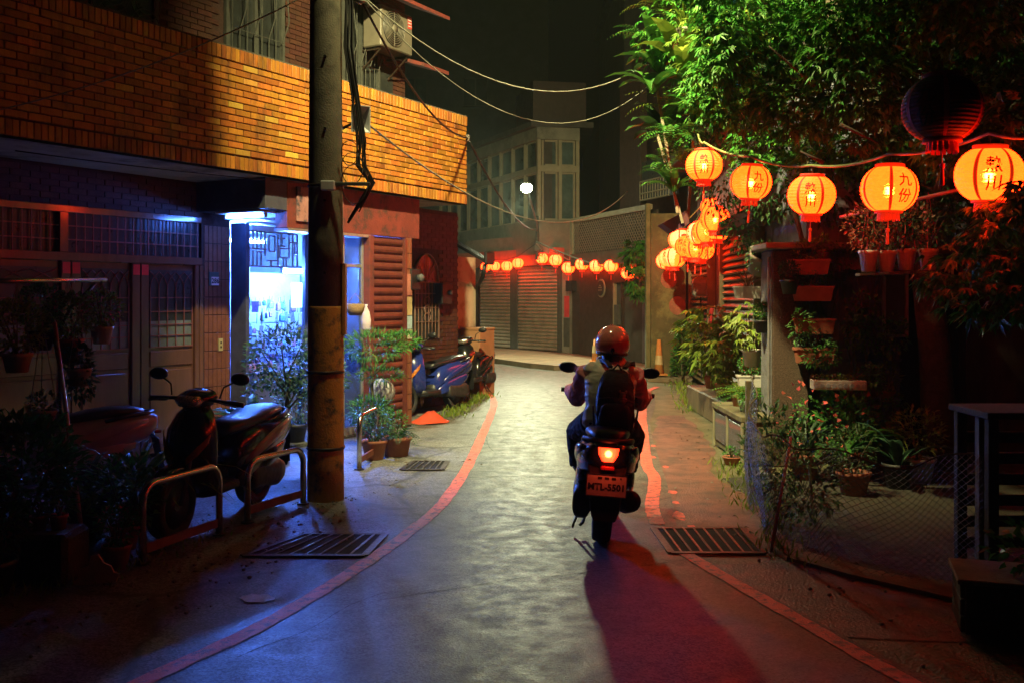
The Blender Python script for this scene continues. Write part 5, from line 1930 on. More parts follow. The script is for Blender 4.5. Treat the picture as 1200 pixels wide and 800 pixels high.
# ================================================================== lanterns
def paper(name, col, strength, glow):
    """lantern paper: gives off light, and passes the light of the bulb inside it"""
    m, nt, p = _nodes(name)
    N, K = nt.nodes, nt.links
    geo = N.new('ShaderNodeNewGeometry')
    n1 = N.new('ShaderNodeTexNoise')
    n1.inputs['Scale'].default_value = 30
    K.new(geo.outputs['Position'], n1.inputs['Vector'])
    cr = N.new('ShaderNodeMixRGB')
    cr.inputs[1].default_value = (col[0], col[1] * .8, col[2] * .7, 1)
    cr.inputs[2].default_value = (col[0], col[1] * 1.2, col[2] * 1.2, 1)
    K.new(n1.outputs[0], cr.inputs[0])
    p.inputs['Base Color'].default_value = (.5, .18, .05, 1)
    p.inputs['Roughness'].default_value = .6
    K.new(cr.outputs[0], p.inputs['Emission Color'])
    p.inputs['Emission Strength'].default_value = strength
    tr = N.new('ShaderNodeBsdfTranslucent')
    tr.inputs['Color'].default_value = (.9, .55, .18, 1)
    rf = N.new('ShaderNodeBsdfRefraction')
    rf.inputs['Color'].default_value = (1, .62, .2, 1)
    rf.inputs['Roughness'].default_value = .55
    rf.inputs['IOR'].default_value = 1.15
    m1 = N.new('ShaderNodeMixShader')
    m1.inputs[0].default_value = .8
    K.new(tr.outputs[0], m1.inputs[1])
    K.new(rf.outputs[0], m1.inputs[2])
    m2 = N.new('ShaderNodeMixShader')
    m2.inputs[0].default_value = glow
    K.new(p.outputs[0], m2.inputs[1])
    K.new(m1.outputs[0], m2.inputs[2])
    K.new(m2.outputs[0], N['Material Output'].inputs[0])
    return m


M_PAPER = paper('glowing lantern paper', (1.0, .023, .0013), 19.0, .28)
M_PAPERF = emis('far lantern paper', (1.0, .028, .0014), 20.0)
M_DPAPER = mat('unlit red lantern paper', (.12, .008, .006), (.08, .005, .005), scale=12, rough=.6, bump=.1)
M_LRED = mat('lantern red trim', (.75, .06, .03), (.6, .04, .02), scale=20, rough=.6, bump=.1, emit=(1, .03, .004), estr=.55)
M_LREDU = mat('lantern red cloth', (.5, .03, .02), (.4, .02, .02), scale=20, rough=.6, bump=.1)
M_INK = mat('black ink', (.03, .012, .008), (.02, .008, .006), rough=.7, bump=0)


def profile(r, hh, nr, depth):
    """oblate ribbed profile: nr rings of paper between wires"""
    out = []
    top = R(64)
    for i in range(nr * 2 + 1):
        a = -top + 2 * top * i / (nr * 2)
        rr = r * math.cos(a) ** .85
        rr += depth if i % 2 else 0
        out.append((rr, hh * math.sin(a) / math.sin(top)))
    return out


def ink_mesh(chars, r, hh, size, turns):
    """characters wrapped round the paper, one column per turn"""
    V, F = [], []
    for ci, chx in enumerate(chars):
        me = text_mesh('ink', chx, size, size * .014)
        bm = bmesh.new()
        bm.from_mesh(me)
        bmesh.ops.triangulate(bm, faces=bm.faces[:])
        for _ in range(3):
            es = [e for e in bm.edges if e.calc_length() > size * .14]
            if es:
                bmesh.ops.subdivide_edges(bm, edges=es, cuts=1)
                bmesh.ops.triangulate(bm, faces=bm.faces[:])
        bm.verts.index_update()
        zc = hh * (.36 if ci == 0 else -.36)
        vv = [v.co.copy() for v in bm.verts]
        cx_ = (min(v.x for v in vv) + max(v.x for v in vv)) / 2
        cz_ = (min(v.y for v in vv) + max(v.y for v in vv)) / 2
        for tn in turns:
            o = len(V)
            for v in vv:
                z = zc + v.y - cz_
                a = math.asin(max(-.98, min(.98, z / hh * math.sin(R(64)))))
                rr = r * math.cos(a) ** .85 + r * .02
                th = tn + (v.x - cx_) / r
                V.append((rr * math.sin(th), -rr * math.cos(th), z))
            F += [tuple(o + v.index for v in f.verts) for f in bm.faces]
        bm.free()
        bpy.data.meshes.remove(me)
    me = bpy.data.meshes.new('lettering')
    me.from_pydata(V, [], F)
    me.materials.append(M_INK)
    return me


LR = .19
LH = .150
INK = {c: ink_mesh(c, LR, LH, .098, (0,)) for c in ('熱川', '九份')}


def lantern_proto(nr, k, lit=True):
    d = {}
    P = (M_PAPER if nr > 8 else M_PAPERF) if lit else M_DPAPER
    T = M_LRED if lit else M_LREDU
    d['paper_shade'] = MB().lathe(profile(LR, LH, nr, LR * .022), k, cap=False).mesh('paper_shade')
    d['paper_shade'].materials.append(P)
    tr_ = LR * math.cos(R(64)) ** .85
    d['top_ring'] = MB().lathe([(tr_ * .6, LH - .004), (tr_ * 1.02, LH - .006), (tr_ * 1.06, LH + .022), (tr_ * .95, LH + .026), (tr_ * .6, LH + .02)], k).mesh('top_ring')
    d['bottom_ring'] = MB().lathe([(tr_ * .6, -LH + .004), (tr_ * .95, -LH + .006), (tr_ * 1.0, -LH - .018), (tr_ * .6, -LH - .02)], k).mesh('bottom_ring')
    sk = MB()
    for j in range(18):
        a0, a1 = 2 * math.pi * j / 18, 2 * math.pi * (j + .8) / 18
        q = tr_ * .78
        zz = -LH - .062 - random.uniform(0, .012)
        sk.add([(q * math.cos(a0), q * math.sin(a0), -LH - .01), (q * math.cos(a1), q * math.sin(a1), -LH - .01), (q * 1.06 * math.cos(a1), q * 1.06 * math.sin(a1), zz), (q * 1.06 * math.cos(a0), q * 1.06 * math.sin(a0), zz)], [(0, 1, 2, 3)])
    d['fringe'] = sk.mesh('fringe')
    ta = MB()
    ta.tube([(0, 0, -LH - .02), (0, 0, -LH - .12)], .003, 5)
    ta.lathe([(.004, -LH - .12), (.013, -LH - .125), (.013, -LH - .145), (.006, -LH - .15), (.009, -LH - .16), (.012, -LH - .23), (.004, -LH - .235)], 8)
    d['tassel'] = ta.mesh('tassel')
    st = MB()
    pr = profile(LR, LH, 8, 0)
    for j in range(6):
        a = 2 * math.pi * (j + .5) / 6
        dw = .012
        vs, fs2 = [], []
        for i, (r_, z) in enumerate(pr):
            r2 = r_ + LR * .026
            for e in (-1, 1):
                th = a + e * dw / LR
                vs.append((r2 * math.sin(th), -r2 * math.cos(th), z))
        for i in range(len(pr) - 1):
            fs2.append((2 * i, 2 * i + 1, 2 * i + 3, 2 * i + 2))
        st.add(vs, fs2)
    d['stripes'] = st.mesh('stripes')
    for kx in ('top_ring', 'bottom_ring', 'fringe', 'tassel', 'stripes'):
        d[kx].materials.append(T)
    for me in d.values():
        me.polygons.foreach_set('use_smooth', [me.name.startswith(('top', 'bot', 'tas'))] * len(me.polygons))
    h_ = MB().tube([(0, 0, LH + .02), (0, 0, LH + .10)], .003, 5).mesh('hook')
    h_.materials.append(M_CABLE)
    d['hook'] = h_
    return d


NEARP = lantern_proto(14, 36)
FARP = lantern_proto(6, 16)
BIGP = lantern_proto(18, 36, False)
bulb = bpy.data.lights.new('lantern_bulb', 'POINT')
bulb.energy = 5.0
bulb.color = (1, .5, .10)
bulb.shadow_soft_size = .022


def lantern(label, loc, r, chars, rz, near=True, lit=True, group='lit paper lanterns strung along the lane', tilt=0.0):
    o = thing('paper_lantern', label, 'lantern', loc, rz, group)
    s = r / LR
    o.scale = (s, s, s)
    o.rotation_euler = (tilt, tilt * .5, rz)
    D = (NEARP if near else FARP) if lit else BIGP
    for nm, me in D.items():
        c = bpy.data.objects.new(nm, me)
        COL.objects.link(c)
        c.parent = o
    for tn in ((0, R(120), R(240)) if chars else ()):
        c = bpy.data.objects.new('lettering', INK[chars])
        COL.objects.link(c)
        c.parent = o
        c.rotation_euler = (0, 0, tn)
        if not lit:
            pass
    if lit and near:
        b = bpy.data.objects.new('lantern_bulb', bulb)
        COL.objects.link(b)
        b.parent = o
        b.location = (0, 0, -.01)
    return o


# five near lanterns (pixel centre, pixel width -> distance from a 0.38 m lantern)
NEAR = [(825, 194, 42, '熱川', 0, 'lit lantern lettered 熱川 hanging by the fern-covered corner struts'),
        (880, 214, 47, '九份', 22, 'lit lantern lettered 九份 second along the string from the ferns'),
        (951, 229, 54, '熱川', -3, 'lit lantern lettered 熱川 hanging above the concrete pillar'),
        (1042, 222, 64, '九份', 34, 'lit lantern lettered 九份 above the row of white hanging pots'),
        (1159, 205, 75, '熱川', 8, 'largest lit lantern lettered 熱川 beside the maple twigs')]
npos = []
for x, y, wv, c, a, lb in NEAR:
    Y = .38 * FPX / wv
    p = A(x, y, Y)
    npos.append(p)
    view = math.atan2(p.x, p.y)
    lantern(lb, p, .19, c, -view + R(a), True, tilt=random.choice((-1, 1)) * random.uniform(.03, .09))
# receding cluster behind them
MIDL = [(833, 243, 24, 17.6), (838, 257, 34, 15.0), (828, 271, 33, 15.6), (815, 290, 31, 16.2), (806, 289, 30, 16.8), (797, 281, 27, 17.6),
        (790, 302, 27, 18.6), (778, 306, 23, 20.4), (768, 311, 19, 22.2), (822, 292, 30, 16.4), (842, 268, 31, 15.3), (820, 274, 31, 16.0), (784, 303, 24, 19.5), (772, 309, 20, 21.4)]
mpos = []
for i, (x, y, wv, Y) in enumerate(MIDL):
    p = A(x, y, Y)
    mpos.append(p)
    lantern('lit lantern in the crowded string receding past the slatted shutters', p, wv * Y / FPX / 2, '九份' if i % 2 else '熱川', random.uniform(-1, 1), i < 5, group='lanterns crowded past the shutters', tilt=random.uniform(-.06, .06))
# far row across the bend
FARL = [(736, 320, 16, 24.6), (716, 312, 16, 25.2), (699, 312, 16, 25.8), (682, 310, 15.5, 26.3), (666, 314, 15, 26.8), (651, 305, 15, 27.2), (635, 303, 14, 27.8),
        (607, 308.5, 13, 29.0), (594, 312, 13, 29.6), (580, 312, 12, 30.2), (569, 313, 11, 30.8)]
fpos = []
for i, (x, y, wv, Y) in enumerate(FARL):
    W_f = SW if x < 668 else BW
    Y = W_f.q(*W_f.px(x, y)).y - (.45 if x < 668 else .75)
    p = A(x, y, Y)
    fpos.append(p)
    lantern('small lit lantern in the far row strung before the roller shutters', p, wv * Y / FPX / 2, None, 0, False, group='far lanterns before the shutters')
# big unlit lantern in the leaves
lantern('large unlit dark red lantern lettered 九份 hanging among the leaves', A(1104, 128, 5.9), .225, '九份', -R(27) + R(-20), True, False, None)

TOP = LH + .10


def string(label, pts, r, m, group=None):
    o = MB().tube(pts, r, 6).build('lantern_string', m, None, True)
    tag(o, label, 'string', group)


up_ = Vector((0, 0, .245))
sp_ = []
anchor = A(818, 158, 10.6)
line = [anchor] + [p + up_ for p in npos] + [A(1260, 150, 5.2)]
fine = []
for a, b in zip(line[:-1], line[1:]):
    fine += catenary(a, b, .04, 6)[:-1]
string('green cord carrying the near lanterns below the leaves', fine + [line[-1]], .011, M_STRING)
ml = sorted(mpos, key=lambda q: q.y)
string('cord carrying the crowded lanterns past the shutters', [anchor] + [p + Vector((0, 0, .2)) for p in ml] + [fpos[0] + Vector((0, 0, .2))], .010, M_STRING)
string('pale cord carrying the far lanterns across the bend', [fpos[0] + Vector((0, 0, .2))] + [p + Vector((0, 0, .22)) for p in fpos[1:7]] + [Vector((.66, 27.0, 3.15))], .016, M_CABLE2)
string('dark cord carrying the far lanterns along the shutters', [Vector((.66, 27.0, 3.15))] + [p + Vector((0, 0, .2)) for p in fpos[7:]] + [A(556, 318, 31.4)], .012, M_CABLE)
string('thick pale cable slung from the street lamp to the lattice balcony', catenary((.66, 27.0, 3.2), A(762, 325, 24.3), .12, 10), .02, M_CABLE2)

# ================================================================== right-hand house, yard and planting
M_RWALL = mat('grey-blue rendered wall', (.22, .24, .30), (.15, .16, .2), scale=3, rough=.8, bump=.3, c3=(.08, .08, .09), s3=1.5)
M_RSHUT = mat('weathered timber louvres', (.34, .24, .14), (.24, .17, .10), scale=6, rough=.5, bump=.2, stretch=(.5, .5, 3))
M_PEB = mat('pebbledash pillar', (.12, .075, .045), (.055, .035, .025), scale=55, rough=.7, bump=1.0, bscale=110)
M_PEBL = mat('pale concrete pillar face', (.20, .20, .215), (.13, .13, .14), scale=12, rough=.8, bump=.5, bscale=60)
M_OLDW = mat('old dark timber', (.06, .045, .025), (.035, .027, .017), scale=10, rough=.8, bump=.4, stretch=(1, 1, .3))
M_OLDW2 = mat('green weathered timber', (.17, .15, .08), (.10, .09, .05), scale=8, rough=.75, bump=.4, stretch=(1, 1, .3))

RW = Wall((3.06, 10.5), (3.62, 20.1))        # side wall along the lane
rh = thing('garden_house', 'dim house with slatted shutters behind the lantern string and plants', 'house', (4.5, 12, 0))
ro = Vector((4.5, 12, 0))
RW.part('side_wall', M_RWALL, rh, 0, RW.len, 0, 4.2, -.4, -.12, ro)
# front wall facing the yard
MB().box((3.06 - 4.5, 10.35 - 12, 0), (4.02 - 4.5, 10.6 - 12, 4.2)).build('front_wall', M_RWALL, rh)
MB().box((4.72 - 4.5, 10.35 - 12, 0), (9 - 4.5, 10.6 - 12, 4.2)).build('front_wall', M_OLDW, rh)
MB().box((4.02 - 4.5, 10.35 - 12, 2.15), (4.72 - 4.5, 10.6 - 12, 4.2)).build('front_wall', M_RWALL, rh)
MB().box((4.03 - 4.5, 10.5 - 12, .02), (4.71 - 4.5, 10.58 - 12, 2.148)).build('door', M_BLACK, rh)
MB().box((3.06 - 4.5, 10.2 - 12, 4.2), (9 - 4.5, 20 - 12, 4.4)).build('roof', M_ROOF, rh)


def louvres(px0, px1, z0, z1, n, m):
    a, b = RW.px(px0, 400)[0], RW.px(px1, 400)[0]
    a, b = min(a, b), max(a, b)
    s_ = RW.part('shutter', M_OLDW, rh, a, b, z0, z1, -.12, -.08, ro)
    h = (z1 - z0) / n
    for i in range(n):
        z = z0 + i * h
        mb = MB()
        mb.loft([[RW.q(t, z, -.02) - ro, RW.q(t, z + h * .8, -.075) - ro, RW.q(t, z + h * .95, -.075) - ro, RW.q(t, z + h * .25, .0) - ro] for t in (a, b)])
        mb.build('slat', m, s_)
    for t in (a - .03, b + .03):
        RW.part('shutter_post', M_OLDW2, s_, t - .04, t + .04, 0, z1 + .1, -.1, .04, ro)


louvres(846, 886, .3, 2.55, 22, M_RSHUT)
louvres(809, 831, .1, 2.6, 24, M_OLDW2)
RW.part('awning_board', M_OLDW, rh, 1.5, RW.len, 2.62, 2.8, -.1, .25, ro)
# wall lamp box between the shutters
wb = thing('wall_box', 'small grey-green hooded box on the post between the slatted shutters', 'box', RW.q(RW.px(829, 335)[0], EYE + (348 - 337) / FPX * 17, .12))
MB().loft([[(w_ * a, w_ * b * .6, z) for a, b in ((-1, -1), (1, -1), (1, 1), (-1, 1))] for w_, z in ((.10, -.16), (.14, -.12), (.15, .08), (.12, .16), (.05, .2))]).build('box_shell', mat('grey-green metal', (.16, .19, .17), (.11, .13, .12), rough=.5), wb)
MB().tube([(0, 0, -.16), (.02, .02, -.8), (.02, .04, -1.6)], .012, 6).build('conduit', M_CABLE, wb)
# red cloth banner
t_b, z_b = RW.px(841, 401)
ban = MB()
k = 8
vs, fs2 = [], []
for i in range(k + 1):
    for j in range(4):
        p = RW.q(t_b + (j / 3 - .5) * .42, z_b + .02 - .78 * i / k, .10 + .02 * math.sin(j * 2 + i * .8))
        vs.append(p)
for i in range(k):
    for j in range(3):
        q = i * 4 + j
        fs2.append((q, q + 1, q + 5, q + 4))
vs2 = [v + RW.n * -.012 for v in vs]
zb0 = 1.72
bo_ = thing('cloth_banner', 'narrow red cloth banner with black brush marks hanging by the shutters', 'banner', RW.q(t_b, 1.0, .1))
off = RW.q(t_b, 1.0, .1)
dz = Vector((0, 0, (EYE - (362 - 348) / FPX * 15.6) - (z_b + .02)))
ban.add([v - off + dz for v in vs] + [v - off + dz for v in vs2], fs2 + [tuple(i + len(vs) for i in f[::-1]) for f in fs2])
ban.build('cloth', mat('red banner cloth', (.6, .03, .03), (.5, .02, .02), rough=.7), bo_, True)
mk = MB()
for i in range(4):
    z = dz.z + z_b - .14 - i * .17
    mk.obox(RW.q(t_b, z, .135) - off, RW.u * .06, RW.n * .003, Vector((0, 0, .012)))
    mk.obox(RW.q(t_b + .02, z - .04, .135) - off, RW.u * .012, RW.n * .003, Vector((0, 0, .05)))
    mk.obox(RW.q(t_b - .03, z - .07, .135) - off, RW.u * .05, RW.n * .003, Vector((0, 0, .01)))
mk.build('brush_mark', M_INK, bo_)

# pillar with cap slab
pil = thing('concrete_pillar', 'square pebbledash pillar with a pale side and a stone cap slab', 'pillar', (2.62, 10.0, 0))
MB().bbox((.0, 0, 0), (.36, .45, 2.17), .01).build('shaft', M_PEB, pil)
MB().bbox((-.012, .03, 0), (-.0005, .43, 2.16), .003).build('side_face', M_PEBL, pil)
MB().bbox((-.10, -.12, 2.175), (.85, .55, 2.24), .012).build('cap_slab', mat('pale stone slab', (.26, .23, .22), (.2, .17, .16), scale=5, rough=.6), pil)
MB().tube([(-.03, .05, .2), (-.03, .05, 2.1)], .012, 6).build('conduit', M_ALU, pil)

# low aluminium-framed cabinet and concrete ledge with pots on them
cab = thing('glazed_cabinet', 'low weathered glazed cabinet carrying green pots beside the pillar', 'cabinet', (2.33, 10.0, 0))
MB().bbox((0, .02, .02), (.28, 1.45, .44), .004).build('carcass', M_OLDW2, cab)
MB().bbox((-.03, 0, .44), (.32, 1.48, .50), .008).build('top', M_OLDW2, cab)
for y0, y1 in ((.07, .68), (.76, 1.40)):
    MB().bbox((-.012, y0, .09), (-.001, y1, .40), .002).build('pane', glass('cabinet glass', (.06, .08, .08), .1, .8), cab)
fr = MB()
for y in (.0, .69, 1.40):
    MB().bbox((-.022, y, .0), (-.0005, y + .065, .44), .004).build('frame', mat('weathered pale frame', (.30, .28, .18), (.22, .2, .12), rough=.6), cab)
led = MB().bbox((2.72, 11.6, -.01), (3.05, 15.5, .34), .02).build('ledge', M_FOOT)
tag(led, 'low concrete ledge running past the slatted shutter', 'ledge')

# ---- plant kit --------------------------------------------------------------------------------
LEAF = {}


def leafmat(name, c1, c2, rnd=.35, rough=.42, trans=.25):
    return mat(name, c1, c2, scale=9, rough=rough, bump=0, rnd=rnd, isl=True, trans=trans, spec=.4)


LG = leafmat('mid green leaf', (.065, .22, .03), (.04, .14, .02))
LD = leafmat('dark green leaf', (.035, .085, .02), (.025, .06, .018))
LY = leafmat('yellow green leaf', (.21, .29, .035), (.13, .20, .025))
LB = leafmat('blue green leaf', (.05, .12, .06), (.035, .09, .045))
LR_ = leafmat('reddish leaf', (.25, .07, .03), (.16, .09, .03))
LF = leafmat('flower petal', (.6, .12, .10), (.5, .08, .07))
LP = leafmat('pale pink petal', (.6, .45, .45), (.5, .35, .36))
M_STEM = mat('plant stem', (.10, .09, .04), (.07, .06, .03), rough=.7)
M_SOIL = mat('potting soil', (.04, .03, .02), rough=.95)


def bush(n, c, rad, ln, wd, up=.35):
    c, rad = np.array(c), np.array(rad)
    d = unit(n)
    rr = rng.uniform(.45, 1.05, (n, 1)) ** .6
    P = c + d * rad * rr
    D = d + unit(n) * .7 + np.array([0, 0, up])
    return P, D, unit(n) * .5 + np.array([0, -.3, 1.0]), rng.uniform(.7, 1.2, n) * ln, rng.uniform(.8, 1.2, n) * wd


def palm_cluster(n, c, rad, ln, wd, k=5, droop=.5):
    """clusters of k pointed leaflets fanned out, drooping, like maple or akebia twigs"""
    c, rad = np.array(c), np.array(rad)
    d = unit(n)
    rr = rng.uniform(.2, 1.0, (n, 1)) ** .5
    P = c + d * rad * rr
    ax = d * np.array([1, 1, .3]) + unit(n) * .5 + np.array([0, -.25, -droop])
    ax /= np.linalg.norm(ax, axis=1, keepdims=True)
    sd = np.cross(ax, unit(n) * .4 + np.array([0, 0, 1.0]))
    sd /= np.linalg.norm(sd, axis=1, keepdims=True)
    PP_, DD, NN, LL, WW = [], [], [], [], []
    for j in range(k):
        a = (j - (k - 1) / 2) * (1.9 / k)
        D = ax * math.cos(a) + sd * math.sin(a) + rng.normal(size=(n, 3)) * .08
        PP_.append(P)
        DD.append(D)
        NN.append(np.cross(sd, ax) + rng.normal(size=(n, 3)) * .15)
        LL.append(rng.uniform(.55, 1.35, n) * ln * (1 - .3 * abs(a)))
        WW.append(rng.uniform(.8, 1.2, n) * wd)
    return np.concatenate(PP_), np.concatenate(DD), np.concatenate(NN), np.concatenate(LL), np.concatenate(WW)


def blades(n, c, ln, wd, spread=.6, seg=5, droop=1.0, name='blades'):
    """strap leaves arching out of one point, each a folded strip"""
    c = np.array(c)
    V, F = [], []
    for i in range(n):
        a = rng.uniform(0, 2 * math.pi)
        el = rng.uniform(.25, 1.0)
        l_ = ln * rng.uniform(.65, 1.15)
        out = np.array([math.cos(a), math.sin(a), 0])
        sd = np.array([-math.sin(a), math.cos(a), 0])
        p = c + out * rng.uniform(0, .03)
        th = math.pi / 2 - spread * rng.uniform(.3, 1.3)
        o = len(V)
        for j in range(seg + 1):
            t = j / seg
            w_ = wd * (math.sin(math.pi * (.12 + .86 * t)) ** .7) * rng.uniform(.9, 1.1)
            if j == seg:
                w_ *= .15
            V += [p - sd * w_ / 2 + np.array([0, 0, w_ * .15]), p, p + sd * w_ / 2 + np.array([0, 0, w_ * .15])]
            p = p + (out * math.cos(th) + np.array([0, 0, math.sin(th)])) * l_ / seg
            th -= droop * .38 * rng.uniform(.7, 1.3)
        for j in range(seg):
            b = o + 3 * j
            F += [(b, b + 1, b + 4, b + 3), (b + 1, b + 2, b + 5, b + 4)]
    me = bpy.data.meshes.new(name)
    me.from_pydata([tuple(v) for v in V], [], F)
    return me


def fronds(n, c, ln, leaflet=.05, spread=.8, droop=.9, az=None):
    """fern fronds: an arching rachis with paired leaflets; returns leaf arrays"""
    c = np.array(c)
    P, D, N_, LL = [], [], [], []
    for i in range(n):
        a = rng.uniform(0, 2 * math.pi) if az is None else az + rng.normal() * .7
        out = np.array([math.cos(a), math.sin(a), 0])
        sd = np.array([-math.sin(a), math.cos(a), 0])
        th = math.pi / 2 - spread * rng.uniform(.4, 1.3)
        l_ = ln * rng.uniform(.6, 1.15)
        p = c.copy()
        seg = 14
        for j in range(seg):
            dr = out * math.cos(th) + np.array([0, 0, math.sin(th)])
            t = j / seg
            for e in (-1, 1):
                P.append(p)
                D.append(sd * e + dr * .5)
                N_.append(np.cross(dr, sd))
                LL.append(leaflet * (1 - t) ** .6 * (.6 + t))
            p = p + dr * l_ / seg
            th -= droop * .13
    LL = np.array(LL)
    return np.array(P), np.array(D), np.array(N_), LL, LL * .28


def plant(name, label, pot, loc, pr, ph, kind, size, leaf, cat='potted plant', group=None, flower=None, rz=0.0, style='round', n=None, tilt=0.0):
    """one potted plant: pot, soil, stems and foliage"""
    o = thing(name, label, cat, loc, rz, group)
    o.rotation_euler = (tilt, tilt * .4, rz)
    if pot is not None:
        if style == 'round':
            MB().lathe([(pr * .68, 0), (pr * .92, ph * .82), (pr * 1.0, ph * .84), (pr * 1.02, ph), (pr * .9, ph), (pr * .86, ph * .85)], 18).build('pot', pot, o, True)
            MB().lathe([(.001, ph * .86), (pr * .88, ph * .86)], 14, cap=False).build('soil', M_SOIL, o)
        else:
            mb = MB()
            mb.loft([[(x * e * pr, y * e2 * pr * .42, z) for x, y in ((-1, -1), (1, -1), (1, 1), (-1, 1))] for e, e2, z in ((.86, .7, 0), (.98, .95, ph * .85), (1.03, 1.06, ph * .86), (1.03, 1.06, ph), (.95, .9, ph), (.94, .88, ph * .85))])
            mb.build('pot', pot, o)
            MB().box((-pr * .94, -pr * .36, ph * .8), (pr * .94, pr * .36, ph * .86)).build('soil', M_SOIL, o)
    st = MB()
    for i in range(5):
        a = random.uniform(0, 6.28)
        st.tube([(0, 0, ph * .8), (math.cos(a) * size * .2, math.sin(a) * size * .2, ph + size * .4), (math.cos(a) * size * .38, math.sin(a) * size * .38, ph + size * .7)], [.006, .005, .003], 5)
    wide = pr * (1.0 if style == 'round' else 1.0)
    if kind == 'bush':
        st.build('stem', M_STEM, o)
        q = bush(int((n or 220) * 1.9), (0, 0, ph + size * .45), (max(size * .5, wide * .9), max(size * .45, wide * .4), size * .5), max(.035, size * .105), max(.018, size * .052))
        link('foliage', leaf_mesh('foliage', *q), leaf, o)
    elif kind == 'trail':
        q1 = bush(n or 160, (0, 0, ph + size * .2), (wide * 1.0, wide * .7, size * .3), size * .14, size * .075)
        q2 = bush(n or 160, (0, 0, ph - size * .25), (wide * 1.25, wide * .9, size * .5), size * .14, size * .075, -.7)
        link('foliage', leaf_mesh('foliage', *[np.concatenate([a, b]) for a, b in zip(q1, q2)]), leaf, o)
    elif kind == 'grass':
        link('foliage', blades(n or 34, (0, 0, ph * .85), size, size * .045, .7, 5, .9), leaf, o)
    elif kind == 'broad':
        link('foliage', blades(n or 12, (0, 0, ph * .85), size, size * .2, .7, 5, .8), leaf, o)
    elif kind == 'fern':
        q = fronds(n or 14, (0, 0, ph * .85), size, size * .18)
        link('foliage', leaf_mesh('foliage', *q), leaf, o)
    elif kind == 'maple':
        st.build('stem', M_STEM, o)
        q = palm_cluster(n or 60, (0, 0, ph + size * .5), (size * .5, size * .5, size * .5), size * .2, size * .05)
        link('foliage', leaf_mesh('foliage', *q), leaf, o)
    if flower is not None:
        q = bush(40, (0, 0, ph + size * .5), (max(size * .5, wide * .8), max(size * .45, wide * .4), size * .5), size * .09, size * .07)
        link('flower', leaf_mesh('flower', *q), flower, o)['kind'] = 'stuff'
    return o


PW = mat('white plastic pot', (.62, .60, .56), (.5, .48, .45), scale=6, rough=.45)
PT = mat('terracotta pot', (.38, .13, .07), (.28, .10, .055), scale=8, rough=.7)
PG = mat('grey ceramic pot', (.25, .22, .19), (.17, .15, .13), scale=8, rough=.5)
PK = mat('black nursery pot', (.02, .02, .022), rough=.5)
PB = mat('pale blue planter', (.45, .50, .58), (.36, .40, .47), scale=8, rough=.5)
PC = mat('cream pot', (.55, .47, .33), (.45, .38, .26), scale=8, rough=.5)

# shelf of white planters on the far side of the pillar and along the shutter
SP = [('tilted grey pot of trailing leaves hooked to the pillar head', PG, A(886, 320, 10.6), .13, .22, 'trail', .30, LD, None, 'round', .5),
      ('white trough of spiky reddish leaves hung on the shutter', PW, A(876, 350, 12.3), .17, .15, 'grass', .42, LR_, None, 'trough', 0),
      ('small black pot with pale pink flowers on the pillar side', PK, A(893, 390, 10.2), .085, .13, 'bush', .18, LG, LP, 'round', 0),
      ('round white pot of fine yellow-green leaves hung by the pillar', PW, A(881, 429, 10.6), .105, .18, 'maple', .52, LY, None, 'round', 0),
      ('white trough with red flowers under the round white pot', PW, A(880, 453, 11.6), .16, .14, 'bush', .26, LG, LF, 'trough', 0)]
for lb, pot, loc, pr, ph, kd, sz, lf, flw, sty, tl in SP:
    plant('hanging_pot_plant', lb, pot, loc, pr, ph, kd, sz, lf, group='pots hung around the pillar', flower=flw, style=sty, tilt=tl)
plant('fern_pot', 'bright green feathery fern in a blue pot on the glazed cabinet', PB, Vector((2.46, 10.45, .50)), .09, .12, 'fern', .42, LG, group='pots on the cabinet', n=22)
plant('fern_pot', 'second feathery fern in a brown pot at the cabinet end', PT, Vector((2.5, 11.0, .50)), .08, .12, 'fern', .36, LY, group='pots on the cabinet', n=18)
plant('grass_pot', 'grassy plant spilling over the concrete ledge', PT, Vector((2.86, 12.2, .34)), .10, .14, 'grass', .45, LY, n=40)
plant('bush_pot', 'leafy yellow-green bush in a pot before the slatted shutter', PT, Vector((2.9, 13.6, .34)), .14, .2, 'maple', .9, LY, n=130)
plant('bush_pot', 'straggly bush growing up the shutter post by the red banner', PT, Vector((3.0, 14.9, .34)), .14, .2, 'maple', 1.1, LY, n=120)
plant('shallow_bowl', 'shallow clay bowl of seedlings at the cabinet foot', PT, Vector((2.24, 10.15, 0)), .10, .08, 'bush', .10, LG, n=40)

# stepped troughs on the wall right of the pillar
for i, (x, y, lf, kd) in enumerate([(940, 322, LY, 'bush'), (944, 353, LG, 'bush'), (946, 391, LG, 'fern'), (946, 425, LB, 'bush')]):
    plant('wall_trough', ['top terracotta trough of pale leaves on the wall beside the pillar', 'second terracotta trough of small leaves on the wall beside the pillar', 'third terracotta trough of ferny leaves on the wall beside the pillar', 'lowest terracotta trough of bluish leaves on the wall beside the pillar'][i],
          PT, A(x + 8, y, 9.85), .20, .15, kd, .22, lf, group='terracotta troughs on the wall', style='trough', rz=-.25, n=140 if kd == 'bush' else 16)
plant('hanging_pot_plant', 'black pot wedged above the second terracotta trough', PK, A(925, 345, 9.7), .09, .14, 'bush', .2, LD)
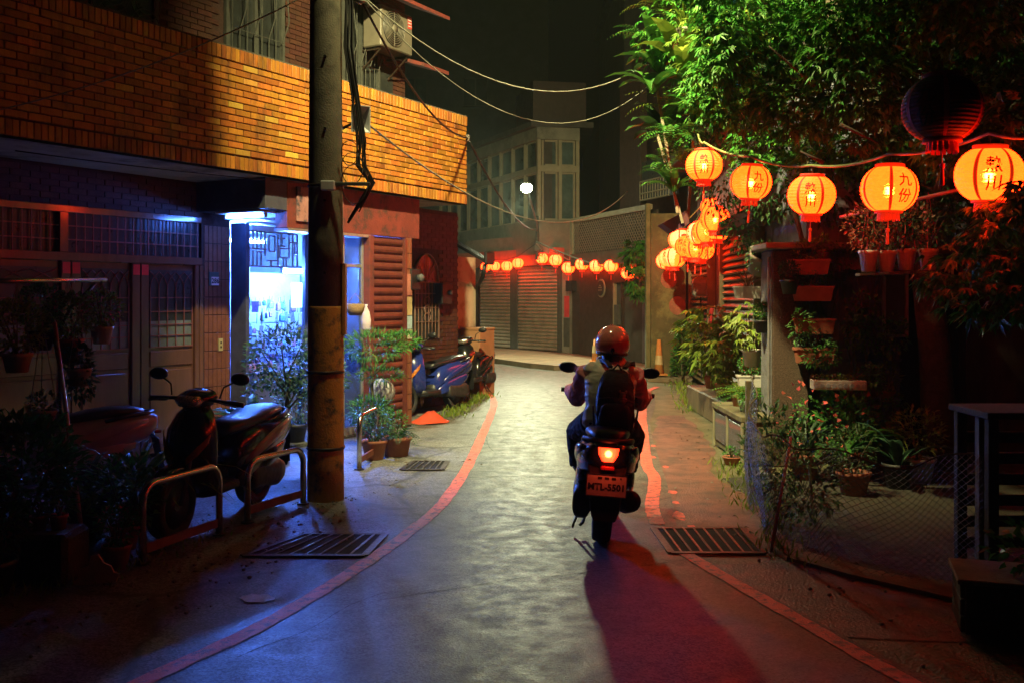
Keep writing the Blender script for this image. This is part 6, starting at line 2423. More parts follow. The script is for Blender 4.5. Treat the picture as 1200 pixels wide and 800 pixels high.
# trellis, window and shelf behind
trl = thing('trellis', 'blue painted timber trellis fixed to the wall behind the plants', 'trellis', (3.55, 10.32, 0))
M_TREL = mat('blue-grey trellis paint', (.16, .19, .30), (.11, .13, .2), scale=8, rough=.6)
for i in range(7):
    MB().bar((-.45 + i * .15, 0, .15), (-.45 + i * .15, 0, 2.5), .03, .012).build('slat', M_TREL, trl)
for i in range(12):
    MB().bar((-.5, -.014, .25 + i * .2), (.48, -.014, .25 + i * .2), .012, .03).build('slat', M_TREL, trl)
wsh = thing('window_shelf', 'old window frame with a corrugated shelf above the trellis plants', 'window', A(1030, 330, 10.1))
MB().bbox((-.42, -.06, .12), (.36, .04, .24), .006).build('shelf', mat('rusty shelf', (.28, .12, .07), (.18, .08, .05), scale=9, rough=.8), wsh)
fr = MB()
for a, b in (((.05, 0, -.55), (.05, 0, .1)), ((.28, 0, -.55), (.28, 0, .1)), ((.05, 0, -.55), (.28, 0, -.55)), ((.05, 0, .08), (.28, 0, .08))):
    fr.bar(a, b, .03, .03)
fr.build('frame', M_ALU, wsh)
MB().box((.07, .0, -.53), (.26, .006, .07)).build('pane', M_FGLASS, wsh)
# scalloped white planter tray
tray = thing('scalloped_tray', 'long white scalloped planter tray of small succulents', 'planter', A(982, 452, 9.6), -.12)
MB().bbox((-.25, -.10, -.03), (.25, .08, .06), .008).build('tray', PW, tray)
for i in range(9):
    MB().lathe([(.001, -.006), (.022, -.006), (.024, .0)], 10, (-.22 + i * .055, -.102, .012), 'y').build('scallop', PB, tray)
for i in range(8):
    q = bush(26, (-.21 + i * .06, 0, .075), (.03, .05, .03), .035, .022)
    link('succulent', leaf_mesh('succulent', *q), LR_ if i % 3 == 0 else LY, tray)
# row of four white hanging pots
rod = MB().tube([A(985, 255, 8.3), A(1200, 205, 6.6)], .016, 8).build('hanging_rod', mat('rusty pipe', (.3, .14, .09), (.22, .1, .07), rough=.5, metal=.4), None, True)
tag(rod, 'rusty pipe carrying the row of white hanging pots', 'pipe')
HP = [('white hanging pot of red-flowering leaves left of its row beside the grey wall', 1018, 305), ('white hanging pot of dense leaves next in the row under the lantern', 1039, 305), ('white hanging pot catching red and blue light in the row', 1062, 303), ('white hanging pot at the row end beside the dark doorway', 1088, 303)]
for i, (lb, x, y) in enumerate(HP):
    p = A(x, y + 14, 7.9)
    o = plant('hanging_pot', lb, PW, p, .078, .17, 'bush', .40, LD if i % 2 else LR_, group='white hanging pots', flower=LF if i in (0, 2) else None, n=200)
    wr = MB()
    for a in (0, 2.1, 4.2):
        wr.tube([(math.cos(a) * .075, math.sin(a) * .075, .17), (0, 0, .62)], .003, 4)
    wr.build('hanger', M_LREDU, o)
sh_ = MB().bar(A(1005, 322, 7.95), A(1100, 318, 7.85), .2, .02).build('pot_board', M_OLDW)
tag(sh_, 'dark board under the row of white hanging pots', 'board')

# yard plants along the wall foot, dim
YP = [('spiky agave-like plant with a red flower spike at the pillar foot', PT, (2.75, 9.35), .15, .24, 'grass', .65, LB, LF),
      ('tall strap-leaved plant behind the net near the pillar', PK, (3.05, 9.2), .14, .22, 'broad', .6, LG, None),
      ('orange-flowering bush below the scalloped tray', PT, (3.2, 9.5), .15, .22, 'bush', .6, LG, LF),
      ('trailing grassy plant below the trellis', PT, (3.55, 9.6), .15, .25, 'grass', .7, LY, None),
      ('white-potted leafy plant beside the dark doorway', PW, (3.75, 9.2), .16, .22, 'bush', .5, LY, None),
      ('terracotta pot of low leaves behind the net', PT, (2.95, 8.6), .15, .2, 'bush', .42, LD, None),
      ('broad-leaved plant before the dark doorway', PK, (3.45, 8.9), .14, .22, 'broad', .5, LB, None)]
for lb, pot, (x, y), pr, ph, kd, sz, lf, flw in YP:
    plant('yard_plant', lb, pot, Vector((x, y, 0)), pr, ph, kd, sz, lf, group='pots in the netted yard', flower=flw)
WP = [('small ivy pot hooked high on the trellis', 985, 330, LG), ('small leafy pot in the middle of the trellis', 1000, 395, LY), ('tiny clay pot by the old window frame', 1010, 372, LR_), ('little trailing pot low on the trellis', 1040, 470, LY), ('small round pot of leaves below the scalloped tray', 1005, 500, LY), ('leafy clump above the trellis beside the board', 965, 305, LY), ('small fleshy plant beneath the old window frame', 1030, 415, LG)]
for i, (lb, x, y, lf) in enumerate(WP):
    plant('wall_pot', lb, PT if i % 2 else PK, A(x, y, 9.9), .07, .10, 'trail' if i % 3 else 'bush', .30, lf, group='small pots on the trellis', n=110)

# creeper over the trellis wall
cr = thing('wall_creeper', 'mixed leafy creeper tangled through the trellis and wall pots', 'creeper', (3.4, 10.0, 0))
Q = []
for i in range(26):
    px, py = random.uniform(935, 1065), random.uniform(285, 530)
    p = np.array(A(px, py, random.uniform(9.5, 10.1))[:]) - np.array([3.4, 10.0, 0])
    Q.append(bush(random.randint(50, 120), p, (random.uniform(.08, .2), .12, random.uniform(.08, .22)), random.uniform(.04, .08), random.uniform(.018, .04), -.2))
q = [np.concatenate(z_) for z_ in zip(*Q)]
link('foliage', leaf_mesh('foliage', *q), LG, cr)['kind'] = 'stuff'
ctb = MB()
for i in range(9):
    x_ = random.uniform(-.5, .5)
    ctb.tube([(x_, .2, 0), (x_ + random.uniform(-.2, .2), .15, 1.0), (x_ + random.uniform(-.3, .3), .12, 2.2)], [.012, .009, .004], 5)
ctb.build('stem', M_STEM, cr)
# conical hedge bush at the far end
hd = thing('conical_shrub', 'slim conical green shrub beside the mossy pale wall', 'shrub', (3.40, 19.9, .12))
MB().tube([(0, 0, 0), (0, 0, .8)], [.03, .015], 6).build('stem', M_STEM, hd)
n = 1400
z = rng.uniform(.02, 1.1, n)
a = rng.uniform(0, 2 * math.pi, n)
r_ = (.24 * (1 - z / 1.25) ** .7) * rng.uniform(.6, 1.05, n)
P = np.stack([r_ * np.cos(a), r_ * np.sin(a), z], 1)
link('crown', leaf_mesh('crown', P, np.stack([np.cos(a), np.sin(a), np.full(n, .3)], 1) + unit(n) * .5, unit(n) + np.array([0, 0, 1.]), rng.uniform(.05, .09, n), rng.uniform(.02, .04, n)), LG, hd)
# vine hanging over the brown house doorway
vn = thing('hanging_vine', 'dark leafy vine hanging over the brown house doorway', 'vine', A(748, 300, 22.0))
q = [palm_cluster(150, (0, 0, 0), (.42, .3, .38), .20, .05), palm_cluster(90, (.0, 0, -.55), (.25, .2, .45), .20, .05), palm_cluster(60, (.5, 0, .1), (.35, .3, .35), .2, .05)]
link('foliage', leaf_mesh('foliage', *[np.concatenate(z_) for z_ in zip(*q)]), LG, vn)
MB().tube([(.6, .3, .5), (.1, 0, .2), (0, 0, -.8)], [.02, .014, .006], 5).build('stem', M_STEM, vn)

# ---- the big overgrown tree on the right: trunk, struts, crown, epiphytic ferns ----------------------------
tree = thing('overgrown_tree', 'overgrown maple-leaved tree spreading over the lantern string', 'tree', (3.5, 10.0, 0))
tx = .75
tb = MB()
tb.tube([(.75, -.15, 0), (.7, -.1, 1.2), (.62, .05, 2.4), (.3, .1, 3.3), (-.2, .2, 4.6), (-.3, .2, 6.5)], [.17, .15, .13, .11, .09, .05], 10)
tb.tube([(.62, .05, 2.4), (.7, -1.0, 3.2), (.9, -2.2, 3.8), (1.0, -3.4, 4.1)], [.09, .07, .05, .02], 8)
tb.tube([(.3, .1, 3.3), (.0, -.8, 4.4), (-.4, -1.8, 5.4)], [.07, .05, .02], 8)
for i in range(16):
    a0 = Vector((random.uniform(-1.3, 1), random.uniform(-2.4, .2), random.uniform(2.6, 4.6)))
    tb.tube([a0, a0 + Vector((random.uniform(-.5, .5), random.uniform(-.5, .2), random.uniform(-.2, .3)))], [.018, .006], 5)
tb.build('trunk', mat('dark bark', (.11, .085, .055), (.07, .055, .035), scale=12, rough=.85, bump=.8, bscale=30), tree, True)
to = np.array([3.5, 10.0, 0])


def vol(px, py, Y, rx, ry, rz, n, ln=.105, wd=.026, droop=.55):
    p = A(px, py, Y)
    return palm_cluster(int(n * 1.25), np.array(p[:]) - to, (rx, ry, rz), ln, wd, 5, droop)


Q = [vol(800, 40, 11.2, .55, .5, .55, 300), vol(880, 30, 9.0, .55, .6, .45, 420), vol(960, 40, 8.6, .55, .6, .42, 420), vol(1050, 30, 9.0, .6, .6, .45, 420),
     vol(1140, 30, 8.2, .6, .7, .4, 400), vol(1210, 60, 7.4, .45, .7, .5, 300), vol(860, 110, 9.3, .5, .45, .36, 380), vol(940, 115, 8.9, .5, .5, .36, 380),
     vol(1020, 105, 8.3, .5, .5, .33, 340), vol(1100, 100, 8.4, .5, .6, .35, 320), vol(1180, 130, 7.3, .4, .5, .35, 240), vol(980, 180, 9.9, .55, .35, .3, 260),
     vol(900, 170, 10.6, .5, .35, .35, 260), vol(1060, 170, 9.0, .5, .4, .3, 240), vol(1010, 70, 8.0, .5, .4, .3, 160), vol(1120, 175, 7.0, .3, .3, .18, 120), vol(820, 140, 11.4, .4, .4, .5, 200),
     vol(1170, 160, 6.9, .3, .3, .2, 110), vol(848, 60, 8.6, .32, .4, .38, 240), vol(838, -45, 8.4, .42, .5, .36, 280), vol(1000, 10, 8.0, .45, .5, .35, 220), vol(1080, 0, 7.6, .5, .5, .35, 260), vol(1140, 10, 7.0, .5, .5, .3, 240),
     vol(960, -60, 7.6, .4, .6, .3, 260), vol(1060, -90, 7.4, .5, .7, .3, 160), vol(1150, -100, 7.0, .6, .7, .4, 200), vol(900, -220, 9.6, 1.0, 1.0, .6, 500), vol(1150, -60, 6.6, .5, .6, .4, 260)]  # leaf clumps above the frame, added to shade the yard
for c_, r3, n in (((2.5, 8.3, 5.1), (.5, .6, .4), 300), ((3.4, 8.2, 5.6), (.5, .6, .3), 160)):  # more unseen clumps, added to block lamp light from the yard
    Q.append(palm_cluster(n, np.array(c_) - to, r3, .12, .032, 5, .55))
q = [np.concatenate(z_) for z_ in zip(*Q)]
link('crown', leaf_mesh('crown', *q), leafmat('maple leaf', (.075, .27, .03), (.05, .18, .02), .45), tree)['kind'] = 'stuff'
Q = [vol(850, 60, 10.3, .6, .3, .5, 90, .10, .028), vol(960, 90, 9.4, .6, .3, .5, 110, .10, .028), vol(1060, 80, 8.3, .6, .3, .4, 90, .1, .028), vol(1010, 150, 8.9, .5, .3, .3, 90, .1, .03), vol(1190, 140, 6.6, .3, .3, .25, 60, .1, .03)]
q = [np.concatenate(z_) for z_ in zip(*Q)]
link('crown', leaf_mesh('crown', *q), leafmat('young maple leaf', (.15, .25, .03), (.12, .18, .025), .4), tree)['kind'] = 'stuff'
# low vine mass behind the lanterns
ivy = thing('ivy_mass', 'dense small-leaved ivy covering the wall behind the lanterns', 'ivy', (3.5, 10.0, 0))
Q = []
for px, py, Y, rx, ry, rz, n in [(850, 200, 11.0, .35, .3, .5, 500), (910, 210, 10.5, .45, .25, .45, 600), (980, 220, 10.2, .5, .25, .4, 700), (1060, 210, 10.0, .55, .3, .45, 700), (1150, 200, 9.5, .6, .4, .5, 600), (1200, 100, 9.0, .6, .4, .6, 400),
                              (930, 130, 10.8, .6, .2, .5, 600), (1040, 120, 10.4, .7, .25, .5, 600), (870, 60, 11.4, .5, .2, .6, 400), (1000, 30, 10.6, .8, .2, .5, 500), (1130, 40, 9.8, .8, .3, .5, 500), (865, 260, 11.6, .2, .2, .35, 250), (1090, 255, 8.8, .35, .25, .2, 240), (1160, 260, 7.8, .35, .3, .2, 220)]:
    p = np.array(A(px, py, Y)[:]) - to
    Q.append(bush(n, p, (rx, ry, rz), .075, .034, -.2))
q = [np.concatenate(z_) for z_ in zip(*Q)]
link('foliage', leaf_mesh('foliage', *q), leafmat('ivy leaf', (.03, .12, .025), (.02, .08, .02), .4), ivy)['kind'] = 'stuff'
MB().tube([(-.4, .3, 0), (-.3, .28, 1.5), (-.6, .25, 2.6), (-.2, .2, 4)], [.04, .03, .03, .01], 6).build('stem', M_STEM, ivy)
# struts at the corner
for i, (a, b) in enumerate([((770, 105), (794, 250)), ((768, 150), (800, 262)), ((806, 262), (812, 165))]):
    o = MB().bar(A(*a, 11.3), A(*b, 11.1), .03, .022).build('timber_strut', mat('pale weathered strut', (.25, .20, .13), (.17, .14, .09), rough=.7))
    tag(o, 'pale timber strut propping the fern-covered corner', 'strut', 'struts of the fern corner')
# box ledge under the ferns
lb_ = MB().prism([A(776, 262, 11.3), A(806, 246, 11.1), A(808, 262, 11.1), A(790, 272, 11.3)], (0, 0, 0), (0, .4, .0)).build('plant_ledge', mat('dark red ledge', (.16, .04, .03), (.1, .03, .025), rough=.7))
tag(lb_, 'dark red timber ledge holding the ferns at the corner', 'ledge')
# epiphytic ferns
FE = [('bird-nest fern with broad pale straps high on the corner', 800, 90, 11.0, 'broad', .95, LY, 20), ('bird-nest fern spreading left over the lane', 772, 85, 11.2, 'broad', .75, LG, 14), ('dark bird-nest fern low on the corner', 775, 165, 11.4, 'broad', .75, LD, 14),
      ('feathery fern arching above the first lantern', 850, 125, 10.6, 'fern', .75, LG, 16), ('wide feathery fern above the second lantern', 905, 135, 10.2, 'fern', .85, LG, 18), ('feathery fern at the very top of the corner', 775, 15, 11.4, 'fern', .7, LY, 18),
      ('yellowish fern tuft on the struts', 785, 130, 11.2, 'fern', .55, LY, 14), ('small bright fern below the bird-nest ferns', 778, 205, 11.1, 'fern', .5, LG, 14), ('bluish fern in the leaves above the string', 880, 90, 10.4, 'fern', .5, LB, 12),
      ('feathery fern above the third lantern', 960, 165, 9.8, 'fern', .7, LG, 16), ('loose fern tuft by the corner pots', 790, 55, 11.2, 'fern', .6, LY, 16),
      ('strap fern drooping over the upper struts', 765, 110, 11.0, 'broad', .6, LG, 16), ('dense yellow-green fern at the crown of the corner', 790, -5, 11.2, 'fern', .8, LY, 26), ('green fern hanging left of the first lantern', 790, 165, 11.0, 'fern', .65, LG, 20),
      ('strap fern cluster above the first lantern', 815, 140, 10.9, 'broad', .55, LG, 18), ('arching fern in the gap under the bird-nest ferns', 800, 190, 11.3, 'fern', .5, LY, 18), ('leafy fern over the dark red ledge', 790, 225, 11.0, 'broad', .4, LG, 16),
      ('thick fern mat behind the corner pots', 830, 30, 11.3, 'fern', .8, LG, 26), ('grassy fern tuft facing the lane', 760, 50, 11.3, 'fern', .55, LG, 18)]
for lb, px, py, Y, kd, sz, lf, n in FE:
    plant('wild_fern', lb, None, A(px, py, Y), .1, .0, kd, sz, lf, 'fern', 'ferns growing on the corner', n=n)
plant('hanging_pot', 'grey pot tucked among the ferns at the corner top', PG, A(802, 52, 10.9), .12, .16, 'grass', .5, LY)
plant('hanging_pot', 'small clay pot among the corner ferns', PT, A(792, 58, 10.8), .05, .08, 'bush', .2, LY, n=40)
# maple twigs in front right
tw = thing('maple_bush', 'maple bush with pointed green leaves in front of the dark doorway', 'bush', (3.2, 5.9, 0))
to2 = np.array([3.2, 5.9, 0])
Q = []
for px, py, Y, rx, ry, rz, n in [(1130, 310, 6.0, .28, .25, .16, 70), (1180, 290, 5.6, .25, .3, .2, 80), (1165, 350, 5.7, .28, .25, .16, 80), (1210, 340, 5.4, .25, .3, .25, 70), (1110, 330, 6.1, .16, .2, .10, 34), (1170, 250, 5.9, .18, .2, .10, 30), (1200, 235, 5.4, .14, .2, .12, 30)]:
    p = np.array(A(px, py, Y)[:]) - to2
    Q.append(palm_cluster(n, p, (rx, ry, rz), .105, .026, 5, .45))
q = [np.concatenate(z_) for z_ in zip(*Q)]
link('crown', leaf_mesh('crown', *q), MATS['maple leaf'], tw)
MB().tube([(.3, .3, 0), (.25, .2, .8), (.05, .1, 1.5), (-.2, .1, 1.9)], [.03, .025, .015, .006], 6).tube([(.25, .2, .8), (.1, -.2, 1.5), (-.3, 0, 1.75)], [.02, .012, .005], 6).tube([(.05, .1, 1.5), (.1, -.1, 2.1), (0, -.2, 2.3)], [.014, .01, .004], 5).build('trunk', M_STEM, tw, True)

# ---- net fence -----------------------------------------------------------------------------------------
net = thing('net_fence', 'sagging dark mesh net fence around the yard', 'net', (2.2, 7.6, 0))
NB = [(2.16, 9.0), (2.0, 8.3), (1.86, 7.6), (1.78, 6.95), (1.84, 6.62), (2.05, 6.25), (2.4, 5.95), (2.75, 5.85)]      # ground line
NTz = [.95, .98, .80, .72, .74, .70, .68, .80]
nu, nv = 116, 36
base = chain(NB, nu)
V = []
for i in range(nu + 1):
    t = i / nu * (len(NTz) - 1)
    k_ = min(int(t), len(NTz) - 2)
    ht = NTz[k_] + (NTz[k_ + 1] - NTz[k_]) * (t - k_)
    d = (base[min(i + 1, nu)] - base[max(i - 1, 0)]).normalized()
    nr_ = Vector((d.y, -d.x, 0))
    for j in range(nv + 1):
        v_ = j / nv
        bulge = .06 * math.sin(v_ * 3.1 + i * .05) * math.sin(i * .12) + .025 * math.sin(i * .31 + v_ * 4)
        p = base[i] + nr_ * bulge * (1 - (v_ - .5) ** 2) + Vector((0, 0, .006 + ht * v_ + .03 * math.sin(i * .25) * v_))
        if j == 0:
            p.z = .004
        V.append(p - Vector((2.2, 7.6, 0)))
mb = MB()
th = .0017
W_ = nv + 1


def thread(a, b):
    d = (b - a)
    s_ = d.cross(Vector((.3, -1, .2)))
    if s_.length < 1e-8:
        return
    s_ = s_.normalized() * th
    u_ = d.cross(s_).normalized() * th
    mb.add([a + s_, a - s_ * .5 + u_, a - s_ * .5 - u_, b + s_, b - s_ * .5 + u_, b - s_ * .5 - u_], [(0, 1, 4, 3), (1, 2, 5, 4), (2, 0, 3, 5)])


for i in range(nu):
    for j in range(nv):
        if (i + j) % 2 == 0:
            thread(V[i * W_ + j], V[(i + 1) * W_ + j + 1])
        else:
            thread(V[(i + 1) * W_ + j], V[i * W_ + j + 1])
me = bpy.data.meshes.new('mesh_net')
me.from_pydata(mb.v, [], mb.f)
o = link('mesh_net', me, mat('grey nylon net', (.15, .145, .14), (.10, .10, .10), rough=.5, bump=0), net)
o['kind'] = 'stuff'
MB().tube([V[i * W_ + nv] for i in range(0, nu + 1, 3)], .006, 6).build('top_cord', M_OLDW2, net)
# bamboo rail at the top and red-white stake
st = MB().tube([(1.745, 6.70, 0), (1.96, 7.0, .72)], [.012, .011], 8).build('stake', mat('red and white stake', (.5, .2, .2), (.45, .4, .42), scale=9, lo=.45, hi=.55, rough=.4), None, True)
tag(st, 'thin red and white stake leaning against the net', 'stake')
for x, y, h in ((2.1, 8.9, .95), (2.75, 5.85, 1.0)):
    o = MB().bar((x + .02, y + .03, 0), (x + .02, y + .03, h), .05, .05).build('net_post', M_OLDW2)
    tag(o, 'short weathered timber post holding the net ' + ('near the pillar' if y > 7 else 'at the timber rack'), 'post', 'posts of the net fence')
# dark low shrubs inside the net corner
ns = thing('low_shrub', 'dark low shrub pressing against the net corner', 'shrub', (2.3, 7.6, 0))
q = [bush(500, (-.1, 0, .35), (.28, .6, .35), .07, .03), bush(400, (-.05, .9, .4), (.28, .5, .4), .07, .03)]
link('foliage', leaf_mesh('foliage', *[np.concatenate(z_) for z_ in zip(*q)]), LD, ns)
MB().tube([(0, 0, 0), (0, .1, .4)], .012, 5).build('stem', M_STEM, ns)

# ---- bench-like rack and wooden planter lower right -------------------------------------------------------
M_RACK = mat('blackened timber', (.028, .022, .014), (.018, .014, .010), scale=10, rough=.8, bump=.4)
rk = thing('timber_rack', 'dark weathered timber rack standing behind the wooden planter', 'rack', (3.05, 5.75, 0))
for x in (-.28, .62):
    for y in (0, .4):
        MB().bbox((x - .03, y - .03, 0), (x + .03, y + .03, 1.0), .005).build('leg', M_RACK, rk)
MB().bbox((-.33, -.06, 1.0), (.68, .46, 1.04), .006).build('top', M_RACK, rk)
for i in range(6):
    MB().bbox((-.24, .41, .15 + i * .13), (.58, .43, .22 + i * .13), .004).build('slat', M_OLDW, rk)
pb = thing('wooden_planter', 'long wooden planter box with a leafy green shrub', 'planter', (2.72, 5.02, 0), R(-18))
for i in range(3):
    MB().bbox((-.42, -.20, .02 + i * .085), (.55, -.17, .10 + i * .085), .005).build('plank', M_OLDW, pb)
    MB().bbox((-.44, -.168, .02 + i * .085), (-.41, .2, .10 + i * .085), .005).build('plank', M_OLDW, pb)
MB().bbox((-.46, -.23, .275), (.57, .22, .30), .006).build('rim', M_OLDW2, pb)
MB().box((-.40, -.165, .02), (.54, .19, .272)).build('soil', M_SOIL, pb)
q = bush(520, (.22, .02, .62), (.28, .2, .30), .075, .04)
q2 = bush(160, (.0, .0, .42), (.3, .18, .14), .07, .035)
link('foliage', leaf_mesh('foliage', *[np.concatenate(z_) for z_ in zip(q, q2)]), LG, pb)
MB().tube([(.2, 0, .27), (.22, .02, .7)], [.012, .006], 5).build('stem', M_STEM, pb)
# kerb of the yard
kb = MB().prism([(1.78, 6.45, 0), (2.05, 6.05, 0), (2.45, 5.6, 0), (2.9, 5.2, 0), (3.1, 5.3, 0), (2.6, 5.75, 0), (2.2, 6.2, 0), (1.95, 6.6, 0)], (0, 0, -.01), (0, 0, .02)).build('kerb', M_MOSS)
struct(kb)

# ================================================================== left-hand plants and hanging pots
def lpot(label, pot, px, py, Y, pr, ph, kind, size, leaf, flower=None, n=None, hang=None, name='hanging_pot'):
    p = A(px, py, Y)
    o = plant(name, label, pot, p, pr, ph, kind, size, leaf, group='hanging pots on the left frame' if hang else 'pots by the brick house', flower=flower, n=n)
    if hang:
        wr = MB()
        for a in (0, 2.1, 4.2):
            wr.tube([(math.cos(a) * pr, math.sin(a) * pr, ph), (0, 0, hang)], .003, 4)
        wr.build('hanger', M_CABLE2, o)
    return o


fa, fb = A(-60, 330, 6.4), A(124, 328, 7.6)
pipe = MB().tube([fa, fb], .018, 10).build('pot_rail', M_STEEL, None, True)
tag(pipe, 'horizontal steel rail the left hanging pots hang from', 'rail')
br = MB().tube([A(112, 332, 7.55), A(84, 360, 7.45), A(72, 380, 7.4)], .012, 8).build('rail_brace', M_IRON, None, True)
tag(br, 'thin diagonal brace under the steel pot rail', 'brace')
ps = MB().tube([A(-10, 330, 6.6), Vector((A(-10, 330, 6.6).x, 6.6, 0))], .02, 8).build('rail_post', M_IRON, None, True)
tag(ps, 'dark upright post of the steel pot rail', 'post')
lpot('cream hanging pot of mixed leaves and red flowers by the wooden doors', PC, 119, 403, 7.5, .085, .13, 'bush', .30, LY, LF, 200, .48)
lpot('brown hanging pot with a round leafy bush under the steel rail', PT, 80, 424, 7.3, .11, .17, 'bush', .36, LY, LF, 420, .62)
lpot('cream hanging pot of dark leaves beside the leaning pole', PC, 93, 452, 7.2, .09, .13, 'trail', .34, LD, None, 200, .6)
lpot('cream pot of dense leaves hanging furthest along the left frame', PC, 20, 436, 6.7, .10, .13, 'bush', .38, LY, None, 360, .6)
lpot('shallow cream pot hanging low beside the pale scooter', PC, 50, 495, 6.9, .10, .09, 'trail', .26, LD, None, 150, .7)
lpot('dark bush pot hanging behind the leaning pole', PK, 48, 410, 7.2, .10, .14, 'bush', .36, LG, None, 380, .5)
# leaning pole
lp_ = MB().tube([G(97, 632, .14), A(64, 378, 6.95)], .015, 10).build('leaning_pole', mat('red and pale pole', (.7, .62, .55), (.6, .12, .08), scale=3, lo=.45, hi=.55, rough=.2, metal=.3), None, True)
tag(lp_, 'shiny thin pole leaning among the left pots', 'pole')
# ground plants along the left
GP = [('leafy shrub spilling over the pavement beside the parked scooter', PK, (-3.0, 7.0), .16, .24, 'grass', .6, LB, None, 60),
      ('dense shrub below the hanging pots at the leaning pole', PT, (-3.15, 6.4), .18, .24, 'bush', .75, LG, None, 700),
      ('broad-leaved plant at the foot of the hoop rail', PT, (-2.62, 6.75), .10, .16, 'bush', .5, LG, None, 300),
      ('weedy clump in a clay pot by the first hoop rail', PT, (-2.48, 6.25), .09, .15, 'bush', .26, LG, LF, 160),
      ('dark shrub at the wall end of the left pots', PK, (-3.6, 6.2), .18, .24, 'bush', .9, LD, None, 600),
      ('low weeds in a cracked tub by the left pavement', PK, (-3.0, 5.7), .16, .2, 'bush', .42, LD, None, 300),
      ('upright stems in a pot behind the first hoop rail', PT, (-2.75, 7.3), .13, .2, 'grass', .85, LY, None, 40)]
for lb, pot, (x, y), pr, ph, kd, sz, lf, flw, n in GP:
    plant('ground_plant', lb, pot, Vector((x, y, 0)), pr, ph, kd, sz, lf, group='pots on the left pavement', flower=flw, n=n)
# concrete block with two clay pots and a broken plaster piece
blk = MB().bbox((-2.98, 5.85, -.01), (-2.62, 6.2, .30), .03).build('concrete_block', mat('dark mossy concrete', (.09, .085, .06), (.05, .05, .035), scale=8, rough=.9, bump=.6))
tag(blk, 'dark mossy concrete block carrying two clay pots', 'block')
for i, (x, y) in enumerate(((-2.85, 6.0), (-2.74, 6.02))):
    plant('clay_pot', ['small clay pot on the mossy block at the leaning pole foot', 'second small clay pot on the mossy block'][i], PT, Vector((x, y, .30)), .055, .09, 'bush', .07, LD, group='clay pots on the block', n=20)
pz = MB()
pts = [(-.13, 0, 0), (.12, 0, 0), (.14, 0, .05), (.11, 0, .06), (.09, 0, .10), (.05, 0, .12), (.02, 0, .17), (-.02, 0, .165), (-.03, 0, .11), (-.08, 0, .09), (-.09, 0, .04)]
pz.prism(pts, (0, 0, 0), (0, .04, 0))
o = pz.build('plaster_shard', mat('broken plaster', (.55, .48, .32), (.42, .37, .25), scale=9, rough=.8))
o.location = G(110, 684)
o.rotation_euler = (-.15, 0, .25)
tag(o, 'broken pale plaster shard leaning on the mossy block', 'rubble')

# shop front shrubs
sb = thing('shop_shrub', 'tall small-leaved shrub before the blue-lit shop window', 'shrub', HW(-4.05, -.32))
q = [bush(900, (0.0, 0, 1.05), (.42, .42, .36), .060, .032), bush(500, (.32, .1, .85), (.32, .3, .3), .060, .032), bush(260, (-.1, -.1, .72), (.3, .3, .25), .06, .03)]
link('crown', leaf_mesh('crown', *[np.concatenate(z_) for z_ in zip(*q)]), LB, sb)
tk = MB().tube([(.02, 0, .0), (0, .02, .5), (.05, 0, .9)], [.03, .025, .015], 7)
for i in range(8):
    a = i * .8
    tk.tube([(0, .02, .5 + i * .05), (.3 * math.cos(a), .3 * math.sin(a), .85 + i * .06)], [.012, .004], 5)
tk.build('trunk', M_STEM, sb, True)
sb2 = thing('shop_shrub', 'pine-needled shrub reaching past the utility pole towards the shutter', 'shrub', HW(-3.0, -.6))
q = [bush(700, (.05, .05, 1.15), (.36, .34, .16), .085, .014), bush(320, (.34, .25, 1.20), (.20, .2, .09), .085, .014), bush(260, (.1, .1, .82), (.25, .2, .08), .085, .014), bush(300, (.0, 0, .45), (.25, .25, .14), .08, .014)]
link('crown', leaf_mesh('crown', *[np.concatenate(z_) for z_ in zip(*q)]), LG, sb2)
tk = MB().tube([(0, 0, 0), (.03, .02, .6), (0, .05, 1.15)], [.03, .02, .01], 7).tube([(.02, .03, .8), (.3, .2, 1.1), (.6, .45, 1.2)], [.014, .01, .005], 5)
tk.build('trunk', M_STEM, sb2, True)
SPL = [('glossy broad-leaved plant at the scooter seat by the tiled pier', PK, HW(-4.0, .2), .15, .25, 'broad', .62, LB, None, 26),
       ('low leafy pot at the foot of the tall shop shrub', PT, HW(-3.5, -1.05), .14, .2, 'bush', .35, LB, None, 260),
       ('fern pot beside the utility pole before the shop', PT, HW(-3.2, -1.15), .14, .2, 'fern', .4, LB, None, 18),
       ('clay pot of heart-shaped leaves by the short hoop rail', PT, HW(-3.65, -1.05) + Vector((.25, .35, 0)), .13, .2, 'bush', .32, LG, None, 160),
       ('second clay pot of leaves inside the short hoop rail', PT, HW(-3.05, -.78), .12, .18, 'bush', .34, LG, None, 180),
       ('small glossy plant in the doorway of the shop', PT, HW(-2.75, -.35), .12, .18, 'bush', .4, LG, None, 200),
       ('pot of dark leaves before the shop counter', PK, HW(-3.1, .4), .15, .24, 'bush', .5, LB, None, 260)]
for lb, pot, loc, pr, ph, kd, sz, lf, flw, n in SPL:
    plant('shop_plant', lb, pot, loc, pr, ph, kd, sz, lf, group='pots before the shop', flower=flw, n=n)
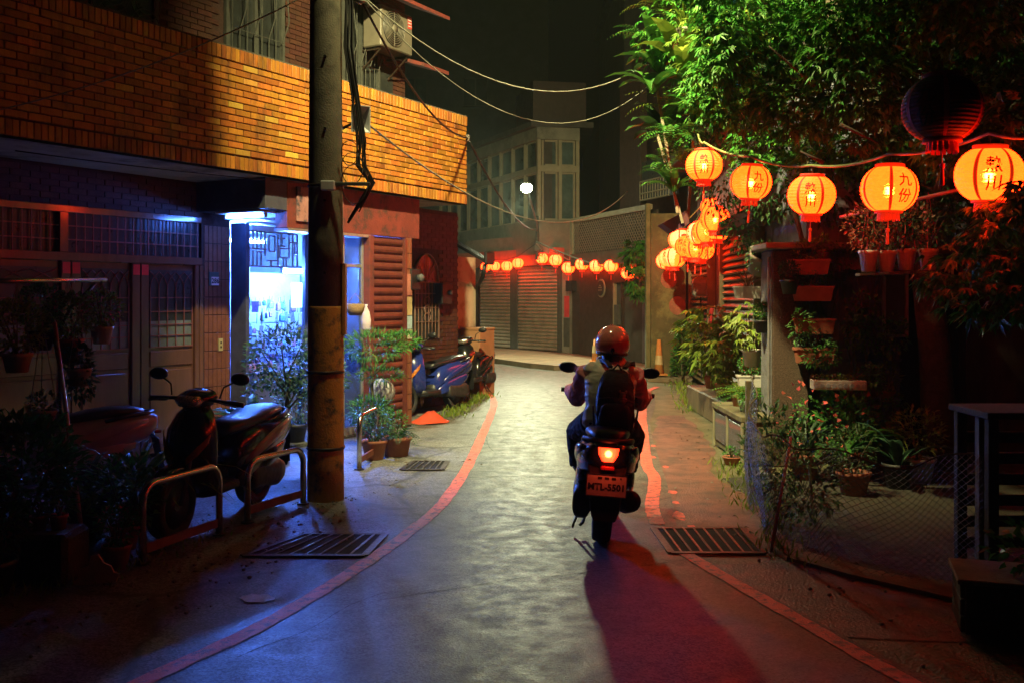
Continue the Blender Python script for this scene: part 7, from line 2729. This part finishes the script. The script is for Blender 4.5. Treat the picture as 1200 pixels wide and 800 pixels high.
# sack-like white bag and basket at the door
bk = MB().lathe([(.07, 0), (.10, .05), (.115, .13), (.10, .14), (.08, .06)], 14).tube([(-.1, 0, .13), (0, 0, .26), (.1, 0, .13)], .006, 5).build('wicker_basket', mat('wicker', (.35, .22, .11), (.24, .15, .08), scale=60, rough=.8, bump=.8, bscale=60), None, True)
bk.location = HW(-2.62, -.1, 1.48)
tag(bk, 'small wicker basket hanging at the shop doorway by the pole', 'basket')
bag = MB().loft([[(w_ * math.cos(j * math.pi / 6), w_ * .5 * math.sin(j * math.pi / 6), z) for j in range(12)] for w_, z in ((.02, 0), (.055, .04), (.06, .14), (.04, .24), (.012, .30), (.02, .33))]).build('plastic_bag', mat('white plastic bag', (.7, .6, .68), (.6, .5, .58), rough=.4, bump=.6, bscale=20), None, True)
bag.location = HW(-2.35, -.05, 1.28)
tag(bag, 'white plastic bag hanging in the shop doorway', 'bag')
rock = MB().loft(ell((0, 0, .0), .16, .12, .17, 10, 7)).build('white_sack', mat('white sack cloth', (.5, .5, .52), (.4, .4, .42), rough=.8, bump=.8, bscale=15), None, True)
rock.location = HW(-2.3, -.25, .56)
tag(rock, 'white cloth sack on a stool by the glass shop door', 'sack')
sto = thing('stool', 'small dark stool under the white sack', 'stool', HW(-2.3, -.25))
MB().bbox((-.15, -.13, .36), (.15, .13, .40), .008).build('seat', M_OLDW, sto)
for x in (-.12, .12):
    for y in (-.1, .1):
        MB().bar((x, y, 0), (x, y, .36), .03).build('leg', M_OLDW, sto)
# grass and weeds at the foot of the walls
Q = []
for (x0, y0), (x1, y1), n, hgt in [((-.95, 13.9), (-.45, 17.2), 420, .10), ((-2.5, 5.9), (-2.2, 7.3), 160, .07), ((1.75, 6.3), (2.2, 10.2), 260, .09), ((2.6, 14.5), (3.3, 19.5), 260, .12), ((-3.2, 5.2), (-2.6, 6.0), 160, .08)]:
    t = rng.uniform(0, 1, (n, 1))
    P = np.array([x0, y0, 0]) * (1 - t) + np.array([x1, y1, 0]) * t + rng.normal(size=(n, 3)) * np.array([.09, .12, 0])
    Q.append((P, unit(n) * .6 + np.array([0, 0, 1.]), unit(n), rng.uniform(.5, 1.3, n) * hgt, rng.uniform(.5, 1, n) * hgt * .22))
o = link('weeds', leaf_mesh('weeds', *[np.concatenate(z_) for z_ in zip(*Q)]), LY)
o['kind'] = 'stuff'
o['label'] = 'low weeds and moss growing along the wall feet'

# ================================================================== damp night air round the lamps
M_HAZE, _hn, _hp = _nodes('damp night air')
for _n in list(_hn.nodes):
    if _n.type != 'OUTPUT_MATERIAL':
        _hn.nodes.remove(_n)
_pv = _hn.nodes.new('ShaderNodeVolumePrincipled')
_pv.inputs['Color'].default_value = (.75, .95, .85, 1)
_pv.inputs['Density'].default_value = .0010
_pv.inputs['Anisotropy'].default_value = .35
_hn.links.new(_pv.outputs[0], [n for n in _hn.nodes if n.type == 'OUTPUT_MATERIAL'][0].inputs['Volume'])
hz = MB().box((-85, -35, -1.2), (85, 125, 24)).build('haze', M_HAZE)
hz['kind'] = 'stuff'
hz['label'] = 'thin damp night air hanging over the lane'
